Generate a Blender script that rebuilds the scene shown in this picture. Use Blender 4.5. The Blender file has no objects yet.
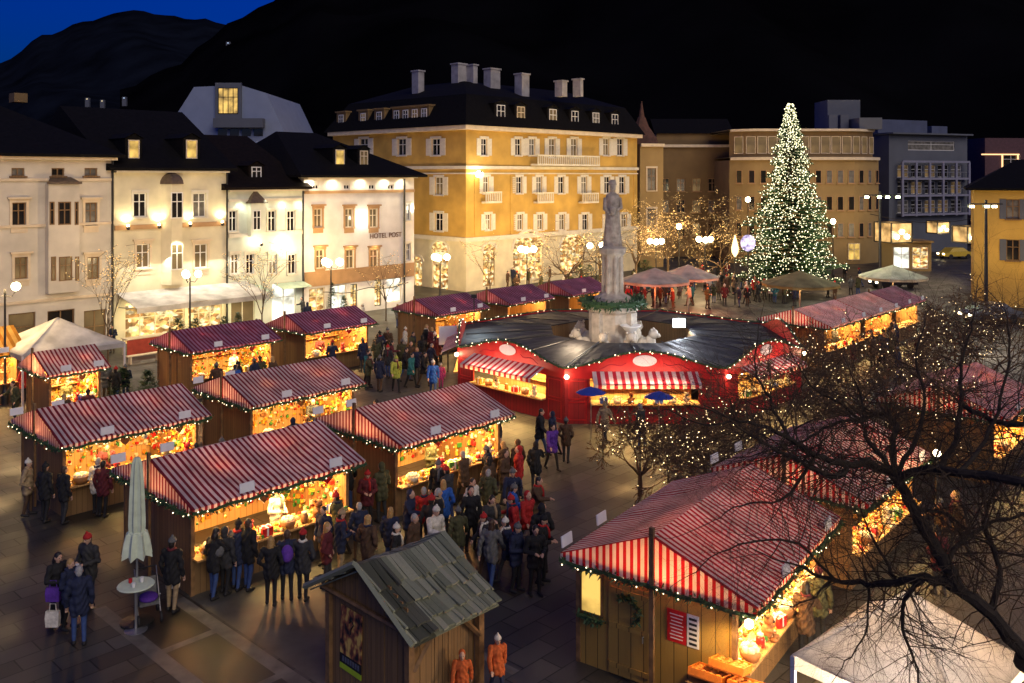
import bpy, math, random
from mathutils import Vector, Matrix

# ---------------------------------------------------------------- camera, world, sun, exposure
SC = bpy.context.scene
F, H, HY, CX = 900.0, 10.7, 175.0, 512.0          # focal length in pixels, eye height, horizon row, centre column
cam = bpy.data.objects.new('camera', bpy.data.cameras.new('camera'))
SC.collection.objects.link(cam)
cam.location = (0, 0, H); cam.rotation_euler = (math.radians(90), 0, 0)
cam.data.sensor_width = 36; cam.data.lens = 36 * F / 1024
cam.data.shift_y = -(341.5 - HY) / 1024
cam.data.clip_start = 0.5; cam.data.clip_end = 12000
SC.camera = cam

W = bpy.data.worlds.new('World'); SC.world = W; W.use_nodes = True
nt = W.node_tree; nt.nodes.clear()
sky = nt.nodes.new('ShaderNodeTexSky'); sky.sky_type = 'NISHITA'; sky.sun_disc = False
sky.sun_elevation = math.radians(1.0); sky.sun_rotation = math.radians(200)
sky.altitude = 300; sky.air_density = 1.0; sky.dust_density = 0.3; sky.ozone_density = 10.0
bg = nt.nodes.new('ShaderNodeBackground'); bg.inputs['Strength'].default_value = 0.13
wo = nt.nodes.new('ShaderNodeOutputWorld')
nt.links.new(sky.outputs[0], bg.inputs[0]); nt.links.new(bg.outputs[0], wo.inputs[0])

sl = bpy.data.lights.new('dusk_glow', 'SUN'); sl.energy = 0.50; sl.angle = math.radians(50); sl.color = (1.0, 0.86, 0.66)
so = bpy.data.objects.new('dusk_glow', sl); SC.collection.objects.link(so)
so.rotation_euler = (math.radians(56), 0, math.radians(30))

SC.view_settings.view_transform = 'Standard'; SC.view_settings.look = 'None'
SC.view_settings.exposure = 1.5; SC.view_settings.gamma = 1.0
SC.render.engine = 'CYCLES'
cy = SC.cycles
cy.use_denoising = True
try: cy.denoiser = 'OPENIMAGEDENOISE'
except Exception: pass
cy.max_bounces = 5; cy.diffuse_bounces = 3; cy.glossy_bounces = 3; cy.transmission_bounces = 3; cy.transparent_max_bounces = 6
cy.sample_clamp_indirect = 3.0; cy.sample_clamp_direct = 0.0
cy.caustics_reflective = False; cy.caustics_refractive = False
cy.use_light_tree = True

# ---------------------------------------------------------------- helpers
KE = 0.36        # lamps and glowing glass are dimmed by this much for the raised exposure
KL = 0.36
R = random.Random(11)
ANG = math.atan2(0.728, 0.686)                    # direction of the stall rows and the long facades
U = Vector((math.cos(ANG), math.sin(ANG), 0)); V = Vector((-U.y, U.x, 0))

def G(px, py, z=0.0):
    Y = F * (H - z) / (py - HY)
    return Vector(((px - CX) / F * Y, Y, z))
def at(px, py, Y):
    return Vector(((px - CX) / F * Y, Y, H - (py - HY) / F * Y))

def link(o, parent=None):
    SC.collection.objects.link(o)
    if parent is not None: o.parent = parent
    return o
def tag(o, label=None, cat=None, group=None, kind=None):
    if label: o['label'] = label
    if cat: o['category'] = cat
    if group: o['group'] = group
    if kind: o['kind'] = kind
    return o
def thing(name, loc, label, cat, rz=0.0, group=None):
    o = bpy.data.objects.new(name, None); link(o)
    o.location = loc; o.rotation_euler = (0, 0, rz); o.empty_display_size = 0.2
    return tag(o, label, cat, group)

class MB:
    def __init__(s): s.v = []; s.f = []; s.mi = []; s.uv = []
    def face(s, pts, mi=0, uv=None):
        n = len(s.v); s.v.extend([tuple(p) for p in pts]); s.f.append(tuple(range(n, n + len(pts))))
        s.mi.append(mi); s.uv.append(uv)
    def box(s, c, d, rot=None, mi=0):
        c = Vector(c); hx, hy, hz = d[0] / 2, d[1] / 2, d[2] / 2
        P = [Vector((x, y, z)) for z in (-hz, hz) for y in (-hy, hy) for x in (-hx, hx)]
        if rot is not None: P = [rot @ p for p in P]
        n = len(s.v); s.v.extend([tuple(c + p) for p in P])
        for f in ((0, 2, 3, 1), (4, 5, 7, 6), (0, 1, 5, 4), (2, 6, 7, 3), (0, 4, 6, 2), (1, 3, 7, 5)):
            s.f.append(tuple(n + i for i in f)); s.mi.append(mi); s.uv.append(None)
        return s
    def b2(s, x0, x1, y0, y1, z0, z1, mi=0):
        return s.box(((x0 + x1) / 2, (y0 + y1) / 2, (z0 + z1) / 2), (x1 - x0, y1 - y0, z1 - z0), mi=mi)
    def tube(s, pts, rad, n=6, mi=0, cap=True):
        pts = [Vector(p) for p in pts]
        if not hasattr(rad, '__len__'): rad = [rad] * len(pts)
        base = len(s.v); prev = None
        for i, p in enumerate(pts):
            t = (pts[min(i + 1, len(pts) - 1)] - pts[max(i - 1, 0)])
            if t.length < 1e-9: t = Vector((0, 0, 1))
            t.normalize()
            if prev is None:
                a = Vector((1, 0, 0)) if abs(t.x) < 0.8 else Vector((0, 1, 0))
            else: a = prev
            a = (a - t * a.dot(t))
            if a.length < 1e-6: a = t.orthogonal()
            a.normalize(); b = t.cross(a); prev = a
            for k in range(n):
                an = 2 * math.pi * k / n
                s.v.append(tuple(p + (a * math.cos(an) + b * math.sin(an)) * rad[i]))
        for i in range(len(pts) - 1):
            for k in range(n):
                a0 = base + i * n + k; a1 = base + i * n + (k + 1) % n
                s.f.append((a0, a1, a1 + n, a0 + n)); s.mi.append(mi); s.uv.append(None)
        if cap and n > 2:
            s.f.append(tuple(base + k for k in range(n))[::-1]); s.mi.append(mi); s.uv.append(None)
            e = base + (len(pts) - 1) * n
            s.f.append(tuple(e + k for k in range(n))); s.mi.append(mi); s.uv.append(None)
        return s
    def lathe(s, c, prof, n=12, mi=0, sx=1.0, sy=1.0):
        c = Vector(c); base = len(s.v)
        for r, z in prof:
            for k in range(n):
                a = 2 * math.pi * k / n
                s.v.append((c.x + r * math.cos(a) * sx, c.y + r * math.sin(a) * sy, c.z + z))
        for i in range(len(prof) - 1):
            for k in range(n):
                a0 = base + i * n + k; a1 = base + i * n + (k + 1) % n
                s.f.append((a0, a1, a1 + n, a0 + n)); s.mi.append(mi); s.uv.append(None)
        s.f.append(tuple(base + k for k in range(n))[::-1]); s.mi.append(mi); s.uv.append(None)
        e = base + (len(prof) - 1) * n
        s.f.append(tuple(e + k for k in range(n))); s.mi.append(mi); s.uv.append(None)
        return s
    def ball(s, c, r, n=8, m=6, mi=0, rot=None):
        c = Vector(c)
        if not hasattr(r, '__len__'): r = (r, r, r)
        base = len(s.v)
        for i in range(m + 1):
            th = math.pi * i / m
            for k in range(n):
                a = 2 * math.pi * k / n
                p = Vector((r[0] * math.sin(th) * math.cos(a), r[1] * math.sin(th) * math.sin(a), r[2] * math.cos(th)))
                if rot is not None: p = rot @ p
                s.v.append(tuple(c + p))
        for i in range(m):
            for k in range(n):
                a0 = base + i * n + k; a1 = base + i * n + (k + 1) % n
                s.f.append((a0, a0 + n, a1 + n, a1)); s.mi.append(mi); s.uv.append(None)
        return s
    def octa(s, c, r, mi=0):
        c = Vector(c); n = len(s.v)
        for d in ((1, 0, 0), (0, 1, 0), (-1, 0, 0), (0, -1, 0), (0, 0, 1), (0, 0, -1)):
            s.v.append((c.x + d[0] * r, c.y + d[1] * r, c.z + d[2] * r))
        for k in range(4):
            for f in ((k, (k + 1) % 4, 4), ((k + 1) % 4, k, 5)):
                s.f.append(tuple(n + i for i in f)); s.mi.append(mi); s.uv.append(None)
        return s
    def wire(s, mi=1, far=1.3):
        """join the bulbs made with octa() into one string with thin wires"""
        st = list(range(0, len(s.v), 6))
        for a, b in zip(st, st[1:]):
            if (Vector(s.v[a]) - Vector(s.v[b])).length < far:
                s.f.append((a + 5, b + 4, a + 3) if s.v[a][2] > s.v[b][2] else (a + 4, b + 5, a + 3)); s.mi.append(mi); s.uv.append(None)
        return s
    def slab(s, grid, th, mi=0, uvs=None):
        """grid[i][j] of points -> a sheet of thickness th (downwards along the sheet's normal)."""
        ni, nj = len(grid), len(grid[0])
        g = [[Vector(p) for p in row] for row in grid]
        nrm = (g[-1][0] - g[0][0]).cross(g[0][-1] - g[0][0]).normalized()
        if nrm.z < 0: nrm = -nrm
        base = len(s.v)
        for off in (0, 1):
            for i in range(ni):
                for j in range(nj): s.v.append(tuple(g[i][j] - nrm * th * off))
        N = ni * nj; ix = lambda o, i, j: base + o * N + i * nj + j
        def add(f, uv):
            s.f.append(f); s.mi.append(mi); s.uv.append(uv)
        for i in range(ni - 1):
            for j in range(nj - 1):
                uv = [uvs[i][j], uvs[i + 1][j], uvs[i + 1][j + 1], uvs[i][j + 1]] if uvs else None
                add((ix(0, i, j), ix(0, i + 1, j), ix(0, i + 1, j + 1), ix(0, i, j + 1)), uv)
                add((ix(1, i, j), ix(1, i, j + 1), ix(1, i + 1, j + 1), ix(1, i + 1, j)), uv and [uv[0], uv[3], uv[2], uv[1]])
        for i in range(ni - 1):
            for j in (0, nj - 1):
                uv = [uvs[i][j], uvs[i + 1][j], uvs[i + 1][j], uvs[i][j]] if uvs else None
                add((ix(0, i, j), ix(0, i + 1, j), ix(1, i + 1, j), ix(1, i, j)), uv)
        for j in range(nj - 1):
            for i in (0, ni - 1):
                uv = [uvs[i][j], uvs[i][j + 1], uvs[i][j + 1], uvs[i][j]] if uvs else None
                add((ix(0, i, j), ix(0, i, j + 1), ix(1, i, j + 1), ix(1, i, j)), uv)
        return s
    def mesh(s, name, mats, smooth=False, fix=True):
        me = bpy.data.meshes.new(name); me.from_pydata(s.v, [], s.f)
        for m in (mats if isinstance(mats, (list, tuple)) else [mats]): me.materials.append(m)
        me.polygons.foreach_set('material_index', s.mi)
        if any(u is not None for u in s.uv):
            L = me.uv_layers.new(name='UVMap')
            for p, u in zip(me.polygons, s.uv):
                if u:
                    for li, c in zip(p.loop_indices, u): L.data[li].uv = c
        if smooth: me.polygons.foreach_set('use_smooth', [True] * len(me.polygons))
        me.update()
        return me
    def build(s, name, mats, parent=None, smooth=False):
        return link(bpy.data.objects.new(name, s.mesh(name, mats, smooth)), parent)

def lamp(kind, loc, power, color, parent=None, size=0.1, size_y=None, direction=None, spot=None, blend=0.5):
    d = bpy.data.lights.new('lamp_light', kind); d.energy = power * KL; d.color = color
    if kind == 'AREA':
        d.shape = 'RECTANGLE'; d.size = size; d.size_y = size_y or size
    else: d.shadow_soft_size = size
    if kind == 'SPOT': d.spot_size = math.radians(spot or 90); d.spot_blend = blend
    o = bpy.data.objects.new('lamp_light', d); link(o, parent); o.location = loc
    if direction is not None: o.rotation_euler = Vector(direction).to_track_quat('-Z', 'Y').to_euler()
    return o

# ---------------------------------------------------------------- materials
def pm(name, c, rough=0.7, var=0.2, scale=3.0, bump=0.0, metal=0.0, spec=0.5, detail=5.0, coat=0.0):
    m = bpy.data.materials.new(name); m.use_nodes = True; n = m.node_tree.nodes; l = m.node_tree.links
    b = n['Principled BSDF']; b.inputs['Roughness'].default_value = rough; b.inputs['Metallic'].default_value = metal
    b.inputs['Specular IOR Level'].default_value = spec; b.inputs['Coat Weight'].default_value = coat
    tc = n.new('ShaderNodeTexCoord'); tx = n.new('ShaderNodeTexNoise'); tx.inputs['Scale'].default_value = scale; tx.inputs['Detail'].default_value = detail
    l.new(tc.outputs['Object'], tx.inputs['Vector'])
    mp = n.new('ShaderNodeMapRange'); mp.inputs['From Min'].default_value = 0.3; mp.inputs['From Max'].default_value = 0.7
    mp.inputs['To Min'].default_value = 1 - var; mp.inputs['To Max'].default_value = 1 + var
    l.new(tx.outputs['Fac'], mp.inputs['Value'])
    mx = n.new('ShaderNodeVectorMath'); mx.operation = 'SCALE'; mx.inputs[0].default_value = c[:3]
    l.new(mp.outputs[0], mx.inputs['Scale']); l.new(mx.outputs[0], b.inputs['Base Color'])
    if bump:
        bp = n.new('ShaderNodeBump'); bp.inputs['Strength'].default_value = bump; bp.inputs['Distance'].default_value = 0.02
        l.new(tx.outputs['Fac'], bp.inputs['Height']); l.new(bp.outputs[0], b.inputs['Normal'])
    return m
def em(name, c, strength, sample='NONE'):
    m = bpy.data.materials.new(name); m.use_nodes = True; n = m.node_tree.nodes; b = n['Principled BSDF']
    b.inputs['Base Color'].default_value = (*c, 1); b.inputs['Emission Color'].default_value = (*c, 1); b.inputs['Emission Strength'].default_value = strength * KE
    m.cycles.emission_sampling = sample
    return m
def lit_pane(name, c, strength, scale=1.2):
    """a window with a lamp on behind it: uneven warm light"""
    m = bpy.data.materials.new(name); m.use_nodes = True; n = m.node_tree.nodes; l = m.node_tree.links; b = n['Principled BSDF']
    b.inputs['Base Color'].default_value = (0.1, 0.08, 0.05, 1); b.inputs['Roughness'].default_value = 0.15
    tc = n.new('ShaderNodeTexCoord'); tx = n.new('ShaderNodeTexNoise'); tx.inputs['Scale'].default_value = scale; tx.inputs['Detail'].default_value = 4
    l.new(tc.outputs['Object'], tx.inputs['Vector'])
    mp = n.new('ShaderNodeMapRange'); mp.inputs['From Min'].default_value = 0.35; mp.inputs['From Max'].default_value = 0.65
    strength *= KE; mp.inputs['To Min'].default_value = strength * 0.25; mp.inputs['To Max'].default_value = strength * 1.6
    l.new(tx.outputs['Fac'], mp.inputs['Value']); l.new(mp.outputs[0], b.inputs['Emission Strength'])
    b.inputs['Emission Color'].default_value = (*c, 1)
    return m
def planks(name, c, c2, width=0.14, axis='X', rough=0.7, var=0.35):
    """boards: a board edge every width metres along the object's axis, grain along z"""
    m = bpy.data.materials.new(name); m.use_nodes = True; n = m.node_tree.nodes; l = m.node_tree.links; b = n['Principled BSDF']
    b.inputs['Roughness'].default_value = rough
    tc = n.new('ShaderNodeTexCoord'); sp = n.new('ShaderNodeSeparateXYZ'); l.new(tc.outputs['Object'], sp.inputs[0])
    ad = n.new('ShaderNodeMath'); ad.operation = 'ADD'; l.new(sp.outputs['X'], ad.inputs[0]); l.new(sp.outputs['Y'], ad.inputs[1])
    dv = n.new('ShaderNodeMath'); dv.operation = 'DIVIDE'; dv.inputs[1].default_value = width
    l.new(sp.outputs[axis] if axis in ('X', 'Y', 'Z') else ad.outputs[0], dv.inputs[0])
    fl = n.new('ShaderNodeMath'); fl.operation = 'FLOOR'; l.new(dv.outputs[0], fl.inputs[0])
    fr = n.new('ShaderNodeMath'); fr.operation = 'FRACT'; l.new(dv.outputs[0], fr.inputs[0])
    wn = n.new('ShaderNodeTexWhiteNoise'); wn.noise_dimensions = '1D'; l.new(fl.outputs[0], wn.inputs['W'])
    gm = n.new('ShaderNodeMapping'); l.new(tc.outputs['Object'], gm.inputs[0]); gm.inputs['Scale'].default_value = (18, 18, 1.6) if axis != 'Z' else (1.6, 1.6, 18)
    gn = n.new('ShaderNodeTexNoise'); gn.inputs['Scale'].default_value = 1.5; gn.inputs['Detail'].default_value = 6; l.new(gm.outputs[0], gn.inputs['Vector'])
    av = n.new('ShaderNodeMath'); av.operation = 'ADD'; l.new(wn.outputs['Value'], av.inputs[0]); l.new(gn.outputs['Fac'], av.inputs[1])
    hf = n.new('ShaderNodeMath'); hf.operation = 'MULTIPLY'; hf.inputs[1].default_value = 0.5; l.new(av.outputs[0], hf.inputs[0])
    mx = n.new('ShaderNodeMix'); mx.data_type = 'RGBA'; mx.inputs['A'].default_value = (*c, 1); mx.inputs['B'].default_value = (*c2, 1); l.new(hf.outputs[0], mx.inputs['Factor'])
    pp = n.new('ShaderNodeMath'); pp.operation = 'COMPARE'; pp.inputs[1].default_value = 0.0; pp.inputs[2].default_value = 0.06; l.new(fr.outputs[0], pp.inputs[0])
    m2 = n.new('ShaderNodeMix'); m2.data_type = 'RGBA'; l.new(mx.outputs['Result'], m2.inputs['A']); m2.inputs['B'].default_value = (c[0] * .2, c[1] * .2, c[2] * .2, 1); l.new(pp.outputs[0], m2.inputs['Factor'])
    l.new(m2.outputs['Result'], b.inputs['Base Color'])
    bp = n.new('ShaderNodeBump'); bp.inputs['Strength'].default_value = 0.4; bp.inputs['Distance'].default_value = 0.01
    l.new(gn.outputs['Fac'], bp.inputs['Height']); l.new(bp.outputs[0], b.inputs['Normal'])
    return m
def canvas(name, c1, c2, period=0.28, trans=0.3, rough=0.8):
    """awning cloth striped along UV u (metres); lets some of the lamp light inside through"""
    m = bpy.data.materials.new(name); m.use_nodes = True; n = m.node_tree.nodes; l = m.node_tree.links; b = n['Principled BSDF']; out = n['Material Output']
    b.inputs['Roughness'].default_value = rough; b.inputs['Specular IOR Level'].default_value = 0.25
    uv = n.new('ShaderNodeUVMap'); sp = n.new('ShaderNodeSeparateXYZ'); l.new(uv.outputs[0], sp.inputs[0])
    dv = n.new('ShaderNodeMath'); dv.operation = 'DIVIDE'; dv.inputs[1].default_value = period; l.new(sp.outputs['X'], dv.inputs[0])
    fr = n.new('ShaderNodeMath'); fr.operation = 'FRACT'; l.new(dv.outputs[0], fr.inputs[0])
    gt = n.new('ShaderNodeMath'); gt.operation = 'GREATER_THAN'; gt.inputs[1].default_value = 0.47; l.new(fr.outputs[0], gt.inputs[0])
    mx = n.new('ShaderNodeMix'); mx.data_type = 'RGBA'; mx.inputs['A'].default_value = (*c1, 1); mx.inputs['B'].default_value = (*c2, 1); l.new(gt.outputs[0], mx.inputs['Factor'])
    tc = n.new('ShaderNodeTexCoord'); tx = n.new('ShaderNodeTexNoise'); tx.inputs['Scale'].default_value = 1.1; tx.inputs['Detail'].default_value = 6; l.new(tc.outputs['Object'], tx.inputs['Vector'])
    mp = n.new('ShaderNodeMapRange'); mp.inputs['From Min'].default_value = 0.3; mp.inputs['From Max'].default_value = 0.7; mp.inputs['To Min'].default_value = 0.6; mp.inputs['To Max'].default_value = 1.14; l.new(tx.outputs['Fac'], mp.inputs['Value'])
    sc = n.new('ShaderNodeVectorMath'); sc.operation = 'SCALE'; l.new(mx.outputs['Result'], sc.inputs[0]); l.new(mp.outputs[0], sc.inputs['Scale'])
    oi = n.new('ShaderNodeObjectInfo'); orr = n.new('ShaderNodeMapRange'); orr.inputs['To Min'].default_value = 0.84; orr.inputs['To Max'].default_value = 1.12; l.new(oi.outputs['Random'], orr.inputs['Value'])
    s0 = sc; sc = n.new('ShaderNodeVectorMath'); sc.operation = 'SCALE'; l.new(s0.outputs[0], sc.inputs[0]); l.new(orr.outputs[0], sc.inputs['Scale'])
    l.new(sc.outputs[0], b.inputs['Base Color'])
    tr = n.new('ShaderNodeBsdfTranslucent'); l.new(sc.outputs[0], tr.inputs[0])
    ms = n.new('ShaderNodeMixShader'); ms.inputs[0].default_value = trans
    l.new(b.outputs[0], ms.inputs[1]); l.new(tr.outputs[0], ms.inputs[2]); l.new(ms.outputs[0], out.inputs['Surface'])
    bp = n.new('ShaderNodeBump'); bp.inputs['Strength'].default_value = 0.13; bp.inputs['Distance'].default_value = 0.05; l.new(tx.outputs['Fac'], bp.inputs['Height']); l.new(bp.outputs[0], b.inputs['Normal'])
    return m

M = {}
M['stripe'] = canvas('red_striped_canvas', (0.27, 0.026, 0.042), (0.78, 0.66, 0.65), period=0.168)
M['stripe_fine'] = canvas('red_striped_canvas_fine', (0.46, 0.02, 0.03), (0.82, 0.70, 0.64), period=0.165, trans=0.25)
M['stripe_wide'] = canvas('red_white_gable_canvas', (0.50, 0.02, 0.03), (0.85, 0.80, 0.76), period=0.165, trans=0.25)
M['plum'] = canvas('sky_tinted_striped_canvas', (0.20, 0.022, 0.055), (0.36, 0.20, 0.30), period=0.20)  # red and white cloth, far blending and blue sky tint put into its colours
M['amber'] = canvas('amber_striped_canvas', (0.42, 0.20, 0.03), (0.62, 0.40, 0.12), period=0.36, trans=0.5)
M['awning_red'] = canvas('awning_stripe', (0.48, 0.03, 0.06), (0.80, 0.70, 0.72), period=0.34, trans=0.2)
M['white_cloth'] = canvas('white_cloth', (0.72, 0.70, 0.66), (0.74, 0.71, 0.67), period=2.0, trans=0.3)
M['tan_cloth'] = canvas('tan_cloth', (0.55, 0.42, 0.26), (0.56, 0.43, 0.27), period=2.0, trans=0.3)
M['grey_cloth'] = canvas('grey_parasol_cloth', (0.58, 0.57, 0.48), (0.60, 0.58, 0.50), period=1.5, trans=0.25)
M['olive_cloth'] = canvas('olive_parasol_cloth', (0.30, 0.26, 0.12), (0.31, 0.27, 0.13), period=1.5, trans=0.25)
M['mint_cloth'] = pm('pale_green_cloth', (0.60, 0.68, 0.52), 0.85, 0.12, 5, 0.2)
M['wood'] = planks('stall_boards', (0.36, 0.20, 0.07), (0.22, 0.11, 0.035), 0.16, 'XY')
M['wood_in'] = planks('stall_inner_boards', (0.55, 0.33, 0.13), (0.40, 0.22, 0.08), 0.2, 'XY')
M['wood_dark'] = planks('dark_boards', (0.15, 0.085, 0.035), (0.26, 0.15, 0.06), 0.17, 'XY')
M['wood_yellow'] = planks('yellow_boards', (0.44, 0.27, 0.06), (0.32, 0.19, 0.04), 0.3, 'XY')
M['wood_beam'] = pm('beam_wood', (0.20, 0.11, 0.045), 0.75, 0.35, 6, 0.3)
M['shingle'] = pm('weathered_shingle', (0.20, 0.22, 0.165), 0.85, 0.5, 7, 0.5)
M['garland'] = pm('fir_garland', (0.030, 0.075, 0.028), 0.7, 0.5, 20)
M['bulb'] = em('warm_bulb', (1.0, 0.66, 0.24), 1.8)
M['bulb_white'] = em('white_bulb', (1.0, 0.82, 0.48), 6.0)
M['bulb_twig'] = em('small_warm_bulb', (1.0, 0.72, 0.36), 6.5)
M['bulb_tree'] = em('tree_bulb', (1.0, 0.92, 0.55), 4.6, 'AUTO')
M['lamp_hot'] = em('hot_lamp', (1.0, 0.80, 0.45), 30.0)
M['lamp_glass'] = em('street_lamp_glass', (1.0, 0.82, 0.50), 30.0)
M['lamp_cold'] = em('cold_lamp', (0.85, 0.95, 1.0), 60.0)
M['lamp_green'] = em('greenish_floodlight', (0.75, 1.0, 0.45), 40.0)
M['metal'] = pm('dark_metal', (0.05, 0.05, 0.05), 0.45, 0.2, 5, metal=0.7)
M['steel'] = pm('grey_steel', (0.35, 0.35, 0.36), 0.4, 0.1, 5, metal=0.8)
M['plate'] = pm('white_plate', (0.78, 0.78, 0.80), 0.5, 0.05, 5)
M['twig_low'] = pm('lamp_lit_market_twigs', (0.11, 0.065, 0.032), 0.9, 0.4, 14, 0.2)  # brown raised: orange lamp light on the twigs is put into the colour
M['twig'] = pm('brown_fine_twigs', (0.045, 0.028, 0.016), 0.9, 0.4, 14, 0.2)
M['bark'] = pm('dark_bark', (0.026, 0.018, 0.012), 0.9, 0.4, 14, 0.5)
M['bark_thin'] = pm('brown_twigs', (0.05, 0.032, 0.018), 0.9, 0.4, 14, 0.3)
M['tent_cloth'] = canvas('tent_cloth', (0.80, 0.76, 0.72), (0.81, 0.77, 0.73), period=2.0, trans=0.5)
M['bark_far'] = pm('lamp_lit_bark', (0.11, 0.075, 0.042), 0.9, 0.4, 14, 0.3)  # brighter brown, with the glow of nearby lamps put into the bark colour
M['fir'] = pm('fir_needles', (0.045, 0.095, 0.035), 0.6, 0.5, 3)
M['shrub'] = pm('shrub_leaves', (0.04, 0.075, 0.025), 0.6, 0.5, 6)
M['stone'] = pm('monument_stone', (0.46, 0.40, 0.32), 0.75, 0.25, 3, 0.3)
M['stone_dark'] = pm('monument_stone_weathered', (0.40, 0.345, 0.28), 0.8, 0.35, 4, 0.4)
M['red_paint'] = pm('red_paint', (0.52, 0.012, 0.014), 0.45, 0.15, 2)
M['red_dark'] = planks('red_boards', (0.38, 0.014, 0.016), (0.26, 0.012, 0.014), 0.2, 'XY')
M['black_roof'] = pm('black_roof_felt', (0.022, 0.020, 0.021), 0.64, 0.4, 0.9, 0.12)
M['white_paint'] = pm('white_paint', (0.75, 0.74, 0.72), 0.5, 0.06, 4)
M['cream_paint'] = pm('cream_paint', (0.70, 0.60, 0.42), 0.6, 0.1, 4)
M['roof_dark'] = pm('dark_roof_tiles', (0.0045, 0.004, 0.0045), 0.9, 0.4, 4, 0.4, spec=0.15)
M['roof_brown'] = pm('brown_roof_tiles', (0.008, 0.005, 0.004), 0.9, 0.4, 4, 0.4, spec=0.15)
M['copper'] = pm('brown_copper', (0.10, 0.07, 0.05), 0.5, 0.3, 5)
M['lantern'] = lit_pane('lantern_glow', (1.0, 0.58, 0.20), 0.85, 0.9)
M['pane'] = pm('dark_glass', (0.018, 0.016, 0.014), 0.08, 0.3, 1.0)
M['pane_curtain'] = pm('curtained_glass', (0.16, 0.15, 0.13), 0.25, 0.45, 2.2)
M['pane_warm'] = lit_pane('warm_lit_glass', (1.0, 0.62, 0.14), 0.7)
M['pane_dim'] = lit_pane('dim_lit_glass', (1.0, 0.60, 0.22), 0.10, 0.8)
def shop_pane(name, strength):
    """a shop window full of lamplit goods: blotches of cream, amber, red-brown and dark"""
    m = lit_pane(name, (1, .7, .3), strength, 2.2); n = m.node_tree.nodes; l = m.node_tree.links; b = n['Principled BSDF']
    tc = n.new('ShaderNodeTexCoord'); mp = n.new('ShaderNodeMapping'); mp.inputs['Scale'].default_value = (1, 1, 1.7); l.new(tc.outputs['Object'], mp.inputs[0])
    v = n.new('ShaderNodeTexVoronoi'); v.inputs['Scale'].default_value = 2.6; l.new(mp.outputs[0], v.inputs['Vector'])
    sp = n.new('ShaderNodeSeparateXYZ'); l.new(v.outputs['Color'], sp.inputs[0])
    cr = n.new('ShaderNodeValToRGB'); e = cr.color_ramp.elements; e[0].position = 0; e[0].color = (.10, .05, .02, 1); e[1].position = 1; e[1].color = (1, .85, .5, 1)
    for q, c in ((.3, (.55, .22, .05, 1)), (.5, (1, .62, .18, 1)), (.75, (1, .74, .34, 1))): x = e.new(q); x.color = c
    l.new(sp.outputs['X'], cr.inputs[0]); l.new(cr.outputs[0], b.inputs['Emission Color']); return m
M['pane_shop'] = shop_pane('shop_lit_glass', 1.25)
M['pane_white'] = lit_pane('white_lit_glass', (0.95, 0.95, 0.78), 1.6, 0.8)
M['pl_pink'] = pm('pink_cream_plaster', (0.58, 0.535, 0.46), 0.85, 0.16, 0.7, 0.1)
M['pl_cream'] = pm('cream_plaster', (0.66, 0.60, 0.43), 0.85, 0.16, 0.7, 0.1)
M['pl_green'] = pm('pale_green_plaster', (0.62, 0.66, 0.57), 0.85, 0.16, 0.7, 0.1)
M['pl_white'] = pm('white_plaster', (0.72, 0.69, 0.66), 0.85, 0.16, 0.7, 0.1)
M['pl_yellow'] = pm('ochre_plaster', (0.50, 0.31, 0.07), 0.85, 0.26, 0.45, 0.1)
M['pl_brown'] = pm('brown_plaster', (0.19, 0.12, 0.05), 0.85, 0.15, 0.5, 0.1)
M['pl_tan'] = pm('tan_plaster', (0.31, 0.21, 0.085), 0.85, 0.12, 0.5, 0.1)
M['pl_blue'] = pm('bluish_concrete', (0.10, 0.11, 0.14), 0.8, 0.1, 0.5, 0.1)
M['trim_brown'] = pm('ochre_trim', (0.42, 0.25, 0.12), 0.8, 0.12, 2)
M['trim_cream'] = pm('cream_trim', (0.66, 0.55, 0.40), 0.8, 0.1, 2)
M['trim_pale'] = pm('pale_trim', (0.66, 0.62, 0.52), 0.8, 0.1, 2)
M['shutter'] = pm('white_shutter', (0.66, 0.62, 0.54), 0.7, 0.08, 5)
M['hill1'] = pm('far_hill_forest', (0.006, 0.008, 0.014), 1.0, 0.45, 0.012, spec=0.0)
M['hill2'] = pm('near_hill_forest', (0.003, 0.003, 0.004), 1.0, 0.5, 0.006, spec=0.0)
M['skin'] = pm('skin', (0.55, 0.33, 0.23), 0.6, 0.08, 10)
M['dark'] = pm('near_black', (0.012, 0.011, 0.012), 0.7, 0.2, 10)
M['denim'] = pm('blue_denim', (0.035, 0.07, 0.20), 0.8, 0.2, 12)
M['grass'] = pm('winter_grass', (0.10, 0.10, 0.03), 0.9, 0.4, 3, 0.4)

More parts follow.
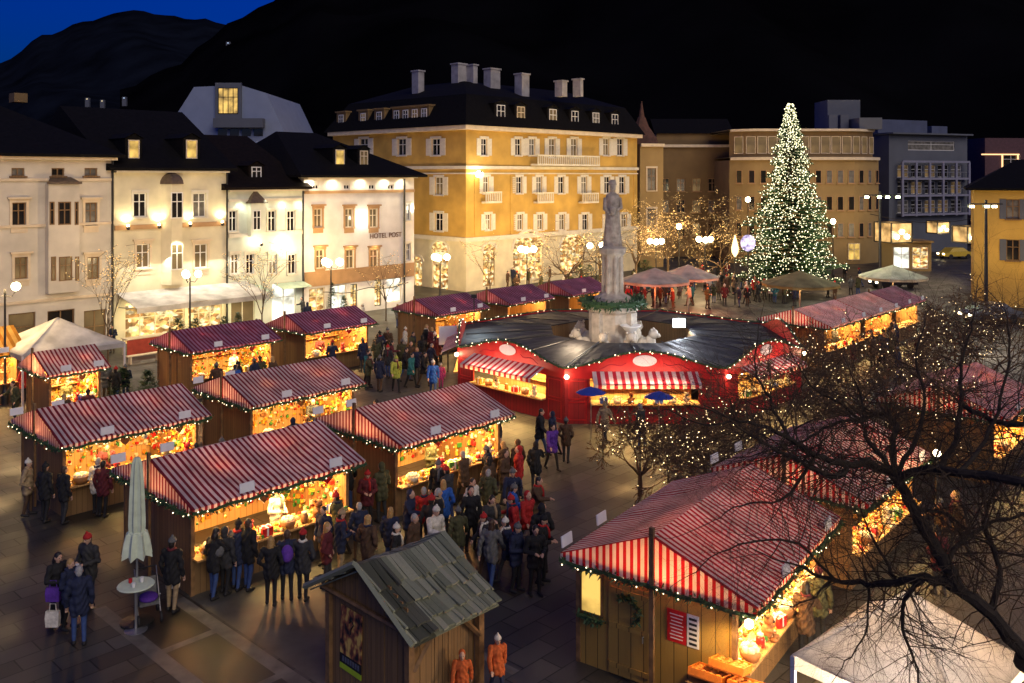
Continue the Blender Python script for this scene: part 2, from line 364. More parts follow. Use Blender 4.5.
# ================================================================ the setting: ground, paving, hills
def ground_material():
    m = bpy.data.materials.new('wet_paving'); m.use_nodes = True; n = m.node_tree.nodes; l = m.node_tree.links; b = n['Principled BSDF']
    tc = n.new('ShaderNodeTexCoord'); mp = n.new('ShaderNodeMapping'); mp.inputs['Rotation'].default_value = (0, 0, -ANG); l.new(tc.outputs['Object'], mp.inputs[0])
    br = n.new('ShaderNodeTexBrick'); br.inputs['Scale'].default_value = 1.0; br.inputs['Brick Width'].default_value = 1.15; br.inputs['Row Height'].default_value = 0.6
    br.inputs['Mortar Size'].default_value = 0.018; br.inputs['Color1'].default_value = (0.060, 0.057, 0.052, 1); br.inputs['Color2'].default_value = (0.030, 0.0285, 0.026, 1); br.inputs['Mortar'].default_value = (0.009, 0.008, 0.007, 1)
    l.new(mp.outputs[0], br.inputs['Vector'])
    t1 = n.new('ShaderNodeTexNoise'); t1.inputs['Scale'].default_value = 0.35; t1.inputs['Detail'].default_value = 8; l.new(tc.outputs['Object'], t1.inputs['Vector'])
    mr = n.new('ShaderNodeMapRange'); mr.inputs['From Min'].default_value = 0.35; mr.inputs['From Max'].default_value = 0.65; mr.inputs['To Min'].default_value = 0.6; mr.inputs['To Max'].default_value = 1.5; l.new(t1.outputs['Fac'], mr.inputs['Value'])
    sc = n.new('ShaderNodeVectorMath'); sc.operation = 'SCALE'; l.new(br.outputs['Color'], sc.inputs[0]); l.new(mr.outputs[0], sc.inputs['Scale']); l.new(sc.outputs[0], b.inputs['Base Color'])
    m2 = n.new('ShaderNodeMapRange'); m2.inputs['From Min'].default_value = 0.35; m2.inputs['From Max'].default_value = 0.65; m2.inputs['To Min'].default_value = 0.42; m2.inputs['To Max'].default_value = 0.75; l.new(t1.outputs['Fac'], m2.inputs['Value']); l.new(m2.outputs[0], b.inputs['Roughness'])
    t2 = n.new('ShaderNodeTexNoise'); t2.inputs['Scale'].default_value = 22; t2.inputs['Detail'].default_value = 4; l.new(tc.outputs['Object'], t2.inputs['Vector'])
    ad = n.new('ShaderNodeMath'); ad.operation = 'MULTIPLY_ADD'; ad.inputs[1].default_value = 0.35; l.new(t2.outputs['Fac'], ad.inputs[0]); l.new(br.outputs['Fac'], ad.inputs[2])
    bp = n.new('ShaderNodeBump'); bp.inputs['Strength'].default_value = 0.35; bp.inputs['Distance'].default_value = 0.01; bp.invert = True; l.new(ad.outputs[0], bp.inputs['Height']); l.new(bp.outputs[0], b.inputs['Normal'])
    return m
g = MB(); g.face([(-4000, -400, 0), (4000, -400, 0), (4000, 6000, 0), (-4000, 6000, 0)])
tag(g.build('ground', ground_material()), kind='structure')

def strip(name, a, b, w, z, m):
    a = Vector(a); b = Vector(b); d = (b - a).normalized(); s = Vector((-d.y, d.x, 0)) * w / 2
    q = MB(); q.face([(p.x, p.y, z) for p in (a - s, b - s, b + s, a + s)]); return tag(q.build(name, m), kind='structure')
M['kerb_stone'] = pm('pale_paving_strip', (0.12, 0.112, 0.10), 0.6, 0.35, 2.5, 0.2)
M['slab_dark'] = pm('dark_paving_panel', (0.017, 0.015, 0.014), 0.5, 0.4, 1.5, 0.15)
A0 = G(107, 615); A1 = G(187, 606)
strip('paving_strip', A0 + V * 0.5, A0 - V * 8, 0.34, 0.008, M['kerb_stone'])
strip('paving_strip', A1 + V * 0.5, A1 - V * 8, 0.34, 0.008, M['kerb_stone'])
mid = (A0 + A1) / 2
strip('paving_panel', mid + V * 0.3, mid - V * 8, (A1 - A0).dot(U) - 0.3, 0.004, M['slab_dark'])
for k in (2.15, 4.9):
    c = mid - V * k; strip('paving_strip', c - U * 0.75, c + U * 0.75, 0.22, 0.012, M['kerb_stone'])
strip('paving_band', A1 + U * 1.9 + V * .5, A1 + U * 1.9 - V * 8, 3.3, .004, pm('pale_paving_band', (.082, .078, .07), .6, .4, 1.2, .2))
for k in range(1, 2):
    p = A1 + U * (3.4 * k); strip('paving_strip', p + V * 0.5, p - V * 8, 0.22, 0.008, M['kerb_stone'])

def hill(name, prof, R0, depth, mat, a0, a1, seed):
    """terrain: the skyline profile (azimuth pixel, height pixel) rises from near ground to its crest at distance R0"""
    rr = random.Random(seed); mb = MB(); na, nr = 90, 14; P = []
    ph = [rr.uniform(0, 6.28) for _ in range(6)]
    for j in range(nr + 3):
        row = []
        for i in range(na + 1):
            px = a0 + (a1 - a0) * i / na
            for k in range(len(prof) - 1):
                if prof[k][0] <= px <= prof[k + 1][0]:
                    t = (px - prof[k][0]) / (prof[k + 1][0] - prof[k][0]); t = t * t * (3 - 2 * t)
                    py = prof[k][1] * (1 - t) + prof[k + 1][1] * t; break
            py += 1.6 * math.sin(px * 0.07 + ph[0]) + 0.8 * math.sin(px * 0.19 + ph[1])
            zc = H + (HY - py) / F * R0
            t = j / nr
            Y = R0 - depth * (1 - t) if t <= 1 else R0 + depth * 0.3 * (t - 1) * nr / 2
            h = zc * (t ** 1.25) if t <= 1 else zc * (1 - 0.35 * (j - nr))
            h += zc * 0.05 * math.sin(i * 0.35 + j * 0.9 + ph[2]) * math.sin(t * math.pi) if t < 1 else 0
            row.append(((px - CX) / F * Y, Y, h - 2))
        P.append(row)
    n = len(P[0])
    for row in P: mb.v.extend(row)
    for j in range(len(P) - 1):
        for i in range(n - 1):
            mb.f.append((j * n + i, j * n + i + 1, (j + 1) * n + i + 1, (j + 1) * n + i)); mb.mi.append(0); mb.uv.append(None)
    return tag(mb.build(name, mat, smooth=True), kind='structure')
hill('hills', [(-500, 150), (-120, 100), (0, 61), (45, 36), (90, 18), (125, 11), (170, 14), (200, 18), (226, 25), (300, 60), (420, 120)], 2600, 1500, M['hill1'], -500, 420, 3)
hill('mountain', [(120, 90), (180, 62), (205, 40), (240, 17), (272, -2), (320, -40), (480, -110), (700, -150), (1000, -140), (1500, -80)], 1500, 1000, M['hill2'], 120, 1500, 4)
for px, py, Y in ((128, 52, 2300), (141, 53, 2300), (186, 64, 2300), (87, 99, 900), (102, 101, 900), (124, 98, 900), (228, 43, 1250)):
    mb = MB(); p = at(px, py, Y); s = Y / 900; c = (p.x, p.y, p.z)
    mb.b2(c[0] - 2 * s, c[0] + 2 * s, c[1], c[1] + 3 * s, c[2] - 8 * s, c[2] + 1.2 * s); 
    hb = mb.build('hillside_house', M['pl_blue']); tag(hb, 'tiny far house on the dark hillside above the rooftops', 'house', 'far houses on the hillside')
    w = MB(); w.b2(c[0] - 0.7 * s, c[0] + 0.7 * s, c[1] - 0.2 * s, c[1] - .05 * s, c[2] - 0.5 * s, c[2] + 0.5 * s)
    w.build('window', em('far_lit_window', (0.55, 0.75, 1.0) if px != 102 and px != 87 else (1, 0.85, 0.5), 0.5), hb)

# ================================================================ buildings
def holed(mb, o, xd, nd, L, z0, z1, rects, depth=0.2, mi=0):
    o, xd, nd = Vector(o), Vector(xd), Vector(nd); Z = Vector((0, 0, 1))
    xs = sorted({0.0, L} | {round(min(max(r[0] + s * r[2] / 2, 0), L), 4) for r in rects for s in (-1, 1)})
    zs = sorted({z0, z1} | {round(min(max(r[1] + s * r[3] / 2, z0), z1), 4) for r in rects for s in (-1, 1)})
    for i in range(len(xs) - 1):
        for j in range(len(zs) - 1):
            cx, cz = (xs[i] + xs[i + 1]) / 2, (zs[j] + zs[j + 1]) / 2
            if any(abs(cx - r[0]) < r[2] / 2 and abs(cz - r[1]) < r[3] / 2 for r in rects): continue
            mb.face([o + xd * xs[i] + Z * zs[j], o + xd * xs[i + 1] + Z * zs[j], o + xd * xs[i + 1] + Z * zs[j + 1], o + xd * xs[i] + Z * zs[j + 1]], mi)
    for x, z, w, h in [r[:4] for r in rects]:
        a = [o + xd * (x - w / 2) + Z * (z - h / 2), o + xd * (x + w / 2) + Z * (z - h / 2), o + xd * (x + w / 2) + Z * (z + h / 2), o + xd * (x - w / 2) + Z * (z + h / 2)]
        b = [p + nd * depth for p in a]
        for k in range(4): mb.face([a[k], a[(k + 1) % 4], b[(k + 1) % 4], b[k]], mi)

_cache = {}; WR = random.Random(3)
def shared(key, make):
    if key not in _cache: _cache[key] = make()
    return _cache[key]
def window(par, o, xd, rz, x, z, w, h, pane='pane', frame='white_paint', trim=None, shutter=None, proud=False, bars=(1, 1), hood=False, sill=True, name='window'):
    """window > pane, sill, lintel, shutter. Local x along the wall, y into it."""
    w = round(w, 2); h = round(h, 2)
    if pane == 'pane' and WR.random() < .38: pane = 'pane_curtain' if WR.random() < .75 else 'pane_dim'
    def frame_mesh():
        mb = MB(); t = 0.07; d = 0.06; y0 = -0.03 if proud else 0.1
        mb.b2(-w / 2, w / 2, y0, y0 + d, h / 2 - t, h / 2); mb.b2(-w / 2, w / 2, y0, y0 + d, -h / 2, -h / 2 + t)
        mb.b2(-w / 2, -w / 2 + t, y0, y0 + d, -h / 2 + t, h / 2 - t); mb.b2(w / 2 - t, w / 2, y0, y0 + d, -h / 2 + t, h / 2 - t)
        for k in range(bars[0]):
            xx = -w / 2 + w * (k + 1) / (bars[0] + 1); mb.b2(xx - .035, xx + .035, y0 + .004, y0 + d - .004, -h / 2 + t, h / 2 - t)
        for k in range(bars[1]):
            zz = h / 2 - h * (0.36 if bars[1] == 1 else (k + 1) / (bars[1] + 1)); mb.b2(-w / 2 + t, w / 2 - t, y0 + .008, y0 + d - .008, zz - .03, zz + .03)
        return mb.mesh('window_frame', M[frame])
    wn = bpy.data.objects.new(name, shared(('wf', w, h, frame, proud, bars), frame_mesh)); link(wn, par)
    wn.location = Vector(o) + Vector(xd) * x + Vector((0, 0, z)); wn.rotation_euler = (0, 0, rz)
    yp = 0.0 if proud else 0.14
    def child(nm, key, fn):
        c = bpy.data.objects.new(nm, shared(key, fn)); link(c, wn); return c
    child('pane', ('wp', w, h, pane, proud), lambda: MB().b2(-w / 2 + .02, w / 2 - .02, yp - 0.005, yp + .015, -h / 2 + .02, h / 2 - .02).mesh('pane', M[pane]))
    if sill: child('sill', ('ws', w, trim or frame), lambda: MB().b2(-w / 2 - .12, w / 2 + .12, -.14, 0.02, -.10, 0).mesh('sill', M[trim or frame])).location = (0, 0, -h / 2)
    if trim:
        def surround():
            mb = MB(); mb.b2(-w / 2 - .16, w / 2 + .16, -.09, .0, h / 2, h / 2 + .2)
            if hood: mb.b2(-w / 2 - .26, w / 2 + .26, -.22, 0, h / 2 + .2, h / 2 + .32); mb.b2(-w / 2 - .08, w / 2 + .08, -.05, .0, -h / 2 - .42, -h / 2 - .1)
            mb.b2(-w / 2 - .14, -w / 2, -.06, 0, -h / 2, h / 2); mb.b2(w / 2, w / 2 + .14, -.06, 0, -h / 2, h / 2)
            return mb.mesh('surround', M[trim])
        child('surround', ('wt', w, h, trim, hood), surround)
    if shutter:
        sw = w * 0.5
        def sh():
            mb = MB(); mb.b2(-sw / 2, sw / 2, -.07, -.02, -h / 2, h / 2)
            for k in range(8): mb.b2(-sw / 2 + .05, sw / 2 - .05, -.085, -.07, -h / 2 + h * (k + .2) / 8, -h / 2 + h * (k + .75) / 8)
            return mb.mesh('shutter', M[shutter])
        for s in (-1, 1): child('shutter', ('wsh', w, h, shutter), sh).location = (s * (w / 2 + sw / 2 + .16 * bool(trim)), 0, 0)
    return wn
FRONT = ((0, 0, 0), (1, 0, 0), (0, 1, 0), 0.0)
LEFT = ((0, 0, 0), (0, 1, 0), (1, 0, 0), -math.pi / 2)

class Facade:
    """turns photo measurements into metres along the wall (s) and height (z)"""
    def __init__(s, P0, d): s.P, s.d = P0, d
    def s(s_, px):
        k = (px - CX) / F; return (k * s_.P.y - s_.P.x) / (s_.d.x - k * s_.d.y)
    def z(s_, px, py):
        Y = (s_.P + s_.d * s_.s(px)).y; return H - (py - HY) / F * Y
    def rect(s_, px, py, w, h):
        x0, x1 = s_.s(px - w / 2), s_.s(px + w / 2); z0, z1 = s_.z(px, py + h / 2), s_.z(px, py - h / 2)
        return ((x0 + x1) / 2, (z0 + z1) / 2, round(abs(x1 - x0), 2), round(abs(z1 - z0), 2))

ROW0 = G(360, 312)
def row(px):
    k = (px - CX) / F; t = (k * ROW0.y - ROW0.x) / (U.x - k * U.y); return ROW0 + U * t

M['chimney'] = pm('chimney_render', (.34, .32, .33), .9, .25, 1.5, .2)
def gable_roof(par, L, D, ze, zr, over, mat, hip0=0.0, hip1=0.0):
    """eaves at ze along front/back, ridge at zr; hips in from the ends"""
    mb = MB(); o = over; T = 0.18
    e = [(-o, -o, ze), (L + o, -o, ze), (L + o, D + o, ze), (-o, D + o, ze)]; r0 = (-o + hip0, D / 2, zr); r1 = (L + o - hip1, D / 2, zr)
    top = [e[0], e[1], r1, r0], [e[2], e[3], r0, r1], [e[3], e[0], r0], [e[1], e[2], r1]
    for f in top: mb.face(f)
    lo = [(x, y, z - T) for x, y, z in e]; mb.face(lo[::-1])
    for k in range(4): mb.face([lo[k], lo[(k + 1) % 4], e[(k + 1) % 4], e[k]])
    return mb.build('roof', mat, par)
def dormer(par, x, y, z, w, h, d, pane, wall='roof_dark', name='dormer'):
    mb = MB(); mb.b2(x - w / 2, x + w / 2, y, y + d, z, z + h)
    mb.face([(x - w / 2 - .1, y - .12, z + h), (x, y - .12, z + h + .35), (x, y + d, z + h + .35), (x - w / 2 - .1, y + d, z + h)])
    mb.face([(x, y - .12, z + h + .35), (x + w / 2 + .1, y - .12, z + h), (x + w / 2 + .1, y + d, z + h), (x, y + d, z + h + .35)])
    mb.face([(x - w / 2, y, z + h), (x + w / 2, y, z + h), (x, y, z + h + .33)])
    dm = mb.build(name, M[wall], par)
    window(dm, (0, y - 0.02, 0), (1, 0, 0), 0, x, z + h * 0.52, w * 0.66, h * 0.82, pane, 'trim_cream' if pane != 'pane' else 'white_paint', proud=True, bars=(0, 0) if pane == 'pane_warm' else (1, 1), sill=False)
    return dm
def box_walls(mb, L, D, z1, front, left=None, mi=0):
    holed(mb, *FRONT[:3], L, 0.0, z1, front)
    if left is None: mb.face([(0, 0, 0), (0, D, 0), (0, D, z1), (0, 0, z1)], mi)
    else: holed(mb, *LEFT[:3], D, 0.0, z1, left)
    mb.face([(L, 0, 0), (L, D, 0), (L, D, z1), (L, 0, z1)], mi); mb.face([(0, D, 0), (L, D, 0), (L, D, z1), (0, D, z1)], mi)
    mb.face([(0, 0, z1), (L, 0, z1), (L, D, z1), (0, D, z1)], mi)
def band(par, name, L, z, h, out, mat, x0=0.0):
    return MB().b2(x0, L, -out, 0.0, z, z + h).build(name, M[mat], par)
def facade_light(par, loc, power, direction, color=(1, .85, .55), spot=110, fixture=True, name='wall_light'):
    if fixture:
        mb = MB(); mb.lathe(loc, [(.05, -.12), (.12, -.05), (.12, .05), (.05, .1)], 8)
        fx = mb.build(name, M['metal'], par); b = MB(); b.ball(Vector(loc) + Vector(direction).normalized() * .14, .09, 6, 4); b.build('bulb', M['lamp_hot'], fx)
    lamp('SPOT', Vector(loc) + Vector(direction).normalized() * .3, power, color, par, 0.12, direction=direction, spot=spot, blend=0.9)

# ---- pink-cream palazzo on the far left
P = row(-75); fc = Facade(P, U); L1 = fc.s(113.5)
t = thing('town_house', P, 'pink cream town house with dark roof and unlit brown windows, leftmost on the square', 'house', ANG)
ze = fc.z(60, 154); wins = []
for px in (-50, 18, 58, 91): wins.append((fc.rect(px, 172, 13, 8), dict(bars=(1, 0), frame='wood_dark')))
for px, w in ((-50, 14), (19, 14), (91, 12)): wins.append((fc.rect(px, 214, w, 23), dict(trim='trim_cream', hood=True, frame='wood_dark', pane='pane_dim' if px == -50 else 'pane')))
for px, w in ((-50, 14), (21, 13), (93, 12)): wins.append((fc.rect(px, 268, w, 22), dict(trim='trim_cream', hood=True, frame='wood_dark', pane='pane_dim')))
shops = [(fc.rect(22, 333, 27, 40), dict(pane='pane_dim', frame='wood_dark', bars=(0, 1), sill=False)), (fc.rect(61, 333, 27, 46), dict(pane='pane', frame='wood_dark', bars=(1, 1), sill=False)), (fc.rect(95, 333, 22, 46), dict(pane='pane_dim', frame='wood_dark', bars=(1, 1), sill=False)), (fc.rect(-40, 333, 26, 46), dict(pane='pane_dim', frame='wood_dark', bars=(1, 1), sill=False))]
mb = MB(); box_walls(mb, L1, 15, ze, [r for r, _ in wins + shops]); mb.build('wall', M['pl_pink'], t)
for r, kw in wins: window(t, *FRONT[:2], 0, *r, **kw)
for r, kw in shops: window(t, *FRONT[:2], 0, *r, name='shop_window', **kw)
band(t, 'cornice', L1 + .1, ze - .35, .35, .4, 'trim_cream', -.1)
for zz, px, py in ((0, 60, 181), (0, 60, 226), (0, 60, 300)): band(t, 'string_course', L1 - .02, fc.z(px, py), .16, .12, 'trim_cream', .02)
x0, x1 = fc.s(45), fc.s(76); ob = MB().b2(x0, x1, -.55, -.002, fc.z(60, 292), fc.z(60, 184)).build('oriel', M['pl_pink'], t)
mb = MB(); mb.b2(x0 - .1, x1 + .1, -.68, -.56, fc.z(60, 184), fc.z(60, 184) + .15)
mb.face([(x0 - .1, -.68, fc.z(60, 183)), (x1 + .1, -.68, fc.z(60, 183)), (x1 - .3, 0, fc.z(60, 177)), (x0 + .3, 0, fc.z(60, 177))]); mb.build('oriel_roof', M['copper'], t)
for px, w, py, h in ((61, 13, 213, 23), (48.5, 5, 213, 23), (73, 4, 213, 23), (62, 13, 268, 24), (50, 5, 268, 24), (73.5, 4, 268, 24)):
    r = fc.rect(px, py, w, h); window(ob, (0, -.55, 0), (1, 0, 0), 0, *r, frame='wood_dark', pane='pane_dim' if py == 268 else 'pane', proud=True, bars=(1 if w > 6 else 0, 1), sill=False)
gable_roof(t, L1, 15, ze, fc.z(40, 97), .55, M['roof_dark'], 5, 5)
mb = MB(); xx = fc.s(61); mb.b2(xx - .4, xx + .4, 6.8, 7.8, ze + 3.5, fc.z(61, 86)); mb.build('chimney', M['pl_brown'], t)
MB().tube([(L1 - .1, -.1, 0), (L1 - .1, -.1, ze - .2), (L1 - .1, -.45, ze - .05)], .07).build('drainpipe', M['metal'], t)

# ---- cream house with lit dormers and the wide white awning
P = row(114); fc = Facade(P, U); L2 = fc.s(227); ze = fc.z(170, 168)
t = thing('town_house', P, 'cream yellow town house with two lit dormers and a wide white shop awning', 'house', ANG)
wins = [(fc.rect(px, 205, 13, 24), dict(trim='trim_pale')) for px in (140, 199.5)] + [(fc.rect(px, 256, 13, 24), dict(trim='trim_cream', hood=True, pane='pane_dim')) for px in (143, 201)]
shop = [(fc.rect(155, 322, 60, 44), dict(pane='pane_shop', frame='trim_cream', bars=(3, 1), sill=False)), (fc.rect(205, 318, 34, 40), dict(pane='pane_shop', frame='trim_cream', bars=(2, 1), sill=False))]
mb = MB(); box_walls(mb, L2, 15, ze, [r for r, _ in wins + shop]); mb.build('wall', M['pl_cream'], t)
for r, kw in wins: window(t, *FRONT[:2], 0, *r, **kw)
for r, kw in shop: window(t, *FRONT[:2], 0, *r, name='shop_window', **kw)
band(t, 'cornice', L2, ze - .3, .3, .4, 'trim_pale'); band(t, 'string_course', L2 - .02, fc.z(170, 228), .3, .1, 'trim_brown', .02)
x0, x1 = fc.s(161), fc.s(182); za, zb = fc.z(171, 284), fc.z(171, 184)
mb = MB(); pr = [(x0, 0), (x0 + .35, -.75), (x1 - .35, -.75), (x1, 0)]
for k in range(3): mb.face([(pr[k][0], pr[k][1], za), (pr[k + 1][0], pr[k + 1][1], za), (pr[k + 1][0], pr[k + 1][1], zb), (pr[k][0], pr[k][1], zb)])
mb.face([(p[0], p[1], za) for p in pr][::-1])
ob = mb.build('oriel', M['pl_cream'], t)
mb = MB(); cxx = (x0 + x1) / 2
prev = None
for k in range(6):
    s = math.cos(k / 5 * math.pi / 2); zz = zb + 0.75 * math.sin(k / 5 * math.pi / 2); cur = [((p[0] - cxx) * s * 1.12 + cxx, p[1] * s * 1.12 - .01, zz) for p in pr]
    if prev:
        for i in range(3): mb.face([prev[i], prev[i + 1], cur[i + 1], cur[i]])
    prev = cur
mb.build('oriel_roof', M['copper'], t, smooth=True)
for py in (205, 256):
    r = fc.rect(171.5, py, 12, 26); window(ob, (0, -.75, 0), (1, 0, 0), 0, *r, pane='pane' if py == 205 else 'pane_dim', proud=True, sill=False)
for px in (126, 157, 188, 220):
    facade_light(t, (fc.s(px), -.35, fc.z(170, 226)), 125, (0, .2, 1), (1, .86, .5), 140)
facade_light(t, (cxx, -1.3, fc.z(170, 236)), 160, (0, .5, -1), (1, .9, .55), 120, fixture=False)
gable_roof(t, L2, 15, ze, fc.z(150, 102), .5, M['roof_dark'])
for px in (138.5, 196.5):
    dormer(t, fc.s(px), 0.7, fc.z(px, 161), fc.s(px + 8.5) - fc.s(px - 8.5), fc.z(px, 138) - fc.z(px, 161), 4, 'pane_warm')
# awning over the shop, with its own side brackets
a0, a1 = fc.s(116), fc.s(246); z0 = fc.z(170, 288); gy = [0.02 - k * 0.6 for k in range(6)]
mb = MB(); mb.slab([[(a0 + (a1 - a0) * i / 8, y, z0 - 0.22 * abs(y) - .05 * math.sin(i * 1.3) * abs(y) / 3) for y in gy] for i in range(9)], .03, uvs=[[(i * .5, y) for y in gy] for i in range(9)])
aw = mb.build('awning', M['white_cloth'], t)
mb = MB(); mb.b2(a0, a1, gy[-1] - .03, gy[-1] + .0, z0 - .98, z0 - .66); mb.build('valance', M['white_cloth'], aw)
for x in (a0 + .1, a1 - .1): MB().tube([(x, -.1, z0 - .9), (x, gy[-1] + .1, z0 - .72)], .03).build('bracket', M['steel'], aw)
lamp('AREA', ((a0 + a1) / 2, -1.6, z0 - .8), 330, (1, .80, .42), t, 9, 1.2, direction=(0, .3, -1))
lamp('AREA', ((a0 + a1) / 2, -.5, z0 + 2.0), 260, (1, .92, .75), t, 8, .3, direction=(0, -.6, -1))  # added light without a fixture, brightens the awning cloth from above
MB().tube([(L2 - .05, -.1, 0), (L2 - .05, -.1, ze - .2)], .07).build('drainpipe', M['metal'], t)

# ---- pale green narrow house
P = row(228); fc = Facade(P, U); L3 = fc.s(303); ze = fc.z(265, 187)
t = thing('town_house', P, 'narrow pale green town house with copper capped oriel between cream and white houses', 'house', ANG)
wins = [(fc.rect(px, 221, 8, 21), dict(trim='trim_pale')) for px in (233, 272, 291)] + [(fc.rect(px, 264, 8, 20), dict(trim='trim_pale', pane='pane')) for px in (235, 250, 273, 292)]
shop = [(fc.rect(243, 305, 24, 42), dict(pane='pane_dim', frame='trim_pale', bars=(1, 0), sill=False)), (fc.rect(284, 303, 24, 42), dict(pane='pane_white', frame='trim_pale', bars=(1, 1), sill=False))]
mb = MB(); box_walls(mb, L3, 14, ze, [r for r, _ in wins + shop]); mb.build('wall', M['pl_green'], t)
for r, kw in wins: window(t, *FRONT[:2], 0, *r, **kw)
for r, kw in shop: window(t, *FRONT[:2], 0, *r, name='shop_window', **kw)
band(t, 'cornice', L3, ze - .3, .3, .35, 'trim_pale'); band(t, 'string_course', L3 - .02, fc.z(265, 201), .18, .1, 'trim_pale', .02); band(t, 'string_course', L3 - .02, fc.z(265, 236), .3, .12, 'trim_pale', .02)
x0, x1 = fc.s(247), fc.s(262); zb = fc.z(255, 203)
ob = MB().b2(x0, x1, -.5, -.002, fc.z(255, 236), zb).build('oriel', M['pl_green'], t)
mb = MB(); mb.face([(x0 - .12, -.62, zb), (x1 + .12, -.62, zb), ((x0 + x1) / 2, -.05, zb + 1.0)]); mb.face([(x0 - .12, -.62, zb), ((x0 + x1) / 2, -.05, zb + 1.0), (x0 - .12, 0, zb)]); mb.face([(x1 + .12, -.62, zb), (x1 + .12, 0, zb), ((x0 + x1) / 2, -.05, zb + 1.0)]); mb.build('oriel_roof', M['copper'], t)
r = fc.rect(253, 220, 8, 20); window(ob, (0, -.5, 0), (1, 0, 0), 0, *r, proud=True, sill=False)
gable_roof(t, L3, 14, ze, fc.z(265, 132), .5, M['roof_brown'], 0, 1)
dormer(t, fc.s(263), .9, fc.z(263, 181), 1.2, 1.1, 3, 'pane', 'roof_brown', 'skylight')
mb = MB(); za = fc.z(270, 284); mb.slab([[(.6 * L3 + i * .4 * L3 / 4, -y, za - .25 * y) for y in (0.02, .6, 1.2)] for i in range(5)], .03, uvs=[[(i, y) for y in (0, 1, 2)] for i in range(5)])
mb.slab([[(.02 * L3 + i * .4 * L3 / 4, -y, za - .25 * y) for y in (0.02, .6, 1.2)] for i in range(5)], .03, uvs=[[(i, y) for y in (0, 1, 2)] for i in range(5)])
mb.build('awning', pm('mint_awning', (.42, .55, .46), .8, .1), t)
for px in (240, 262, 282, 298): facade_light(t, (fc.s(px), -.6, fc.z(265, 196)), 60, (0, .35, -1), (.95, 1, .72), 130, fixture=False)
facade_light(t, (fc.s(254), -1.0, fc.z(265, 243)), 50, (0, .8, .35), (.9, 1, .8), 150)
facade_light(t, (fc.s(282), -1.3, fc.z(265, 248)), 100, (0, .8, .1), (.95, 1, .8), 150, fixture=False)
lamp('AREA', (L3 * .75, -.8, za - .5), 60, (1, .9, .65), t, 2.5, .5, direction=(0, -.4, -1))
MB().tube([(L3 - .05, -.1, 0), (L3 - .05, -.1, ze - .2)], .06).build('drainpipe', M['metal'], t)

# ---- white hotel with down-lit eaves
P = row(304); fc = Facade(P, U); L4 = fc.s(414); ze = fc.z(355, 175)
t = thing('hotel', P, 'white hotel with eaves lit from below and ochre lettering on its wall', 'hotel', ANG)
wins = [(fc.rect(px, 187, 6, 5), dict(bars=(1, 0), sill=False)) for px in (316, 347, 372, 391)]
wins += [(fc.rect(px, 218, 8, 19), dict(trim='trim_brown', hood=True, frame='trim_cream', pane='pane_dim')) for px in (318, 349, 373.5)] + [(fc.rect(px, 259, 8, 19), dict(trim='trim_brown', hood=True, frame='trim_cream', pane='pane_dim')) for px in (320, 350, 374)]
wins += [(fc.rect(408, py, 4.5, 17), dict(trim='trim_pale', pane='pane')) for py in (212, 252)]
shop = [(fc.rect(317, 300, 16, 24), dict(pane='pane_shop', frame='trim_cream')), (fc.rect(339, 298, 15, 26), dict(pane='pane_white', frame='trim_cream')), (fc.rect(354, 297, 7, 26), dict(pane='pane_shop', frame='dark')), (fc.rect(378, 293, 7, 26), dict(pane='pane_shop', frame='dark')), (fc.rect(394, 290, 15, 24), dict(pane='pane_white', frame='trim_cream'))]
mb = MB(); box_walls(mb, L4, 13, ze, [r for r, _ in wins + shop]); mb.build('wall', M['pl_white'], t)
for r, kw in wins: window(t, *FRONT[:2], 0, *r, **kw)
for r, kw in shop: window(t, *FRONT[:2], 0, *r, name='shop_window', bars=(1, 1), sill=False, **kw)
band(t, 'cornice', L4, ze - .25, .25, .5, 'trim_pale'); band(t, 'string_course', L4 - .02, fc.z(355, 193), .22, .12, 'trim_brown', .02); band(t, 'fascia_band', L4 - .02, fc.z(355, 282), 1.1, .08, 'trim_brown', .02)
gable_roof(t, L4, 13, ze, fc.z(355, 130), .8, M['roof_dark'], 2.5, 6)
dormer(t, fc.s(347.5), 1.0, fc.z(347, 168), 1.3, 1.55, 3, 'pane_warm'); dormer(t, fc.s(371.5), 1.0, fc.z(371, 168), 1.2, 1.5, 3, 'pane_dim')
for px in (309, 332, 360, 384, 401): lamp('SPOT', (fc.s(px), -.42, ze - .3), 115, (1, .88, .58), t, .08, direction=(0, .28, -1), spot=150, blend=.8)
facade_light(t, (fc.s(361), -1.3, fc.z(361, 218)), 125, (0, 1, -.1), (1, .93, .7), 150, fixture=False)
facade_light(t, (fc.s(412), -.6, fc.z(412, 208)), 60, (-.2, 1, 0), (1, .93, .7), 150, fixture=False)
for px in (318, 349, 374): lamp('SPOT', (fc.s(px), -.5, fc.z(px, 245)), 40, (1, .75, .35), t, .06, direction=(0, .4, -1), spot=140, blend=.8)
lamp('AREA', (L4 * .6, -.9, fc.z(355, 284)), 150, (1, .8, .45), t, 8, .4, direction=(0, -.2, -1))
for px in (403.5,): MB().tube([(fc.s(px), -.12, 0), (fc.s(px), -.12, ze - .3)], .08).build('drainpipe', M['metal'], t)
MB().tube([(fc.s(316 + i * 8.5), -.9 - .35 * math.sin(i * math.pi / 10), fc.z(360, 286) - .25 * math.sin(i * math.pi / 5) ** 2) for i in range(11)], .035).build('cable', M['metal'], t)
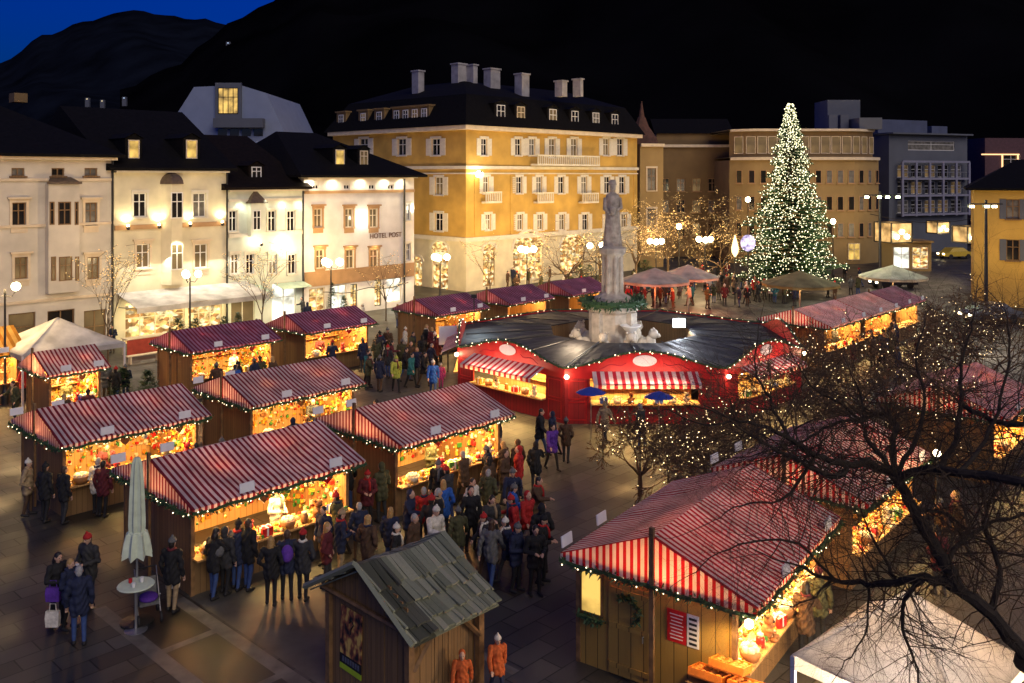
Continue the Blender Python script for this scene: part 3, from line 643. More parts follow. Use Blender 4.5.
def text_obj(body, size, mat, par, loc, rot=(math.pi / 2, 0, 0), name='lettering', ext=.02, align='CENTER'):
    c = bpy.data.curves.new(name, 'FONT'); c.body = body; c.size = size; c.extrude = ext; c.align_x = align; c.align_y = 'CENTER'
    tmp = bpy.data.objects.new('tmp', c); SC.collection.objects.link(tmp)
    me = bpy.data.meshes.new_from_object(tmp.evaluated_get(bpy.context.evaluated_depsgraph_get()))
    bpy.data.objects.remove(tmp); me.materials.clear(); me.materials.append(mat)
    o = link(bpy.data.objects.new(name, me), par); o.location = loc; o.rotation_euler = rot; return o
text_obj('HOTEL POST', .56, pm('letter_brown', (.16, .08, .04), .6, .1), t, (fc.s(385.5), -.05, fc.z(385, 235.5)))

# ---- modern white house behind the roofs
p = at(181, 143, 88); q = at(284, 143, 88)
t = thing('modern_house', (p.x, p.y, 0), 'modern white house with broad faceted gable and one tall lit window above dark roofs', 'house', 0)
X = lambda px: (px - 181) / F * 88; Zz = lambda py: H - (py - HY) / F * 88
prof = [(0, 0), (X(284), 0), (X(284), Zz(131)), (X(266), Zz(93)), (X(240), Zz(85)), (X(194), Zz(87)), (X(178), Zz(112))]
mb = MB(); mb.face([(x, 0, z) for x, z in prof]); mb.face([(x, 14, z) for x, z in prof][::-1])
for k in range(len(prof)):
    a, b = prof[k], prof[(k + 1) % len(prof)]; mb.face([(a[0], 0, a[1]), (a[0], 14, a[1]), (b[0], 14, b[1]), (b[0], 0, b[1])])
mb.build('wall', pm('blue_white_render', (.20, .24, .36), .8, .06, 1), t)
w = MB(); w.b2(X(216), X(242), -.25, -.004, Zz(122), Zz(83)); fr = w.build('window_bay', M['pl_blue'], t)
window(fr, (0, -.26, 0), (1, 0, 0), 0, X(229), Zz(101), X(239) - X(219), Zz(88) - Zz(114), 'pane_warm', 'dark', proud=True, bars=(3, 1), sill=False)
MB().b2(X(217), X(266), -1.2, -.26, Zz(128), Zz(119)).build('balcony', M['pl_blue'], t)
mb = MB(); 
for k in range(4): mb.b2(X(218 + 12 * k), X(227 + 12 * k), -.06, -.003, Zz(136), Zz(129))
mb.build('window_strip', M['pane'], t)

# ---- ochre grand hotel at the corner
P = G(466, 292); fr_ = Facade(P, U); fl_ = Facade(P, V); LR = fr_.s(637); LL = fl_.s(333)
ze = 15.0; z = fr_.z
t = thing('grand_hotel', P, 'large ochre corner hotel with white shutters and dark mansard roof of dormers', 'hotel', ANG)
fw = []; kw_ = dict(frame='white_paint', trim='shutter', shutter='shutter')
for px in (484, 518, 532, 606, 620): fw.append((fr_.rect(px, 147, 6.2, 17), dict(kw_)))
for px in (552, 574): fw.append((fr_.rect(px, 148, 6.5, 19), dict(kw_, pane='pane_dim')))
for px in (486, 519, 539, 561, 584, 607, 622): fw.append((fr_.rect(px, 185, 6, 17), dict(kw_, pane='pane' if px != 486 else 'pane_dim')))
for px in (488, 520, 540, 562, 585, 609, 624): fw.append((fr_.rect(px, 222, 5.8, 16), dict(kw_, pane='pane' if px % 2 else 'pane_dim')))
sh = [(fr_.rect(489, 268, 12, 36), dict(pane='pane_shop', frame='wood_dark', bars=(1, 1))), (fr_.rect(528, 264, 30, 32), dict(pane='pane_shop', frame='trim_cream', bars=(3, 1))), (fr_.rect(572, 260, 24, 26), dict(pane='pane_shop', frame='trim_cream', bars=(2, 1))), (fr_.rect(610, 256, 24, 24), dict(pane='pane_shop', frame='trim_cream', bars=(2, 1)))]
lw = [(fl_.rect(px, 147, 8.5, 17), dict(kw_)) for px in (436, 402, 364)] + [(fl_.rect(439, py, 8, 18), dict(kw_)) for py in (186, 222)] + [(fl_.rect(402, py, 8, 18), dict(kw_)) for py in (186, 222)]
lsh = [(fl_.rect(440, 270, 16, 40), dict(pane='pane_shop', frame='trim_cream', bars=(1, 1))), (fl_.rect(418, 274, 8, 26), dict(pane='pane_shop', frame='trim_cream', bars=(1, 1)))]
zg = fr_.z(466, 241)
mb = MB()
for (o_, xd_, nd_, LLL, lst) in ((*FRONT[:3], LR, fw), (*LEFT[:3], LL, lw)): holed(mb, o_, xd_, nd_, LLL, zg, ze, [r for r, _ in lst])
mb.face([(LR, 0, 0), (LR, LL, 0), (LR, LL, ze), (LR, 0, ze)]); mb.face([(0, LL, 0), (LR, LL, 0), (LR, LL, ze), (0, LL, ze)]); mb.build('wall', M['pl_yellow'], t)
mb = MB(); holed(mb, *FRONT[:3], LR, 0, zg, [r for r, _ in sh], .35); holed(mb, *LEFT[:3], LL, 0, zg, [r for r, _ in lsh], .35); mb.build('ground_storey', M['pl_cream'], t)
for r, kw in fw: window(t, *FRONT[:2], 0, *r, **kw)
for r, kw in lw: window(t, *LEFT[:2], LEFT[3], *r, **kw)
def arch_window(par, o, xd, rz, x, zc, w, h, **kw):
    wn = window(par, o, xd, rz, x, zc, w, h, sill=False, name='shop_window', **kw)
    mb = MB(); n = 12; r0, r1 = w / 2, w / 2 + .28
    for k in range(n):
        a, b = math.pi * k / n, math.pi * (k + 1) / n
        mb.face([(r0 * math.cos(a), -.1, r0 * math.sin(a)), (r1 * math.cos(a), -.1, r1 * math.sin(a)), (r1 * math.cos(b), -.1, r1 * math.sin(b)), (r0 * math.cos(b), -.1, r0 * math.sin(b))])
        mb.face([(r1 * math.cos(a), -.1, r1 * math.sin(a)), (r1 * math.cos(a), 0, r1 * math.sin(a)), (r1 * math.cos(b), 0, r1 * math.sin(b)), (r1 * math.cos(b), -.1, r1 * math.sin(b))])
    a_ = mb.build('arch_moulding', M['trim_pale'], wn); a_.location = (0, 0, h / 2); a_.scale = (1, 1, .75)
    mb = MB(); mb.face([(r0 * math.cos(math.pi * k / n), -.012, r0 * math.sin(math.pi * k / n)) for k in range(n + 1)]); f_ = mb.build('fanlight', M[kw['pane']], wn); f_.location = (0, 0, h / 2); f_.scale = (1, 1, .75)
for r, kw in sh: arch_window(t, *FRONT[:2], 0, r[0], r[1] - .12 * r[3], r[2], r[3] * .76, **kw) if False else arch_window(t, *FRONT[:2], 0, *r, **kw)
for r, kw in lsh: arch_window(t, *LEFT[:2], LEFT[3], *r, **kw)
for nm, zz, hh, out, mt in (('cornice', ze - .15, .4, .7, 'trim_cream'), ('string_course', fr_.z(466, 169), .3, .2, 'trim_pale'), ('string_course', fr_.z(466, 174), .12, .1, 'trim_pale'), ('string_course', zg - .1, .4, .25, 'trim_pale')):
    mb = MB(); mb.b2(-out, LR + .1, -out, 0, zz, zz + hh); mb.b2(-out, 0, 0, LL, zz + .002, zz + hh - .002); mb.build(nm, M[mt], t)
for x in (1.4, 6.2, LR - .4):
    MB().b2(x - .35, x + .35, -.07, 0, zg + .3, fr_.z(466, 175)).build('pilaster', M['pl_yellow'], t)
x0, x1 = fr_.s(529), fr_.s(591); zb = fr_.z(560, 166)
def balcony(x0, x1, zb, out=1.0):
    mb = MB(); mb.b2(x0, x1, -out, -.21, zb, zb + .18); bl = mb.build('balcony', M['trim_pale'], t)
    mb = MB(); mb.b2(x0, x1, -out, -out + .1, zb + .95, zb + 1.08); n = max(3, int((x1 - x0) / .3))
    for k in range(n + 1): xx = x0 + .06 + (x1 - x0 - .12) * k / n; mb.b2(xx - .05, xx + .05, -out + .01, -out + .09, zb + .18, zb + .95)
    for x in (x0, x1 - .1): mb.b2(x, x + .1, -out + .1, -.22, zb + .95, zb + 1.06)
    mb.build('balustrade', M['trim_pale'], bl)
balcony(x0, x1, zb, 1.2)
for px in (488, 540, 585): balcony(fr_.s(px - 8), fr_.s(px + 8), fr_.z(px, 203), .8)
# mansard
mb = MB(); r_ = [(.7, .7), (LR + .4, .7), (LR + .4, LL + .6), (.7, LL + .6)]; e_ = [(-.8, -.8), (LR + .5, -.8), (LR + .5, LL + .6), (-.8, LL + .6)]
z1, z2, z3 = ze + .25, ze + 3.3, ze + 5.2
lv = [[(x, y, z1) for x, y in e_], [(1.2, 1.2, z2), (LR - .6, 1.2, z2), (LR - .6, LL - 1.2, z2), (1.2, LL - 1.2, z2)], [(6, 6.5, z3), (LR - 5, 6.5, z3), (LR - 5, LL - 6.5, z3), (6, LL - 6.5, z3)]]
for a, b in ((0, 1), (1, 2)):
    for k in range(4): mb.face([lv[a][k], lv[a][(k + 1) % 4], lv[b][(k + 1) % 4], lv[b][k]])
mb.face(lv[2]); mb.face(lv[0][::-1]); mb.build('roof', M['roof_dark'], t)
for px, pn in ((500, 'pane'), (520, 'pane_dim'), (552, 'pane'), (574, 'pane'), (595, 'pane'), (614, 'pane')):
    x = fr_.s(px); dormer(t, x, -.1, ze + .5, 1.7, 2.0, 2.5, pn)
def ldormer(s, w):
    mb = MB(); mb.b2(-.1, 2.4, s - w / 2, s + w / 2, ze + .5, ze + 2.3); mb.b2(-.25, 2.4, s - w / 2 - .12, s + w / 2 + .12, ze + 2.3, ze + 2.45); d_ = mb.build('dormer', M['pl_brown'], t)
    n = max(1, int(w / 1.3))
    for k in range(n): window(d_, (-.12, 0, 0), (0, 1, 0), -math.pi / 2, s - w / 2 + w * (k + .5) / n, ze + 1.45, .8, 1.25, 'pane' if k != 1 else 'pane_dim', 'white_paint', proud=True, sill=False)
for px, w in ((342, 1.6), (364, 1.6), (380, 1.6)): ldormer(fl_.s(px), w)
ldormer(fl_.s(411), 5.5)
for px, py, w, h in ((418, 75, 9, 10), (459, 73, 14, 20), (472, 73, 7, 18), (492, 78, 16, 20), (522, 82, 13, 18), (561, 88, 9, 16), (578, 83, 5, 10)):
    c = at(px, py + 2, 92); ww = w * .85 / F * 92; hh = h / F * 92
    lc = Matrix.Rotation(-ANG, 3, 'Z') @ (c - P)
    mb = MB(); mb.b2(lc.x - ww / 2, lc.x + ww / 2, lc.y - .5, lc.y + .5, z2 + .4, lc.z + hh / 2); mb.b2(lc.x - ww / 2 - .1, lc.x + ww / 2 + .1, lc.y - .6, lc.y + .6, lc.z + hh / 2, lc.z + hh / 2 + .15); mb.build('chimney', M['chimney'], t)
lz = fr_.z(473, 172)
facade_light(t, (fr_.s(474), -.9, lz), 420, (-.05, .5, -1), (1, .93, .75), 120)
lamp('POINT', (fr_.s(474), -1.2, lz + .4), 60, (1, .95, .8), t, .15)
b = MB(); b.ball((fr_.s(474), -.7, lz - .2), (.5, .18, .32), 8, 6); b.build('floodlight_head', M['lamp_glass'], t)
for px, pw in ((490, 280), (530, 340), (572, 300), (612, 280)): lamp('SPOT', (fr_.s(px), -6.0, 4.2), pw, (1, .76, .38), t, .3, direction=(0, .62, 1), spot=150, blend=1)
for px, pw in ((444, 270), (405, 220), (360, 150)): lamp('SPOT', (-5.0, fl_.s(px), 4.2), pw, (1, .76, .38), t, .3, direction=(.62, 0, 1), spot=150, blend=1)
facade_light(t, (-1.2, fl_.s(440), fr_.z(440, 250)), 70, (.8, 0, -.3), (1, .9, .5), 150, fixture=False)
facade_light(t, (fr_.s(528), -1.2, fr_.z(528, 250)), 80, (0, .8, -.3), (1, .85, .45), 150, fixture=False)

# ---- small corner turret house behind the hotel
def simple_building(name, label, P0, d_ang, L, D, ze, mat, grid, roof=None, pane='pane', trim=None, wsize=(.9, 1.7), flat=True, frame='white_paint', lit=()):
    t = thing(name, P0, label, 'building', d_ang); rects = []
    for (z, n, x0, x1) in grid:
        for k in range(n): rects.append((x0 + (x1 - x0) * (k + .5) / n, z, wsize[0], wsize[1]))
    mb = MB(); box_walls(mb, L, D, ze, rects); mb.build('wall', mat, t)
    for i, r in enumerate(rects): window(t, *FRONT[:2], 0, *r, pane=('pane_dim' if i % 5 == 2 else pane) if i not in lit else 'pane_warm', trim=trim, frame=frame)
    band(t, 'cornice', L, ze - .3, .35, .4, 'trim_cream')
    return t
c = at(640, 268, 104)
t = simple_building('turret_house', 'narrow ochre turret house with arched loggia beside the ochre hotel', (c.x, c.y, 0), 0.25, 2.9, 6, H + 5 / F * 104 * 6.2, M['pl_tan'], [(10.2, 1, .3, 2.6), (5.5, 1, .3, 2.6)], wsize=(1.1, 2.6), trim='trim_cream', frame='wood_dark')
mb = MB(); zt = H + 31 / F * 104
for k in range(8): pass
mb.lathe((1.45, 3, zt), [(2.2, 0), (1.9, .8), (.9, 2.2), (.5, 3.2), (.35, 3.4), (.05, 5.2)], 8); mb.build('turret_roof', pm('turret_tile', (.10, .045, .03), .8, .3, 3), t)
# ---- dim brown block behind the trees
c = at(655, 262, 118); t = simple_building('apartment_block', 'dim brown block behind bare lit trees, between turret house and rounded building', (c.x, c.y, 0), 0.0, 11, 12, H + 30 / F * 118, M['pl_brown'], [(3.5, 5, .3, 10.6), (6.6, 5, .3, 10.6), (9.4, 5, .3, 10.6)], wsize=(1.1, 1.7), frame='trim_brown')
mb = MB(); mb.b2(.5, 10.5, 2, 9, H + 31 / F * 118, H + 42 / F * 118); mb.build('attic_storey', M['pl_brown'], t)
gable_r = MB(); zz = H + 42 / F * 118; gable_r.face([(.2, 1.6, zz), (10.8, 1.6, zz), (10.8, 5.5, zz + 2.2), (.2, 5.5, zz + 2.2)]); gable_r.face([(.2, 9.4, zz), (10.8, 9.4, zz), (10.8, 5.5, zz + 2.2), (.2, 5.5, zz + 2.2)]); gable_r.build('roof', M['roof_dark'], t)
# ---- tan building with rounded front behind the fir
Yb = 108
c = at(733, 268, Yb); t = thing('rounded_building', (c.x, c.y, 0), 'tan building with rounded glazed top floor behind the big lit fir tree', 'building', 0)
px2x = lambda px: (px - 733) / F * Yb
WX = px2x(887); zl = H + (175 - 160) / F * Yb; zt = H + (175 - 131) / F * Yb
def curve_pts(n=28):
    pts = []
    for k in range(n + 1):
        x = WX * k / n; e = 7 * max(0, abs(k / n - .48) - .30) ** 1.6 * 4
        pts.append((x, e))
    return pts
cp = curve_pts()
mb = MB()
for k in range(28):
    a, b = cp[k], cp[k + 1]; mb.face([(*a, 0), (*b, 0), (*b, zl), (*a, zl)])
mb.face([(*cp[-1], 0), (WX, 16, 0), (WX, 16, zl), (*cp[-1], zl)]); mb.face([(*cp[0], 0), (0, 16, 0), (0, 16, zl), (*cp[0], zl)]); mb.face([(0, 16, 0), (WX, 16, 0), (WX, 16, zl), (0, 16, zl)]); mb.build('wall', M['pl_tan'], t)
mb = MB(); o = [(x, y - .5, zl) for x, y in cp]; mb.face(o + [(WX, 16, zl), (0, 16, zl)])
for k in range(28): mb.face([o[k], o[k + 1], (o[k + 1][0], o[k + 1][1], zl + .35), (o[k][0], o[k][1], zl + .35)])
mb.face([(a, b, z + .35) for a, b, z in o] + [(WX, 16, zl + .35), (0, 16, zl + .35)]); mb.build('ledge', M['trim_cream'], t)
mb = MB(); q = [(x * .97 + .2, y + .9) for x, y in cp]
for k in range(28): mb.face([(*q[k], zl + .35), (*q[k + 1], zl + .35), (*q[k + 1], zt), (*q[k], zt)])
mb.face([(*p_, zt) for p_ in q] + [(q[-1][0], 15, zt), (q[0][0], 15, zt)]); mb.face([(*q[-1], zl), (q[-1][0], 15, zl), (q[-1][0], 15, zt), (*q[-1], zt)]); mb.build('attic_storey', M['pl_brown'], t)
mb = MB(); mb.face([(x, y - .6, zt + .02) for x, y in q] + [(q[-1][0] + .4, 15.4, zt + .02), (q[0][0] - .4, 15.4, zt + .02)]); mb.face([(x, y - .6, zt + .3) for x, y in q] + [(q[-1][0] + .4, 15.4, zt + .3), (q[0][0] - .4, 15.4, zt + .3)])
for k in range(28): mb.face([(q[k][0], q[k][1] - .6, zt + .02), (q[k + 1][0], q[k + 1][1] - .6, zt + .02), (q[k + 1][0], q[k + 1][1] - .6, zt + .3), (q[k][0], q[k][1] - .6, zt + .3)])
mb.build('roof', M['trim_cream'], t)
for k in range(1, 28, 2):
    a, b = cp[k], cp[k + 1] if k < 28 else cp[k]; x, y = (a[0] + b[0]) / 2, (a[1] + b[1]) / 2; rz = math.atan2(cp[k + 1][1] - cp[k][1], cp[k + 1][0] - cp[k][0]) if k < 28 else 0
    for zz, hh in ((zl - 2.0, 1.6), (zl - 5.2, 1.7), (zl - 8.4, 1.7)):
        window(t, (0, y - .06, 0), (1, 0, 0), rz, x, zz, .75, hh, 'pane', 'trim_brown', proud=True, bars=(0, 0))
    x, y = (q[k][0] + q[k + 1][0]) / 2, (q[k][1] + q[k + 1][1]) / 2
    window(t, (0, y - .06, 0), (1, 0, 0), rz, x, (zl + zt) / 2 + .1, 1.15, 2.1, 'pane_dim', 'trim_cream', proud=True, bars=(0, 0), sill=False)
for px in (845, 857): MB().b2(px2x(px) - .5, px2x(px) + .5, 4, 5, zt + .3, zt + 2.2).build('chimney', M['pl_blue'], t)
MB().b2(px2x(851), px2x(886), 8, 13, zt + .3, zt + 4.4).build('roof_plant_room', M['pl_blue'], t)
MB().b2(px2x(864), px2x(887), 1.4, 6, zt + .31, zt + 1.7).build('parapet', M['pl_blue'], t)
for px, c_ in ((854, 'pane_warm'), (871, 'pane_shop')): window(t, (0, 2.0 * (px > 866), 0), (1, 0, 0), .1, px2x(px), 1.5, 1.5, 2.0, c_, 'trim_cream', proud=True, sill=False, name='shop_window')
for px, pw in ((742, 900), (846, 950), (876, 500)): lamp('SPOT', (px2x(px), -9, 3.5), pw, (1, .72, .32), t, .4, direction=(0, .72, .7), spot=140, blend=1)
# ---- bluish modern block
Yb = 122; c = at(889, 262, Yb); t = thing('office_block', (c.x, c.y, 0), 'bluish modern block with gridded balconies, dim at the right edge of the square', 'building', 0.42)
Lb = 15.0; D = 14
mb = MB(); rects = []; zs = [H + (175 - py) / F * Yb for py in (171, 188, 207)]
for zz in zs:
    for k in range(5): rects.append((2.6 + k * 2.55, zz, 2.1, 1.7))
rects.append((8, H + 30 / F * Yb, 9, 1.3))
box_walls(mb, Lb, D, H + 41 / F * Yb, rects); mb.build('wall', M['pl_blue'], t)
for i, r in enumerate(rects): window(t, *FRONT[:2], 0, *r, pane='pane_dim' if i in (2, 6, 9, 13) else 'pane', frame='white_paint', bars=(1, 1), sill=False)
for zz in zs: MB().b2(1.4, Lb - .4, -.9, -.02, zz - 1.15, zz - .95).build('balcony_slab', M['pl_blue'], t)
for zz in zs:
    mb = MB(); mb.b2(1.4, Lb - .4, -.9, -.86, zz - .2, zz - .1)
    for k in range(28): mb.b2(1.45 + k * .47, 1.5 + k * .47, -.89, -.87, zz - .95, zz - .2)
    mb.build('railing', M['steel'], t)
mb = MB(); za_, zb_ = zs[-1] - 1.3, zs[0] + 1.25
for k in range(6): xx = 1.35 + k * 2.55; mb.b2(xx - .17, xx + .17, -1.15, -.92, za_, zb_)
for zz in zs + [zs[0] + 2.35]: mb.b2(1.36, 14.2, -1.13, -.94, zz - 1.2, zz - .92)
mb.build('balcony_frame', pm('pale_frame', (.22, .22, .30), .7, .1), t)
MB().b2(-.3, Lb, -1, D, H + 41 / F * Yb, H + 42.5 / F * Yb).build('roof', M['pl_blue'], t)
mb = MB(); mb.b2(.6, 10, 2.5, 10, H + 42.5 / F * Yb, H + 57 / F * Yb); mb.b2(11.5, 14.6, 3, 10, H + 42.5 / F * Yb, H + 52 / F * Yb); mb.build('penthouse', pm('blue_penthouse', (.07, .085, .15), .7, .15, .8), t)
# ---- red outlined block far right
Yb = 135; c = at(985, 262, Yb); t = thing('far_block', (c.x, c.y, 0), 'dark block outlined with warm strip lights above the yellow house', 'building', 0.1)
mb = MB(); box_walls(mb, 9, 10, H + 37 / F * Yb, [(4.2, H + 14 / F * Yb, 3, 2)]); mb.build('wall', pm('dark_red_wall', (.09, .04, .05), .8, .2), t)
window(t, *FRONT[:2], 0, 4.2, H + 14 / F * Yb, 3, 2, sill=False)
for x0, x1, za, zb in ((-.6, 5.4, 20, 21.2), (2.6, 2.8, 2, 20), (5.1, 5.3, 10, 20)): MB().b2(x0, x1, -.15, -.02, H + za / F * Yb, H + zb / F * Yb).build('light_strip', em('strip_light', (1, .55, .25), 1.6), t)
# ---- yellow house on the right edge
Yb = 74; c = at(974, 262, Yb); ang_y = -0.45; t = thing('yellow_house', (c.x, c.y, 0), 'plain yellow house with dark hipped roof and grey shutters at the right edge', 'house', ang_y)
ze = H + (175 - 188) / F * Yb; Ly = 12; rects = [(2.8 + k * 2.6, ze - 5.0, .95, 1.7) for k in range(4)] + [(2.8 + k * 2.6, ze - 1.7, .95, 1.6) for k in range(4)]
mb = MB(); box_walls(mb, Ly, 10, ze, rects); mb.build('wall', pm('yellow_plaster', (.55, .34, .07), .85, .12, .6), t)
for r in rects: window(t, *FRONT[:2], 0, *r, frame='wood_dark', shutter='pl_blue')
gable_roof(t, Ly, 10, ze, ze + 2.4, .6, M['roof_dark'], 4, 4)
lamp('SPOT', (2.5, -6, 3.0), 800, (1, .68, .25), t, .3, direction=(.1, .7, .55), spot=140, blend=1)
lamp('SPOT', (8, -6, 3.0), 700, (1, .68, .25), t, .3, direction=(.1, .7, .55), spot=140, blend=1)

# ================================================================ market stalls
def leafy(mb, pts, r, n, rng, mi=0, leaf=0.09):
    """fir twigs scattered round a line"""
    pts = [Vector(p) for p in pts]; seg = [(pts[i], pts[i + 1]) for i in range(len(pts) - 1)]; tot = sum((b - a).length for a, b in seg)
    for a, b in seg:
        for _ in range(max(1, int(n * (b - a).length))):
            c = a.lerp(b, rng.random()); d = Vector((rng.gauss(0, 1), rng.gauss(0, 1), rng.gauss(0, 1))).normalized()
            c = c + d * r * rng.random(); e = Vector((rng.gauss(0, 1), rng.gauss(0, 1), rng.gauss(0, 1))).normalized()
            w = d.cross(e).normalized() * leaf * .35
            mb.face([c - w, c + w, c + d * leaf + e * leaf * .4], mi)
def bulbs_on(mb, pts, step, r, rng, jitter=.05):
    pts = [Vector(p) for p in pts]
    for i in range(len(pts) - 1):
        a, b = pts[i], pts[i + 1]; n = max(1, int((b - a).length / step))
        for k in range(n):
            c = a.lerp(b, (k + rng.random() * .6) / n) + Vector((rng.uniform(-1, 1), rng.uniform(-1, 1), rng.uniform(-1, .6))) * jitter
            mb.octa(c, r)
def garland(par, pts, rng, r=.09, bulb=.020, step=.16, dens=70):
    mb = MB(); mb.tube(pts, r * .45, 5); leafy(mb, pts, r, dens, rng); gl = mb.build('garland', M['garland'], par)
    b = MB(); bulbs_on(b, pts, step, bulb, rng, r * .9); b.wire().build('light_string', [M['bulb_white'], M['garland']], gl)
    return gl

GOODS = []
def stall(where, P, L, Wd, label, ang=ANG, eave=2.4, rise=.74, canvas='stripe', gable=None, power=60, detail=2, goods=8, floor_goods=True, group='striped market stalls', side_open=False, amber=False, wood='wood', color=(1, .66, .22), lampn=3):
    """where: short phrase used in the labels of what lies on the stall. P: ground point under the near eave corner.
    Local x along the ridge, y across, front counter at y = 0.5."""
    rng = random.Random(int(P.x * 37 + P.y * 91)); t = thing('market_stall', P, label, 'market stall', ang, group)
    gable = gable or canvas; zr = eave + rise; half = Wd / 2
    def slope(side):
        n, m = 14, 6; grid = []; uv = []
        for i in range(n + 1):
            x = L * i / n; row = []; ur = []
            for j in range(m + 1):
                f = j / m; y = half + side * half * f
                sag = -.085 * math.sin(f * math.pi) * (0.6 + .4 * math.cos(i * math.pi * 2 * 3 / n)) - .02 * math.sin(i * 1.7 + j); sag *= min(1, 2.2 * math.sin(math.pi * i / n))
                row.append((x, y, zr - rise * f + (sag if 0 < j < m else 0))); ur.append((x, f))
            grid.append(row); uv.append(ur)
        mb = MB(); mb.slab(grid, .02, uvs=uv)
        # hanging hem along the eave
        ye = half + side * half; o = .006 * side
        for i in range(n):
            xa, xb = L * i / n, L * (i + 1) / n
            mb.face([(xa, ye + o, eave), (xb, ye + o, eave), (xb, ye + o, eave - .15), (xa, ye + o, eave - .15)], 0, [(xa, 0), (xb, 0), (xb, 1), (xa, 1)])
        return mb.build('roof_canvas', M[canvas], t, smooth=False)
    slope(-1); slope(1)
    for x, nm in ((-.012, 'gable_canvas'), (L + .012, 'gable_canvas')):
        mb = MB(); n = 12
        for k in range(n):
            ya, yb = Wd * k / n, Wd * (k + 1) / n; za = zr - rise * abs(ya - half) / half - .01; zb = zr - rise * abs(yb - half) / half - .01
            mb.face([(x, ya, eave - .14), (x, yb, eave - .14), (x, yb, zb), (x, ya, za)], 0, [(ya, 0), (yb, 0), (yb, 1), (ya, 1)])
        mb.build(nm, M[gable], t)
    # timber: posts, walls, counter, shelves
    wx0, wx1, wy0, wy1 = .28, L - .28, .55, Wd - .3
    for x in (wx0, wx1):
        for y in (wy0, wy1): MB().b2(x - .05, x + .05, y - .05, y + .05, 0, eave - .02).build('post', M['wood_beam'], t)
    MB().b2(wx0 + .05, wx1 - .05, wy1 - .04, wy1, 0, eave - .03).build('back_wall', M['wood_in'], t)
    for k, x in enumerate((wx0, wx1)):
        if k == 0 and side_open:
            MB().b2(x - .02, x + .02, wy0 + .05, wy1 - .05, 0, .95).build('side_wall', M[wood], t)
        else:
            MB().b2(x - .02, x + .02, wy0 + .05, wy1 - .05, 0, eave + .02).build('side_wall', M[wood], t)
    MB().b2(-.05, .03, half - .05, half + .05, 0, zr + .18).build('gable_post', M['wood_beam'], t)
    MB().b2(wx0 + .06, wx1 - .06, wy0 - .02, wy0 + .02, 0, .92).build('front_board', M['wood_dark'], t)
    MB().b2(wx0 - .02, wx1 + .02, wy0 - .32, wy0 + .5, .93, .98).build('counter', M['wood_in'], t)
    if detail > 0:
        for y, z in ((wy1 - .4, 1.35), (wy1 - .25, 1.8)):
            MB().b2(wx0 + .1, wx1 - .1, y - .16, y + .16, z - .02, z + .02).build('shelf', M['wood_in'], t)
    # lamps hung under the front eave
    n = lampn
    for k in range(n):
        x = L * (k + .6) / (n + .2); b = MB(); b.tube([(x, .62, eave - .02), (x, .62, eave - .14)], .012, 4); hl = b.build('hanging_lamp', M['metal'], t)
        b = MB(); b.ball((x, .62, eave - .2), .075, 8, 6); b.build('bulb', M['lamp_hot'], hl)
    lamp('AREA', (L / 2, .95, eave - .06), power * 5.6, color, t, L * .85, .25, direction=(0, .35, -1))
    for fx in (.27, .74): lamp('POINT', (L * fx + rng.uniform(-.2, .2), half - rng.uniform(.3, .9), eave + .12), power * rng.uniform(1.0, 4.0), (1, .40, .12), t, .12)
    lamp('POINT', (.5, half, eave + .05), power * .6, (1, .5, .2), t, .12)
    lamp('AREA', (L / 2, .5, eave - .1), power * .5, color, t, L * .85, .1, direction=(0, -.6, -1))
    # garland along the front eave and the near gable
    segs = 10
    front = [(L * i / segs, -.03, eave - .1 - .05 * math.sin(i * math.pi / 2) ** 2) for i in range(segs + 1)]
    side = [(-.05, Wd * i / 8, eave - .14 - .04 * (i % 2)) for i in range(9)]
    if detail > 1: garland(t, front, rng); garland(t, side, rng)
    else: garland(t, front, rng, .10, .028, .3, 26); garland(t, side, rng, .10, .028, .32, 26)
    # small white plates clipped to the eave and the ridge
    def plate(x, y, z, tilt):
        mb = MB(); rot = Matrix.Rotation(tilt, 3, 'X'); mb.box((x, y, z), (.42, .03, .24), rot); mb.box((x, y + .05, z - .1), (.04, .1, .05), rot, 1); mb.build('sign_plate', [M['plate'], M['metal']], t)
    for fx in (.28, .8): plate(L * fx, -.03, eave + .20, -.1)
    if detail > 1:
        for fx in (.03, .3): plate(L * fx, Wd - .05, eave + .25, -.1)
    GOODS.append((where, t, L, Wd, wx0, wx1, wy0, wy1, eave, goods, rng))
    return t

def nc(px, py, eave=2.4):
    p = G(px, py, eave); p.z = 0; return p
stall('the stall beside the closed umbrella', nc(192, 510), 5.35, 4.7, 'front left striped stall behind the closed pale umbrella, crowd lining its counter', power=75, goods=22, lampn=5)
stall('the stall left of the umbrella stall', nc(61, 446), 4.97, 4.4, 'striped stall at the left edge hung with greenery, behind the umbrella stall', power=70, goods=18, lampn=4)
stall('the stall right of the umbrella stall', nc(400, 446), 5.15, 4.6, 'striped stall right of the umbrella stall, red light glowing through its roof', power=80, goods=18, lampn=4)
stall('the middle stall', nc(252, 406), 5.1, 4.3, 'middle striped stall between the two front rows, orange patches on its roof', power=70, goods=14, lampn=4)
stall('the plum roofed stall by the awning', nc(191, 352), 4.9, 4.2, 'plum roofed stall in front of the cream house with its wide awning', canvas='plum', detail=1, goods=12, power=70, wood='wood', lampn=4)
stall('the plum roofed stall by the white hotel', nc(306, 332.5), 4.7, 4.0, 'plum roofed stall in front of the white hotel', canvas='plum', detail=1, goods=10, power=70, lampn=3)
stall('the small stall by the tent', nc(47.4, 375.5), 2.6, 3.4, 'small striped stall selling red goods in front of the pale tent', detail=1, goods=12, power=60, lampn=2)
p = nc(28, 351) - U * 5.2
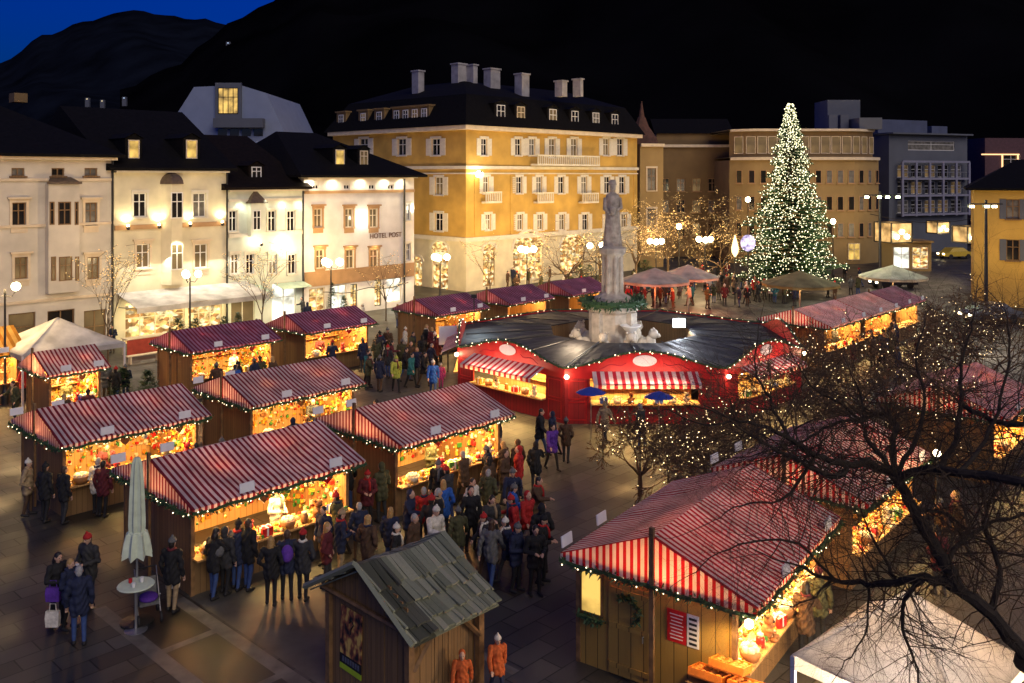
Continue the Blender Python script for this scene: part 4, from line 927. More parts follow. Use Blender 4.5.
stall('the amber canopied stall', p, 5.2, 4.0, 'stall under an amber lit canopy at the far left edge', canvas='amber', rise=1.0, detail=1, goods=5, power=80, lampn=2)
stall('the far stall past the white hotel', nc(437.5, 315), 4.4, 4.2, 'striped far stall with a shiny roof just left of the round red stall', detail=1, goods=6, canvas='plum', power=60, lampn=2)
stall('the far stall behind the round stall', nc(510, 304), 4.4, 4.2, 'far plum stall behind the round red stall, nearest the hotel corner', canvas='plum', detail=0, goods=0, power=40, lampn=2)
stall('the far stall near the monument', nc(572, 295), 4.6, 4.2, 'far plum stall behind the round red stall, just left of the monument', canvas='plum', detail=0, goods=0, power=40, lampn=2)
stall('the stall right of the round stall', nc(831, 327), 5.5, 4.4, 'striped stall to the right of the round red stall, plain board gable', canvas='stripe_wide', detail=1, goods=8, power=80, lampn=3)
stall('the second stall right of the round stall', nc(831, 327) + U * 5.6, 4.8, 4.4, 'striped stall behind the one right of the round red stall', canvas='stripe_wide', detail=1, goods=5, power=70, lampn=3)
stall('the last stall of the right row', nc(831, 327) + U * 10.5, 4.4, 4.2, 'last striped stall of the right hand row, towards the lantern street', canvas='plum', detail=0, goods=0, power=60, lampn=2)
ANG_D = math.atan2(.816, .578)
stall_d = stall('the big front right stall', nc(757, 609), 5.7, 4.43, 'large front right stall with red and white striped roof and wooden door', ang=ANG_D, rise=.88, canvas='stripe_fine', gable='stripe_wide', power=110, goods=24, wood='wood_yellow', lampn=5)
ANG_E = math.atan2(.76, .65)
stall('the stall behind the dark branches', nc(868, 505), 5.5, 4.4, 'striped stall behind the big front right stall, crossed by dark branches', ang=ANG_E, rise=.85, canvas='stripe_fine', gable='stripe_wide', power=90, goods=12, lampn=4)
stall('the far right stall', nc(1008, 420), 5.2, 4.4, 'striped stall at the right edge, half hidden by twigs and lights', ang=ANG_E, rise=.85, canvas='stripe_fine', gable='stripe_wide', power=80, detail=1, goods=6, lampn=3)

# what the big right stall carries on its gable wall
D = stall_d
mb = MB(); mb.b2(.20, .255, 2.35, 3.35, .05, 2.0)
for z in (.25, 1.1, 1.85): mb.b2(.17, .2, 2.38, 3.32, z - .05, z + .05)
dd = mb.build('door', M['wood_yellow'], D); MB().tube([(.17, 2.5, 1.05), (.13, 2.5, 1.05), (.13, 2.5, .93)], .015).build('handle', M['steel'], dd)
mb = MB(); mb.b2(.2, .255, 3.5, 4.05, 1.15, 2.1); wf = mb.build('window_hatch', M['wood_beam'], D)
MB().b2(.18, .199, 3.55, 4.0, 1.2, 2.05).build('pane', M['pane_warm'], wf)
mb = MB(); pts = [(.15, 3.75 + .2 * math.cos(a / 3), 1.05 + .1 * math.sin(a)) for a in range(9)]; mb.tube([(.15, 3.5, 1.08), (.15, 4.1, 1.08)], .05, 5); leafy(mb, [(.14, 3.45, 1.08), (.14, 4.1, 1.06)], .12, 160, R); mb.build('sill_greenery', M['garland'], D)
mb = MB(); pts = [(.12, 2.85 + .26 * math.cos(a * math.pi / 8), 1.5 + .3 * math.sin(a * math.pi / 8)) for a in range(17)]; leafy(mb, pts[2:11], .07, 150, R, leaf=.1)
wr = mb.build('wreath', M['shrub']); wr.matrix_world = Matrix.Translation(D.location) @ Matrix.Rotation(ANG_D, 4, 'Z'); tag(wr, 'half moon of green ivy hung on the door of the front right stall', 'wreath')
def notice(par, x, y, z, w, h, mats, lines, rz=-math.pi / 2):
    mb = MB(); mb.b2(-w / 2, w / 2, -.012, 0, -h / 2, h / 2); o = mb.build('notice', mats[0], par)
    o.location = (x, y, z); o.rotation_euler = (0, 0, rz)
    k = MB()
    for (xx, zz, ww, hh) in lines: k.b2(xx - ww / 2, xx + ww / 2, -.016, -.0125, zz - hh / 2, zz + hh / 2)
    k.build('printing', mats[1], o); return o
n1 = notice(None, 0, 0, 0, .42, .66, (M['red_paint'], M['white_paint']), [(0, .24 - .07 * i, .3 - .03 * (i % 3), .018) for i in range(8)])
n1.matrix_world = Matrix.Translation(D.location) @ Matrix.Rotation(ANG_D, 4, 'Z') @ Matrix.Translation((.25, 1.78, 1.45)) @ Matrix.Rotation(-math.pi / 2, 4, 'Z'); tag(n1, 'red notice with pale lines on the board wall of the front right stall', 'notice')
n2 = notice(None, 0, 0, 0, .26, .66, (M['white_paint'], M['dark']), [(.0, .24 - .1 * i, .17, .05) for i in range(6)])
n2.matrix_world = Matrix.Translation(D.location) @ Matrix.Rotation(ANG_D, 4, 'Z') @ Matrix.Translation((.25, 1.42, 1.45)) @ Matrix.Rotation(-math.pi / 2, 4, 'Z'); tag(n2, 'narrow white price list with black marks beside the red notice', 'notice')
crate_m = pm('orange_crate', (.75, .20, .02), .6, .2, 8); ging = pm('gingerbread', (.62, .22, .04), .7, .35, 14)
def crate(x, y, z, label, tilt=0.25):
    t = thing('crate', D.matrix_world @ Vector((0, 0, 0)), label, 'crate', 0, 'orange goods crates at the front right stall')
    t.matrix_world = Matrix.Translation(D.location) @ Matrix.Rotation(ANG_D, 4, 'Z') @ Matrix.Translation((x, y, z)) @ Matrix.Rotation(tilt, 4, 'Y')
    mb = MB(); mb.b2(-.26, .26, -.34, .34, 0, .03)
    for s in (-1, 1): mb.b2(s * .26 - .012, s * .26 + .012, -.34, .34, .03, .16); mb.b2(-.248, .248, s * .34 - .012, s * .34 + .012, .03, .15)
    mb.build('tray', crate_m, t)
    for i in range(3):
        for j in range(4):
            b = MB(); b.ball((-.16 + .16 * i, -.24 + .16 * j, .11), (.08, .085, .05), 8, 5); b.build('gingerbread_cake', ging if (i + j) % 3 else crate_m, t)
D.matrix_world = Matrix.Translation(D.location) @ Matrix.Rotation(ANG_D, 4, 'Z')
MB().b2(-.42, .2, -.3, 1.3, .72, .78).build('display_table', M['wood_beam'], D)
for y in (-.2, 1.2): MB().b2(-.36, -.28, y - .04, y + .04, 0, .72).build('table_leg', M['wood_beam'], D)
lamp('SPOT', (-.45, .35, 2.2), 160, (1, .66, .25), D, .1, direction=(.1, .1, -1), spot=120)
b = MB(); b.ball((-.1, .12, 2.12), .09, 8, 6); b.build('bulb', M['lamp_hot'], D)
crate(-.12, .92, .84, 'orange crate of gingerbread on the display table, farthest from the counter'); crate(-.12, .12, .84, 'orange crate of gingerbread on the display table, nearest the lit counter'); crate(.02, .55, 1.06, 'orange crate of gingerbread stacked above the two others')

# ---- the timber hut in front
P = G(415, 642, 2.0); P.z = 0; HL, HW = 2.25, 3.42; ez, rz_ = 2.0, 2.92
hut = thing('timber_hut', P, 'small weathered timber hut with sagging shingle roof in the foreground', 'hut', ANG)
def old_board(name, c):
    m = planks(name, c, tuple(x * .45 for x in c), 9.0, 'X', .9); return m
M['shingle'] = old_board('weathered_board_a', (.30, .32, .22)); M['shingle_b'] = old_board('weathered_board_b', (.22, .24, .16)); M['shingle_c'] = old_board('weathered_board_c', (.38, .39, .28))
rng = random.Random(5)
for side in (-1, 1):
    mb = MB(); rows = 4
    for r in range(rows):
        f0, f1 = r / rows, (r + 1.35) / rows; x = -.05
        while x < HL + .02:
            w = rng.uniform(.07, .17); x1 = min(x + w, HL + .05 + rng.uniform(-.03, .05))
            if x1 - x < .04: break
            j = rng.uniform(0, .16); y0, y1 = HW / 2 + side * HW / 2 * f0, HW / 2 + side * HW / 2 * min(f1 + j * .5, 1.04)
            sag = lambda xx, f: -.07 * math.sin(math.pi * min(max(xx / HL, 0), 1)) * (1 - f) - .05 * math.sin(f * 3.14) + .02 * math.sin(xx * 3)
            lift = .03 + rng.uniform(0, .06); za = rz_ - (rz_ - ez) * f0 + sag((x + x1) / 2, f0) + .015; zb = rz_ - (rz_ - ez) * min(f1, 1.04) + sag((x + x1) / 2, f1) + lift
            A = [(x + .006, y0, za), (x1 - .006, y0, za), (x1 - .006 + rng.uniform(-.015, .015), y1, zb), (x + .006, y1 + side * rng.uniform(-.03, .03), zb)]
            B = [(a, b, c - .035) for a, b, c in A]
            mi_ = rng.randrange(3); mb.face(A, mi_); mb.face(B[::-1], mi_)
            for k in range(4): mb.face([A[k], A[(k + 1) % 4], B[(k + 1) % 4], B[k]], mi_)
            x = x1
    mb.slab([[(HL * i / 6, HW / 2 + side * HW / 2 * j / 4, rz_ - (rz_ - ez) * j / 4 - .09 - .06 * math.sin(math.pi * i / 6) * (1 - j / 4)) for j in range(5)] for i in range(7)], .03)
    mb.build('shingle_roof', [M['shingle'], M['shingle_b'], M['shingle_c']], hut)
    # barge board on the near gable
    MB().tube([(-.1, HW / 2 + side * HW / 2 * 1.03, ez - .02), (-.1, HW / 2 + side * .02, rz_ + .06)], .06, 4).build('barge_board', M['shingle'], hut)
for x in (.22, HL - .15):
    for y in (.42, HW - .42): MB().b2(x - .07, x + .07, y - .07, y + .07, 0, ez + .12).build('post', M['wood_beam'], hut)
mb = MB(); yy = .5; 
while yy < HW - .5:
    w = rng.uniform(.13, .22); o = rng.uniform(-.012, .012); mb.b2(.24 + o, .27 + o, yy, min(yy + w - .012, HW - .45), .05, min(ez + .1 + .8 * (1 - abs(yy + w / 2 - HW / 2) / (HW / 2)), rz_ - .3)); yy += w
mb.build('gable_boards', M['wood_dark'], hut)
MB().tube([(.14, .3, ez - .05), (.13, HW - .3, ez + .02)], .05, 6).build('cross_beam', M['wood_beam'], hut)
mb = MB(); xx = .35
while xx < HL - .3:
    w = rng.uniform(.14, .22); o = rng.uniform(-.012, .012); mb.b2(xx, min(xx + w - .012, HL - .25), .50 + o, .53 + o, .05, ez - .05); xx += w
mb.build('side_boards', M['wood_dark'], hut)
MB().b2(.4, HL - .3, HW - .5, HW - .47, .05, ez - .05).build('back_boards', M['wood_dark'], hut)
MB().b2(HL - .2, HL - .17, .55, HW - .55, .05, ez + .2).build('far_gable_boards', M['wood_dark'], hut)
for a, b in (((.28, .36, 1.2), (.95, .34, ez - .02)), ((HL - .2, .36, 1.25), (HL - .9, .34, ez - .02))): MB().tube([a, b], .05, 4).build('brace', M['wood_beam'], hut)
MB().tube([(-.05, .22, ez - .03), (HL + .05, .22, ez + .0)], .06, 6).build('eave_beam', M['wood_beam'], hut)
def poster():
    m = bpy.data.materials.new('poster_print'); m.use_nodes = True; n = m.node_tree.nodes; l = m.node_tree.links; b = n['Principled BSDF']; b.inputs['Roughness'].default_value = .4
    tc = n.new('ShaderNodeTexCoord'); mp = n.new('ShaderNodeMapping'); mp.inputs['Scale'].default_value = (3.5, 1, 2.2); l.new(tc.outputs['Object'], mp.inputs[0])
    tx = n.new('ShaderNodeTexNoise'); tx.inputs['Scale'].default_value = 1.7; tx.inputs['Detail'].default_value = 2; l.new(mp.outputs[0], tx.inputs['Vector'])
    cr = n.new('ShaderNodeValToRGB'); e = cr.color_ramp.elements; e[0].position = .38; e[0].color = (.02, .018, .02, 1); e[1].position = .62; e[1].color = (.75, .5, .12, 1)
    x = e.new(.5); x.color = (.32, .10, .05, 1); l.new(tx.outputs['Fac'], cr.inputs[0]); l.new(cr.outputs[0], b.inputs['Base Color']); return m
pt = thing('poster', (0, 0, 0), 'dark advertising poster with green foot strip on the hut boards', 'poster')
pt.matrix_world = Matrix.Translation(P) @ Matrix.Rotation(ANG, 4, 'Z') @ Matrix.Translation((.215, 2.25, 1.2)) @ Matrix.Rotation(-math.pi / 2, 4, 'Z') @ Matrix.Rotation(math.radians(2), 4, 'Y')
MB().b2(-.36, .36, -.012, 0, -.42, .58).build('picture', poster(), pt)
MB().b2(-.36, .36, -.012, 0, -.62, -.421).build('title_band', M['dark'], pt)
MB().b2(-.36, .36, -.012, 0, -.74, -.621).build('foot_strip', pm('lime_strip', (.42, .60, .03), .5, .1), pt)
mb = MB()
for i in range(7): 
    xx = -.27 + i * .085; mb.b2(xx, xx + .055, -.017, -.0125, -.57, -.46)
    
mb.build('title_marks', M['pl_blue'], pt)
mb = MB(); mb.tube([(-.05, -.018, .30), (.02, -.018, .38), (.09, -.018, .30), (.0, -.018, .18), (.0, -.018, .08)], .018, 4); mb.build('emblem', M['dark'], pt)

# ---- round red stall about the monument
CEN = Vector((5.7, 47.0, 0)); RO, RI = 9.0, 3.9
ring = thing('round_market_stall', CEN, 'large eight sided red stall with black roof ringing the stone monument', 'market stall')
def vert(k, r): a = math.radians(-112.5 + 45 * k); return Vector((r * math.cos(a), r * math.sin(a), 0))
rng = random.Random(9)
oval = MB()
for k in range(8):
    a, b = vert(k, RO), vert(k + 1, RO); d = (b - a); Lk = d.length; d.normalize(); nrm = Vector((d.y, -d.x, 0)); rz = math.atan2(d.y, d.x)
    root = bpy.data.objects.new('stall_side', None); link(root, ring); root.location = a; root.rotation_euler = (0, 0, rz)
    crest = lambda x: 2.38 + .72 * math.sin(math.pi * x / Lk) ** 1.6
    if k in (3, 4, 5): crest = lambda x: 2.38
    n = 24; mb = MB()
    for i in range(n):
        xa, xb = Lk * i / n, Lk * (i + 1) / n
        mb.face([(xa, -.02, 1.95), (xb, -.02, 1.95), (xb, -.02, crest(xb)), (xa, -.02, crest(xa))]); mb.face([(xb, .05, 1.95), (xa, .05, 1.95), (xa, .05, crest(xa)), (xb, .05, crest(xb))])
        mb.face([(xa, -.02, crest(xa)), (xb, -.02, crest(xb)), (xb, .05, crest(xb)), (xa, .05, crest(xa))])
    mb.build('fascia', M['red_paint'], root)
    vis = k in (0, 1, 7, 2)
    garland(root, [(Lk * i / n, -.06, crest(Lk * i / n) + .03) for i in range(n + 1)], rng, .10, .035, .22 if vis else .5, 40 if vis else 15)
    # walls: a wide serving hatch, panelled ends
    h0, h1 = Lk * .16, Lk * .84
    for x0, x1 in ((0.02, h0), (h1, Lk - .02)):
        mb = MB(); mb.b2(x0, x1, 0, .06, 0, 1.94); mb.build('wall_panel', M['red_dark'], root)
        pm_ = MB()
        for z0, z1 in ((.15, .95), (1.05, 1.85)):
            for (p0, p1, q0, q1) in ((x0 + .15, x1 - .15, z0, z0 + .04), (x0 + .15, x1 - .15, z1 - .04, z1), (x0 + .15, x0 + .19, z0, z1), (x1 - .19, x1 - .15, z0, z1)): pm_.b2(p0, p1, -.02, 0.0, q0, q1)
        pm_.build('panel_moulding', M['red_paint'], root)
    MB().b2(h0, h1, 0, .06, 0, .85).build('front_board', M['red_dark'], root)
    MB().b2(h0, h1, -.3, .45, .86, .92).build('counter', M['wood_in'], root)
    MB().b2(h0, h1, 1.7, 1.75, 0, 2.3).build('back_wall', M['wood_in'], root)
    for z in (1.2, 1.6): MB().b2(h0 + .05, h1 - .05, 1.35, 1.69, z - .02, z + .02).build('shelf', M['wood_in'], root)
    if k in (0, 1, 7, 2, 6):
        aw0, aw1 = Lk * .17, Lk * .83; gy = [-.03 - .22 * j for j in range(5)]
        mb = MB(); mb.slab([[(aw0 + (aw1 - aw0) * i / 10, y, 2.28 + .42 * y - .01) for y in gy] for i in range(11)], .015, uvs=[[(aw0 + (aw1 - aw0) * i / 10, y) for y in gy] for i in range(11)])
        for i in range(10):
            xa, xb = aw0 + (aw1 - aw0) * i / 10, aw0 + (aw1 - aw0) * (i + 1) / 10; y, z = gy[-1] - .004, 2.28 + .42 * gy[-1] - .02
            mb.face([(xa, y, z), (xb, y, z), (xb, y, z - .16), (xa, y, z - .16)], 0, [(xa, 0), (xb, 0), (xb, 1), (xa, 1)])
        mb.build('awning', M['awning_red'], root)
        lamp('AREA', (Lk / 2, .55, 1.92), 380, (1, .64, .20), root, Lk * .6, .25, direction=(0, .3, -1))
        lamp('AREA', (Lk / 2, -.55, 1.7), 240, (1, .58, .18), root, Lk * .5, .2, direction=(0, -1, -.7)) if k in (0, 1, 7) else None  # added light without a fixture, spreads amber over the paving
        lamp('AREA', (Lk / 2, -.9, 2.05), 36, (1, .55, .35), root, Lk * .5, .1, direction=(0, 1, .25)) if k in (0, 1, 7) else None  # added wash light, evens out the red of the front
        for i in range(3):
            x = Lk * (.3 + .2 * i); b = MB(); b.tube([(x, .4, 1.94), (x, .4, 1.85)], .012, 4); hl = b.build('hanging_lamp', M['metal'], root); b = MB(); b.ball((x, .4, 1.8), .06, 8, 6); b.build('bulb', M['lamp_hot'], hl)
    mb = MB(); m_ = 20; mb.face([(Lk / 2 + .52 * math.cos(2 * math.pi * i / m_), -.06, 2.72 + .24 * math.sin(2 * math.pi * i / m_)) for i in range(m_)])
    for i in range(m_):
        p0, p1 = [(Lk / 2 + .52 * math.cos(2 * math.pi * j / m_), 2.72 + .24 * math.sin(2 * math.pi * j / m_)) for j in (i, i + 1)]
        mb.face([(p0[0], -.06, p0[1]), (p1[0], -.06, p1[1]), (p1[0], -.021, p1[1]), (p0[0], -.021, p0[1])])
    if k not in (3, 4, 5): mb.build('oval_sign', M['plate'], root)
    if k in (0, 1, 2, 6, 7):
        b = MB(); b.ball((.08, -.16, 2.05), .10, 8, 6); b.build('bulb', M['lamp_hot'], root); lamp('POINT', (.08, -.75, 2.0), 24, (1, .62, .35), root, .15)
    # two curled white scrolls on the fascia
    for s in (-1, 1) if k not in (3, 4, 5) else ():
        MB().tube([(Lk / 2 + s * (.8 + .16 * j), -.03, 2.62 - .03 * j - .07 * math.sin(j * 1.1)) for j in range(8)], .018, 4).build('scroll', M['awning_red'], root)
    # roof of this side: felt sheets sloping up to the inner ring
    ai, bi = vert(k, RI) - a, vert(k + 1, RI) - a; inv = Matrix.Rotation(-rz, 3, 'Z'); ai, bi = inv @ ai, inv @ bi
    mb = MB(); ni, nj = 12, 8; gr = []
    for i in range(ni + 1):
        rowp = []
        for j in range(nj + 1):
            f = j / nj; o = Vector((Lk * i / ni, .06, 0)); q = ai.lerp(bi, i / ni); p = o.lerp(q, f); base = 2.33
            rowp.append((p.x, p.y, base * (1 - f) ** 2 + (2.45 + .15 * f) * (1 - (1 - f) ** 2) + .03 * math.sin(i * 2 + j) * (0 < j < nj)))
        gr.append(rowp)
    mb.slab(gr, .06); mb.build('roof_panel', M['black_roof'], root)
    mb = MB(); mb.tube([(Lk * .5, .2, 2.4), tuple((ai.lerp(bi, .5)) + Vector((0, 0, 2.66)))], .025, 5); mb.tube([(0, .05, 2.45), tuple(ai + Vector((0, 0, 2.66)))], .03, 5); mb.build('roof_batten', M['metal'], root)
    mb = MB(); mb.face([tuple(ai + Vector((0, 0, .0))), tuple(bi), tuple(bi + Vector((0, 0, 2.53))), tuple(ai + Vector((0, 0, 2.53)))]); mb.build('inner_wall', M['wood_dark'], root)
# lawn within the ring
mb = MB(); mb.lathe((CEN.x, CEN.y, 0), [(3.55, 0.02), (3.5, .12), (0.5, .16)], 24); tag(mb.build('lawn', M['grass']), kind='structure')
# lit floodlight on the ring's roof
p = at(679, 323, 47.2)
fl = thing('floodlight', (p.x, p.y, 2.75), 'bright white floodlight standing on the black ring roof right of the monument', 'floodlight')
mb = MB(); mb.tube([(0, 0, 0), (0, 0, p.z - 2.75 - .1)], .03, 6); mb.box((0, .06, p.z - 2.75), (.70, .14, .5)); mb.build('housing', M['metal'], fl)
MB().box((0, -.03, p.z - 2.75), (.62, .03, .42)).build('lens', M['lamp_cold'], fl)
lamp('POINT', (0, -.3, p.z - 2.75 + .05), 260, (.8, .88, 1), fl, .1)
p = at(474, 330, 49); fl = thing('floodlight', (p.x, p.y, 2.5), 'small cold floodlight washing the left part of the black ring roof', 'floodlight')
mb = MB(); mb.tube([(0, 0, 0), (0, 0, 1.5)], .03, 6); mb.box((0, 0, 1.6), (.3, .1, .2)); mb.build('housing', M['metal'], fl); lamp('SPOT', (.1, -.2, 1.5), 170, (.75, .92, 1), fl, .1, direction=(.35, -.4, -.6), spot=120)

# ---- monument
lamp('POINT', (3.0, 43.4, 3.4), 260, (1, .76, .5), None, .3); lamp('POINT', (7.8, 43.0, 3.8), 260, (.9, .92, 1), None, .3)  # two added lights without fixtures, brighten the monument stone
mon = thing('monument', (5.25, 47.0, .14), 'stone statue of a robed man on a clustered column with lions at its base', 'monument')
mb = MB()
for r, z0, z1 in ((2.3, 0, .35), (2.0, .35, .7), (1.75, .7, 1.0)): mb.lathe((0, 0, 0), [(r, z0), (r, z1 - .06), (r - .06, z1)], 8)
mb.build('steps', M['stone_dark'], mon)
mb = MB(); mb.lathe((0, 0, 0), [(1.45, 1.0), (1.45, 1.3), (1.25, 1.4), (1.2, 3.4), (1.4, 3.55), (1.45, 3.8), (1.25, 3.95)], 8)
for k in range(4):
    a = math.pi / 4 + k * math.pi / 2; mb.box((1.15 * math.cos(a), 1.15 * math.sin(a), 2.4), (.5, .5, 2.2), Matrix.Rotation(a, 3, 'Z'))
mb.build('pedestal', M['stone'], mon)
mb = MB(); mb.lathe((0, 0, 0), [(.95, 3.95), (.95, 4.2), (.70, 4.35), (.46, 4.5), (.44, 6.2), (.54, 6.35), (.68, 6.5), (.70, 6.75), (.5, 6.85)], 12)
for k in range(8):
    a = k * math.pi / 4 + .2; mb.tube([(.50 * math.cos(a), .50 * math.sin(a), 4.3), (.46 * math.cos(a), .46 * math.sin(a), 6.4)], .11, 8)
mb.build('column', M['stone'], mon)
# the robed figure: turned, folded surface with head, arms and hat brim
st = MB(); n = 28; rings = [(0, .54), (.3, .52), (.9, .46), (1.5, .42), (1.9, .42), (2.2, .45), (2.5, .43), (2.68, .38), (2.78, .18), (2.86, .15)]
pr = []
for (z, r) in rings:
    ring_ = []
    for k in range(n):
        a = 2 * math.pi * k / n; f = 1 + (.09 * math.sin(a * 7 + z * .8) + .05 * math.sin(a * 11 - z)) * (1 if z < 2.3 else .25); ring_.append((r * f * math.cos(a) * 1.0, r * f * math.sin(a) * .78, 6.85 + z))
    pr.append(ring_)
b0 = len(st.v)
for rg in pr: st.v.extend(rg)
for i in range(len(pr) - 1):
    for k in range(n): st.f.append((b0 + i * n + k, b0 + i * n + (k + 1) % n, b0 + (i + 1) * n + (k + 1) % n, b0 + (i + 1) * n + k)); st.mi.append(0); st.uv.append(None)
st.tube([(-.40, 0, 9.35), (-.48, -.15, 8.8), (-.2, -.42, 8.55)], [.14, .12, .09], 10); st.tube([(.40, 0, 9.35), (.48, -.15, 8.85), (.16, -.44, 8.75)], [.14, .12, .09], 10)
st.box((-.02, -.55, 8.7), (.34, .1, .42), Matrix.Rotation(.4, 3, 'X'))
st.ball((0, -.03, 9.92), (.19, .22, .27), 14, 10); st.ball((0, -.25, 9.9), (.04, .06, .06), 8, 5); st.tube([(0, 0, 9.6), (0, -.02, 9.8)], .13, 8)
st.lathe((0, 0, 10.02), [(.22, 0), (.25, .03), (.25, .07), (.24, .09), (.22, .22), (.14, .3)], 14)
so_ = st.build('statue', M['stone_dark'], mon, smooth=True); so_.scale = (.88, .88, 1)
def lion(ang):
    mb = MB(); rot = Matrix.Rotation(ang, 3, 'Z'); q = lambda x, y, z: rot @ Vector((x, y, z))
    mb.box(q(1.95, 0, 1.15), (1.1, .62, .3), rot)
    mb.ball(q(1.7, 0, 1.75), (.42, .3, .5), 10, 8, rot=rot); mb.ball(q(2.05, 0, 1.95), (.3, .28, .45), 10, 8, rot=rot); mb.ball(q(2.2, 0, 2.42), (.26, .25, .28), 10, 8, rot=rot); mb.ball(q(2.45, 0, 2.36), (.14, .12, .11), 8, 6, rot=rot)
    for s in (-1, 1):
        mb.tube([q(2.2, s * .18, 1.9), q(2.3, s * .19, 1.5), q(2.32, s * .19, 1.3)], [.13, .1, .1], 8); mb.ball(q(2.4, s * .19, 1.33), (.14, .1, .06), 8, 5, rot=rot); mb.ball(q(1.65, s * .25, 1.5), (.3, .16, .26), 8, 6, rot=rot); mb.ball(q(2.15, s * .2, 2.66), (.06, .06, .08), 6, 5)
    mb.tube([q(1.35, 0, 1.5), q(1.25, .25, 1.4), q(1.4, .42, 1.4)], [.05, .045, .06], 6)
    mb.build('lion', M['stone'], mon, smooth=True)
for a in (-.45, -1.25, -1.9, -2.7, math.pi / 4, 3 * math.pi / 4): lion(a)
mb = MB(); mb.lathe((0.75, -1.45, 2.9), [(.05, -.5), (.12, -.35), (.5, 0), (.56, .06), (.5, .06), (.1, -.2)], 14); mb.build('basin', M['white_paint'], mon, smooth=True)
mb = MB(); pts = [(1.5 * math.cos(2 * math.pi * k / 20), 1.5 * math.sin(2 * math.pi * k / 20), 3.95) for k in range(21)]; mb.tube(pts, .16, 6); leafy(mb, pts, .3, 90, R, leaf=.2)
wz = mb.build('wreath', M['garland']); wz.location = (5.25, 47, .14); tag(wz, 'thick green fir wreath laid round the foot of the stone column', 'wreath')

# ---- pavilion tents
def pavilion(label, c, sx, sy, eave, peak, ang, mat, post='white_paint', valance=.25):
    t = thing('pavilion_tent', c, label, 'tent', ang)
    cs = [(-sx, -sy), (sx, -sy), (sx, sy), (-sx, sy)]
    mb = MB()
    for k in range(4):
        a, b = cs[k], cs[(k + 1) % 4]; n = 8; gr = []
        for i in range(n + 1):
            f = i / n; rowp = []
            for j in range(n + 1):
                g_ = j / n; x = (a[0] + (b[0] - a[0]) * g_) * (1 - f); y = (a[1] + (b[1] - a[1]) * g_) * (1 - f)
                rowp.append((x, y, eave + (peak - eave) * (f ** 1.12) - .05 * math.sin(g_ * math.pi) * (1 - f) + (.022 * math.sin(j * 2.1 + i * 1.3 + k) + .03 * math.sin(j * 3.3 - i * 2.2 + 2 * k)) * (0 < i < n) * (0 < j < n)))
            gr.append(rowp)
        mb.slab(gr, .012)
    mb.build('tent_roof', M[mat], t, smooth=True)
    mb = MB()
    for k in range(4):
        a, b = cs[k], cs[(k + 1) % 4]; n = 12
        for i in range(n):
            f0, f1 = i / n, (i + 1) / n; p = [(a[0] + (b[0] - a[0]) * f, a[1] + (b[1] - a[1]) * f) for f in (f0, f1)]
            mb.face([(*p[0], eave - .02), (*p[1], eave - .02), (*p[1], eave - valance), (*p[0], eave - valance)])
    mb.build('valance', M[mat], t)
    for x, y in cs: MB().b2(x * .985 - .04, x * .985 + .04, y * .985 - .04, y * .985 + .04, 0, eave - .03).build('post', M[post], t)
    return t
c = G(50, 340, 2.5); c = at(55, 322, 45); 
pv = pavilion('pale pink pavilion tent in front of the pink cream house', (at(58, 300, 44).x, 44, 0), 2.35, 2.2, 2.5, 3.75, ANG, 'white_cloth')
lamp('AREA', (0, 0, 2.3), 90, (1, .30, .12), pv, 2, 2, direction=(0, 0, -1)); lamp('POINT', (0, 0, 2.6), 14, (1, .7, .4), pv, .3)
pg = pavilion('big white pavilion canopy in the bottom right corner under dark branches', (6.95, 15.7, 0), 1.45, 1.45, 2.3, 3.46, math.radians(43), 'tent_cloth')
lamp('POINT', (.8, .1, 1.9), 760, (1, .64, .28), pg, .3); lamp('POINT', (-.7, -.3, 1.9), 380, (1, .88, .78), pg, .3)  # points added inside, so the canopy cloth shows bright from above

# ---- big parasols in the middle distance
def parasol(label, c, r, z, mat, n=8, rz=0.3, rise=.9):
    t = thing('parasol', c, label, 'parasol', rz, 'large open parasols over the terrace')
    MB().tube([(0, 0, 0), (0, 0, z + rise)], .05, 8).build('pole', M['steel'], t)
    mb = MB()
    for k in range(n):
        a, b = 2 * math.pi * k / n, 2 * math.pi * (k + 1) / n; m_ = 5
        gr = [[(r * f * math.cos(a + (b - a) * j / 4) * (1 - .05 * f * math.sin(j * math.pi / 4)), r * f * math.sin(a + (b - a) * j / 4) * (1 - .05 * f * math.sin(j * math.pi / 4)), z + rise * (1 - f) - .03 * f * math.sin(j * math.pi / 4)) for j in range(5)] for f in [i / m_ + .004 for i in range(m_ + 1)]]
        mb.slab(gr, .012)
    mb.build('canopy', M[mat], t)
    mb = MB()
    for k in range(n):
        a, b = 2 * math.pi * k / n, 2 * math.pi * (k + 1) / n; mb.face([(r * math.cos(a), r * math.sin(a), z), (r * math.cos(b), r * math.sin(b), z), (r * math.cos(b), r * math.sin(b), z - .22), (r * math.cos(a), r * math.sin(a), z - .22)])
    mb.build('valance', M[mat], t)
    return t
for px, py, Y, r, mat, lb in ((655, 280, 66, 2.6, 'grey_cloth', 'grey parasol just right of the statue, above diners in red light'), (688, 276, 70, 2.4, 'grey_cloth', 'grey parasol behind and right of the other grey one'), (800, 283, 66, 2.8, 'olive_cloth', 'olive parasol in front of the big lit fir tree'), (893, 276, 72, 2.6, 'grey_cloth', 'pale parasol between the rounded building and the right stall row')):
    p = at(px, py, Y); q = parasol(lb, (p.x, Y, 0), r, max(p.z, 2.3), mat); lamp('POINT', (0, 0, 2.1), 90 * 8 if px < 700 else 300, (1, .16, .03) if px < 700 else (1, .5, .15), q, .3)

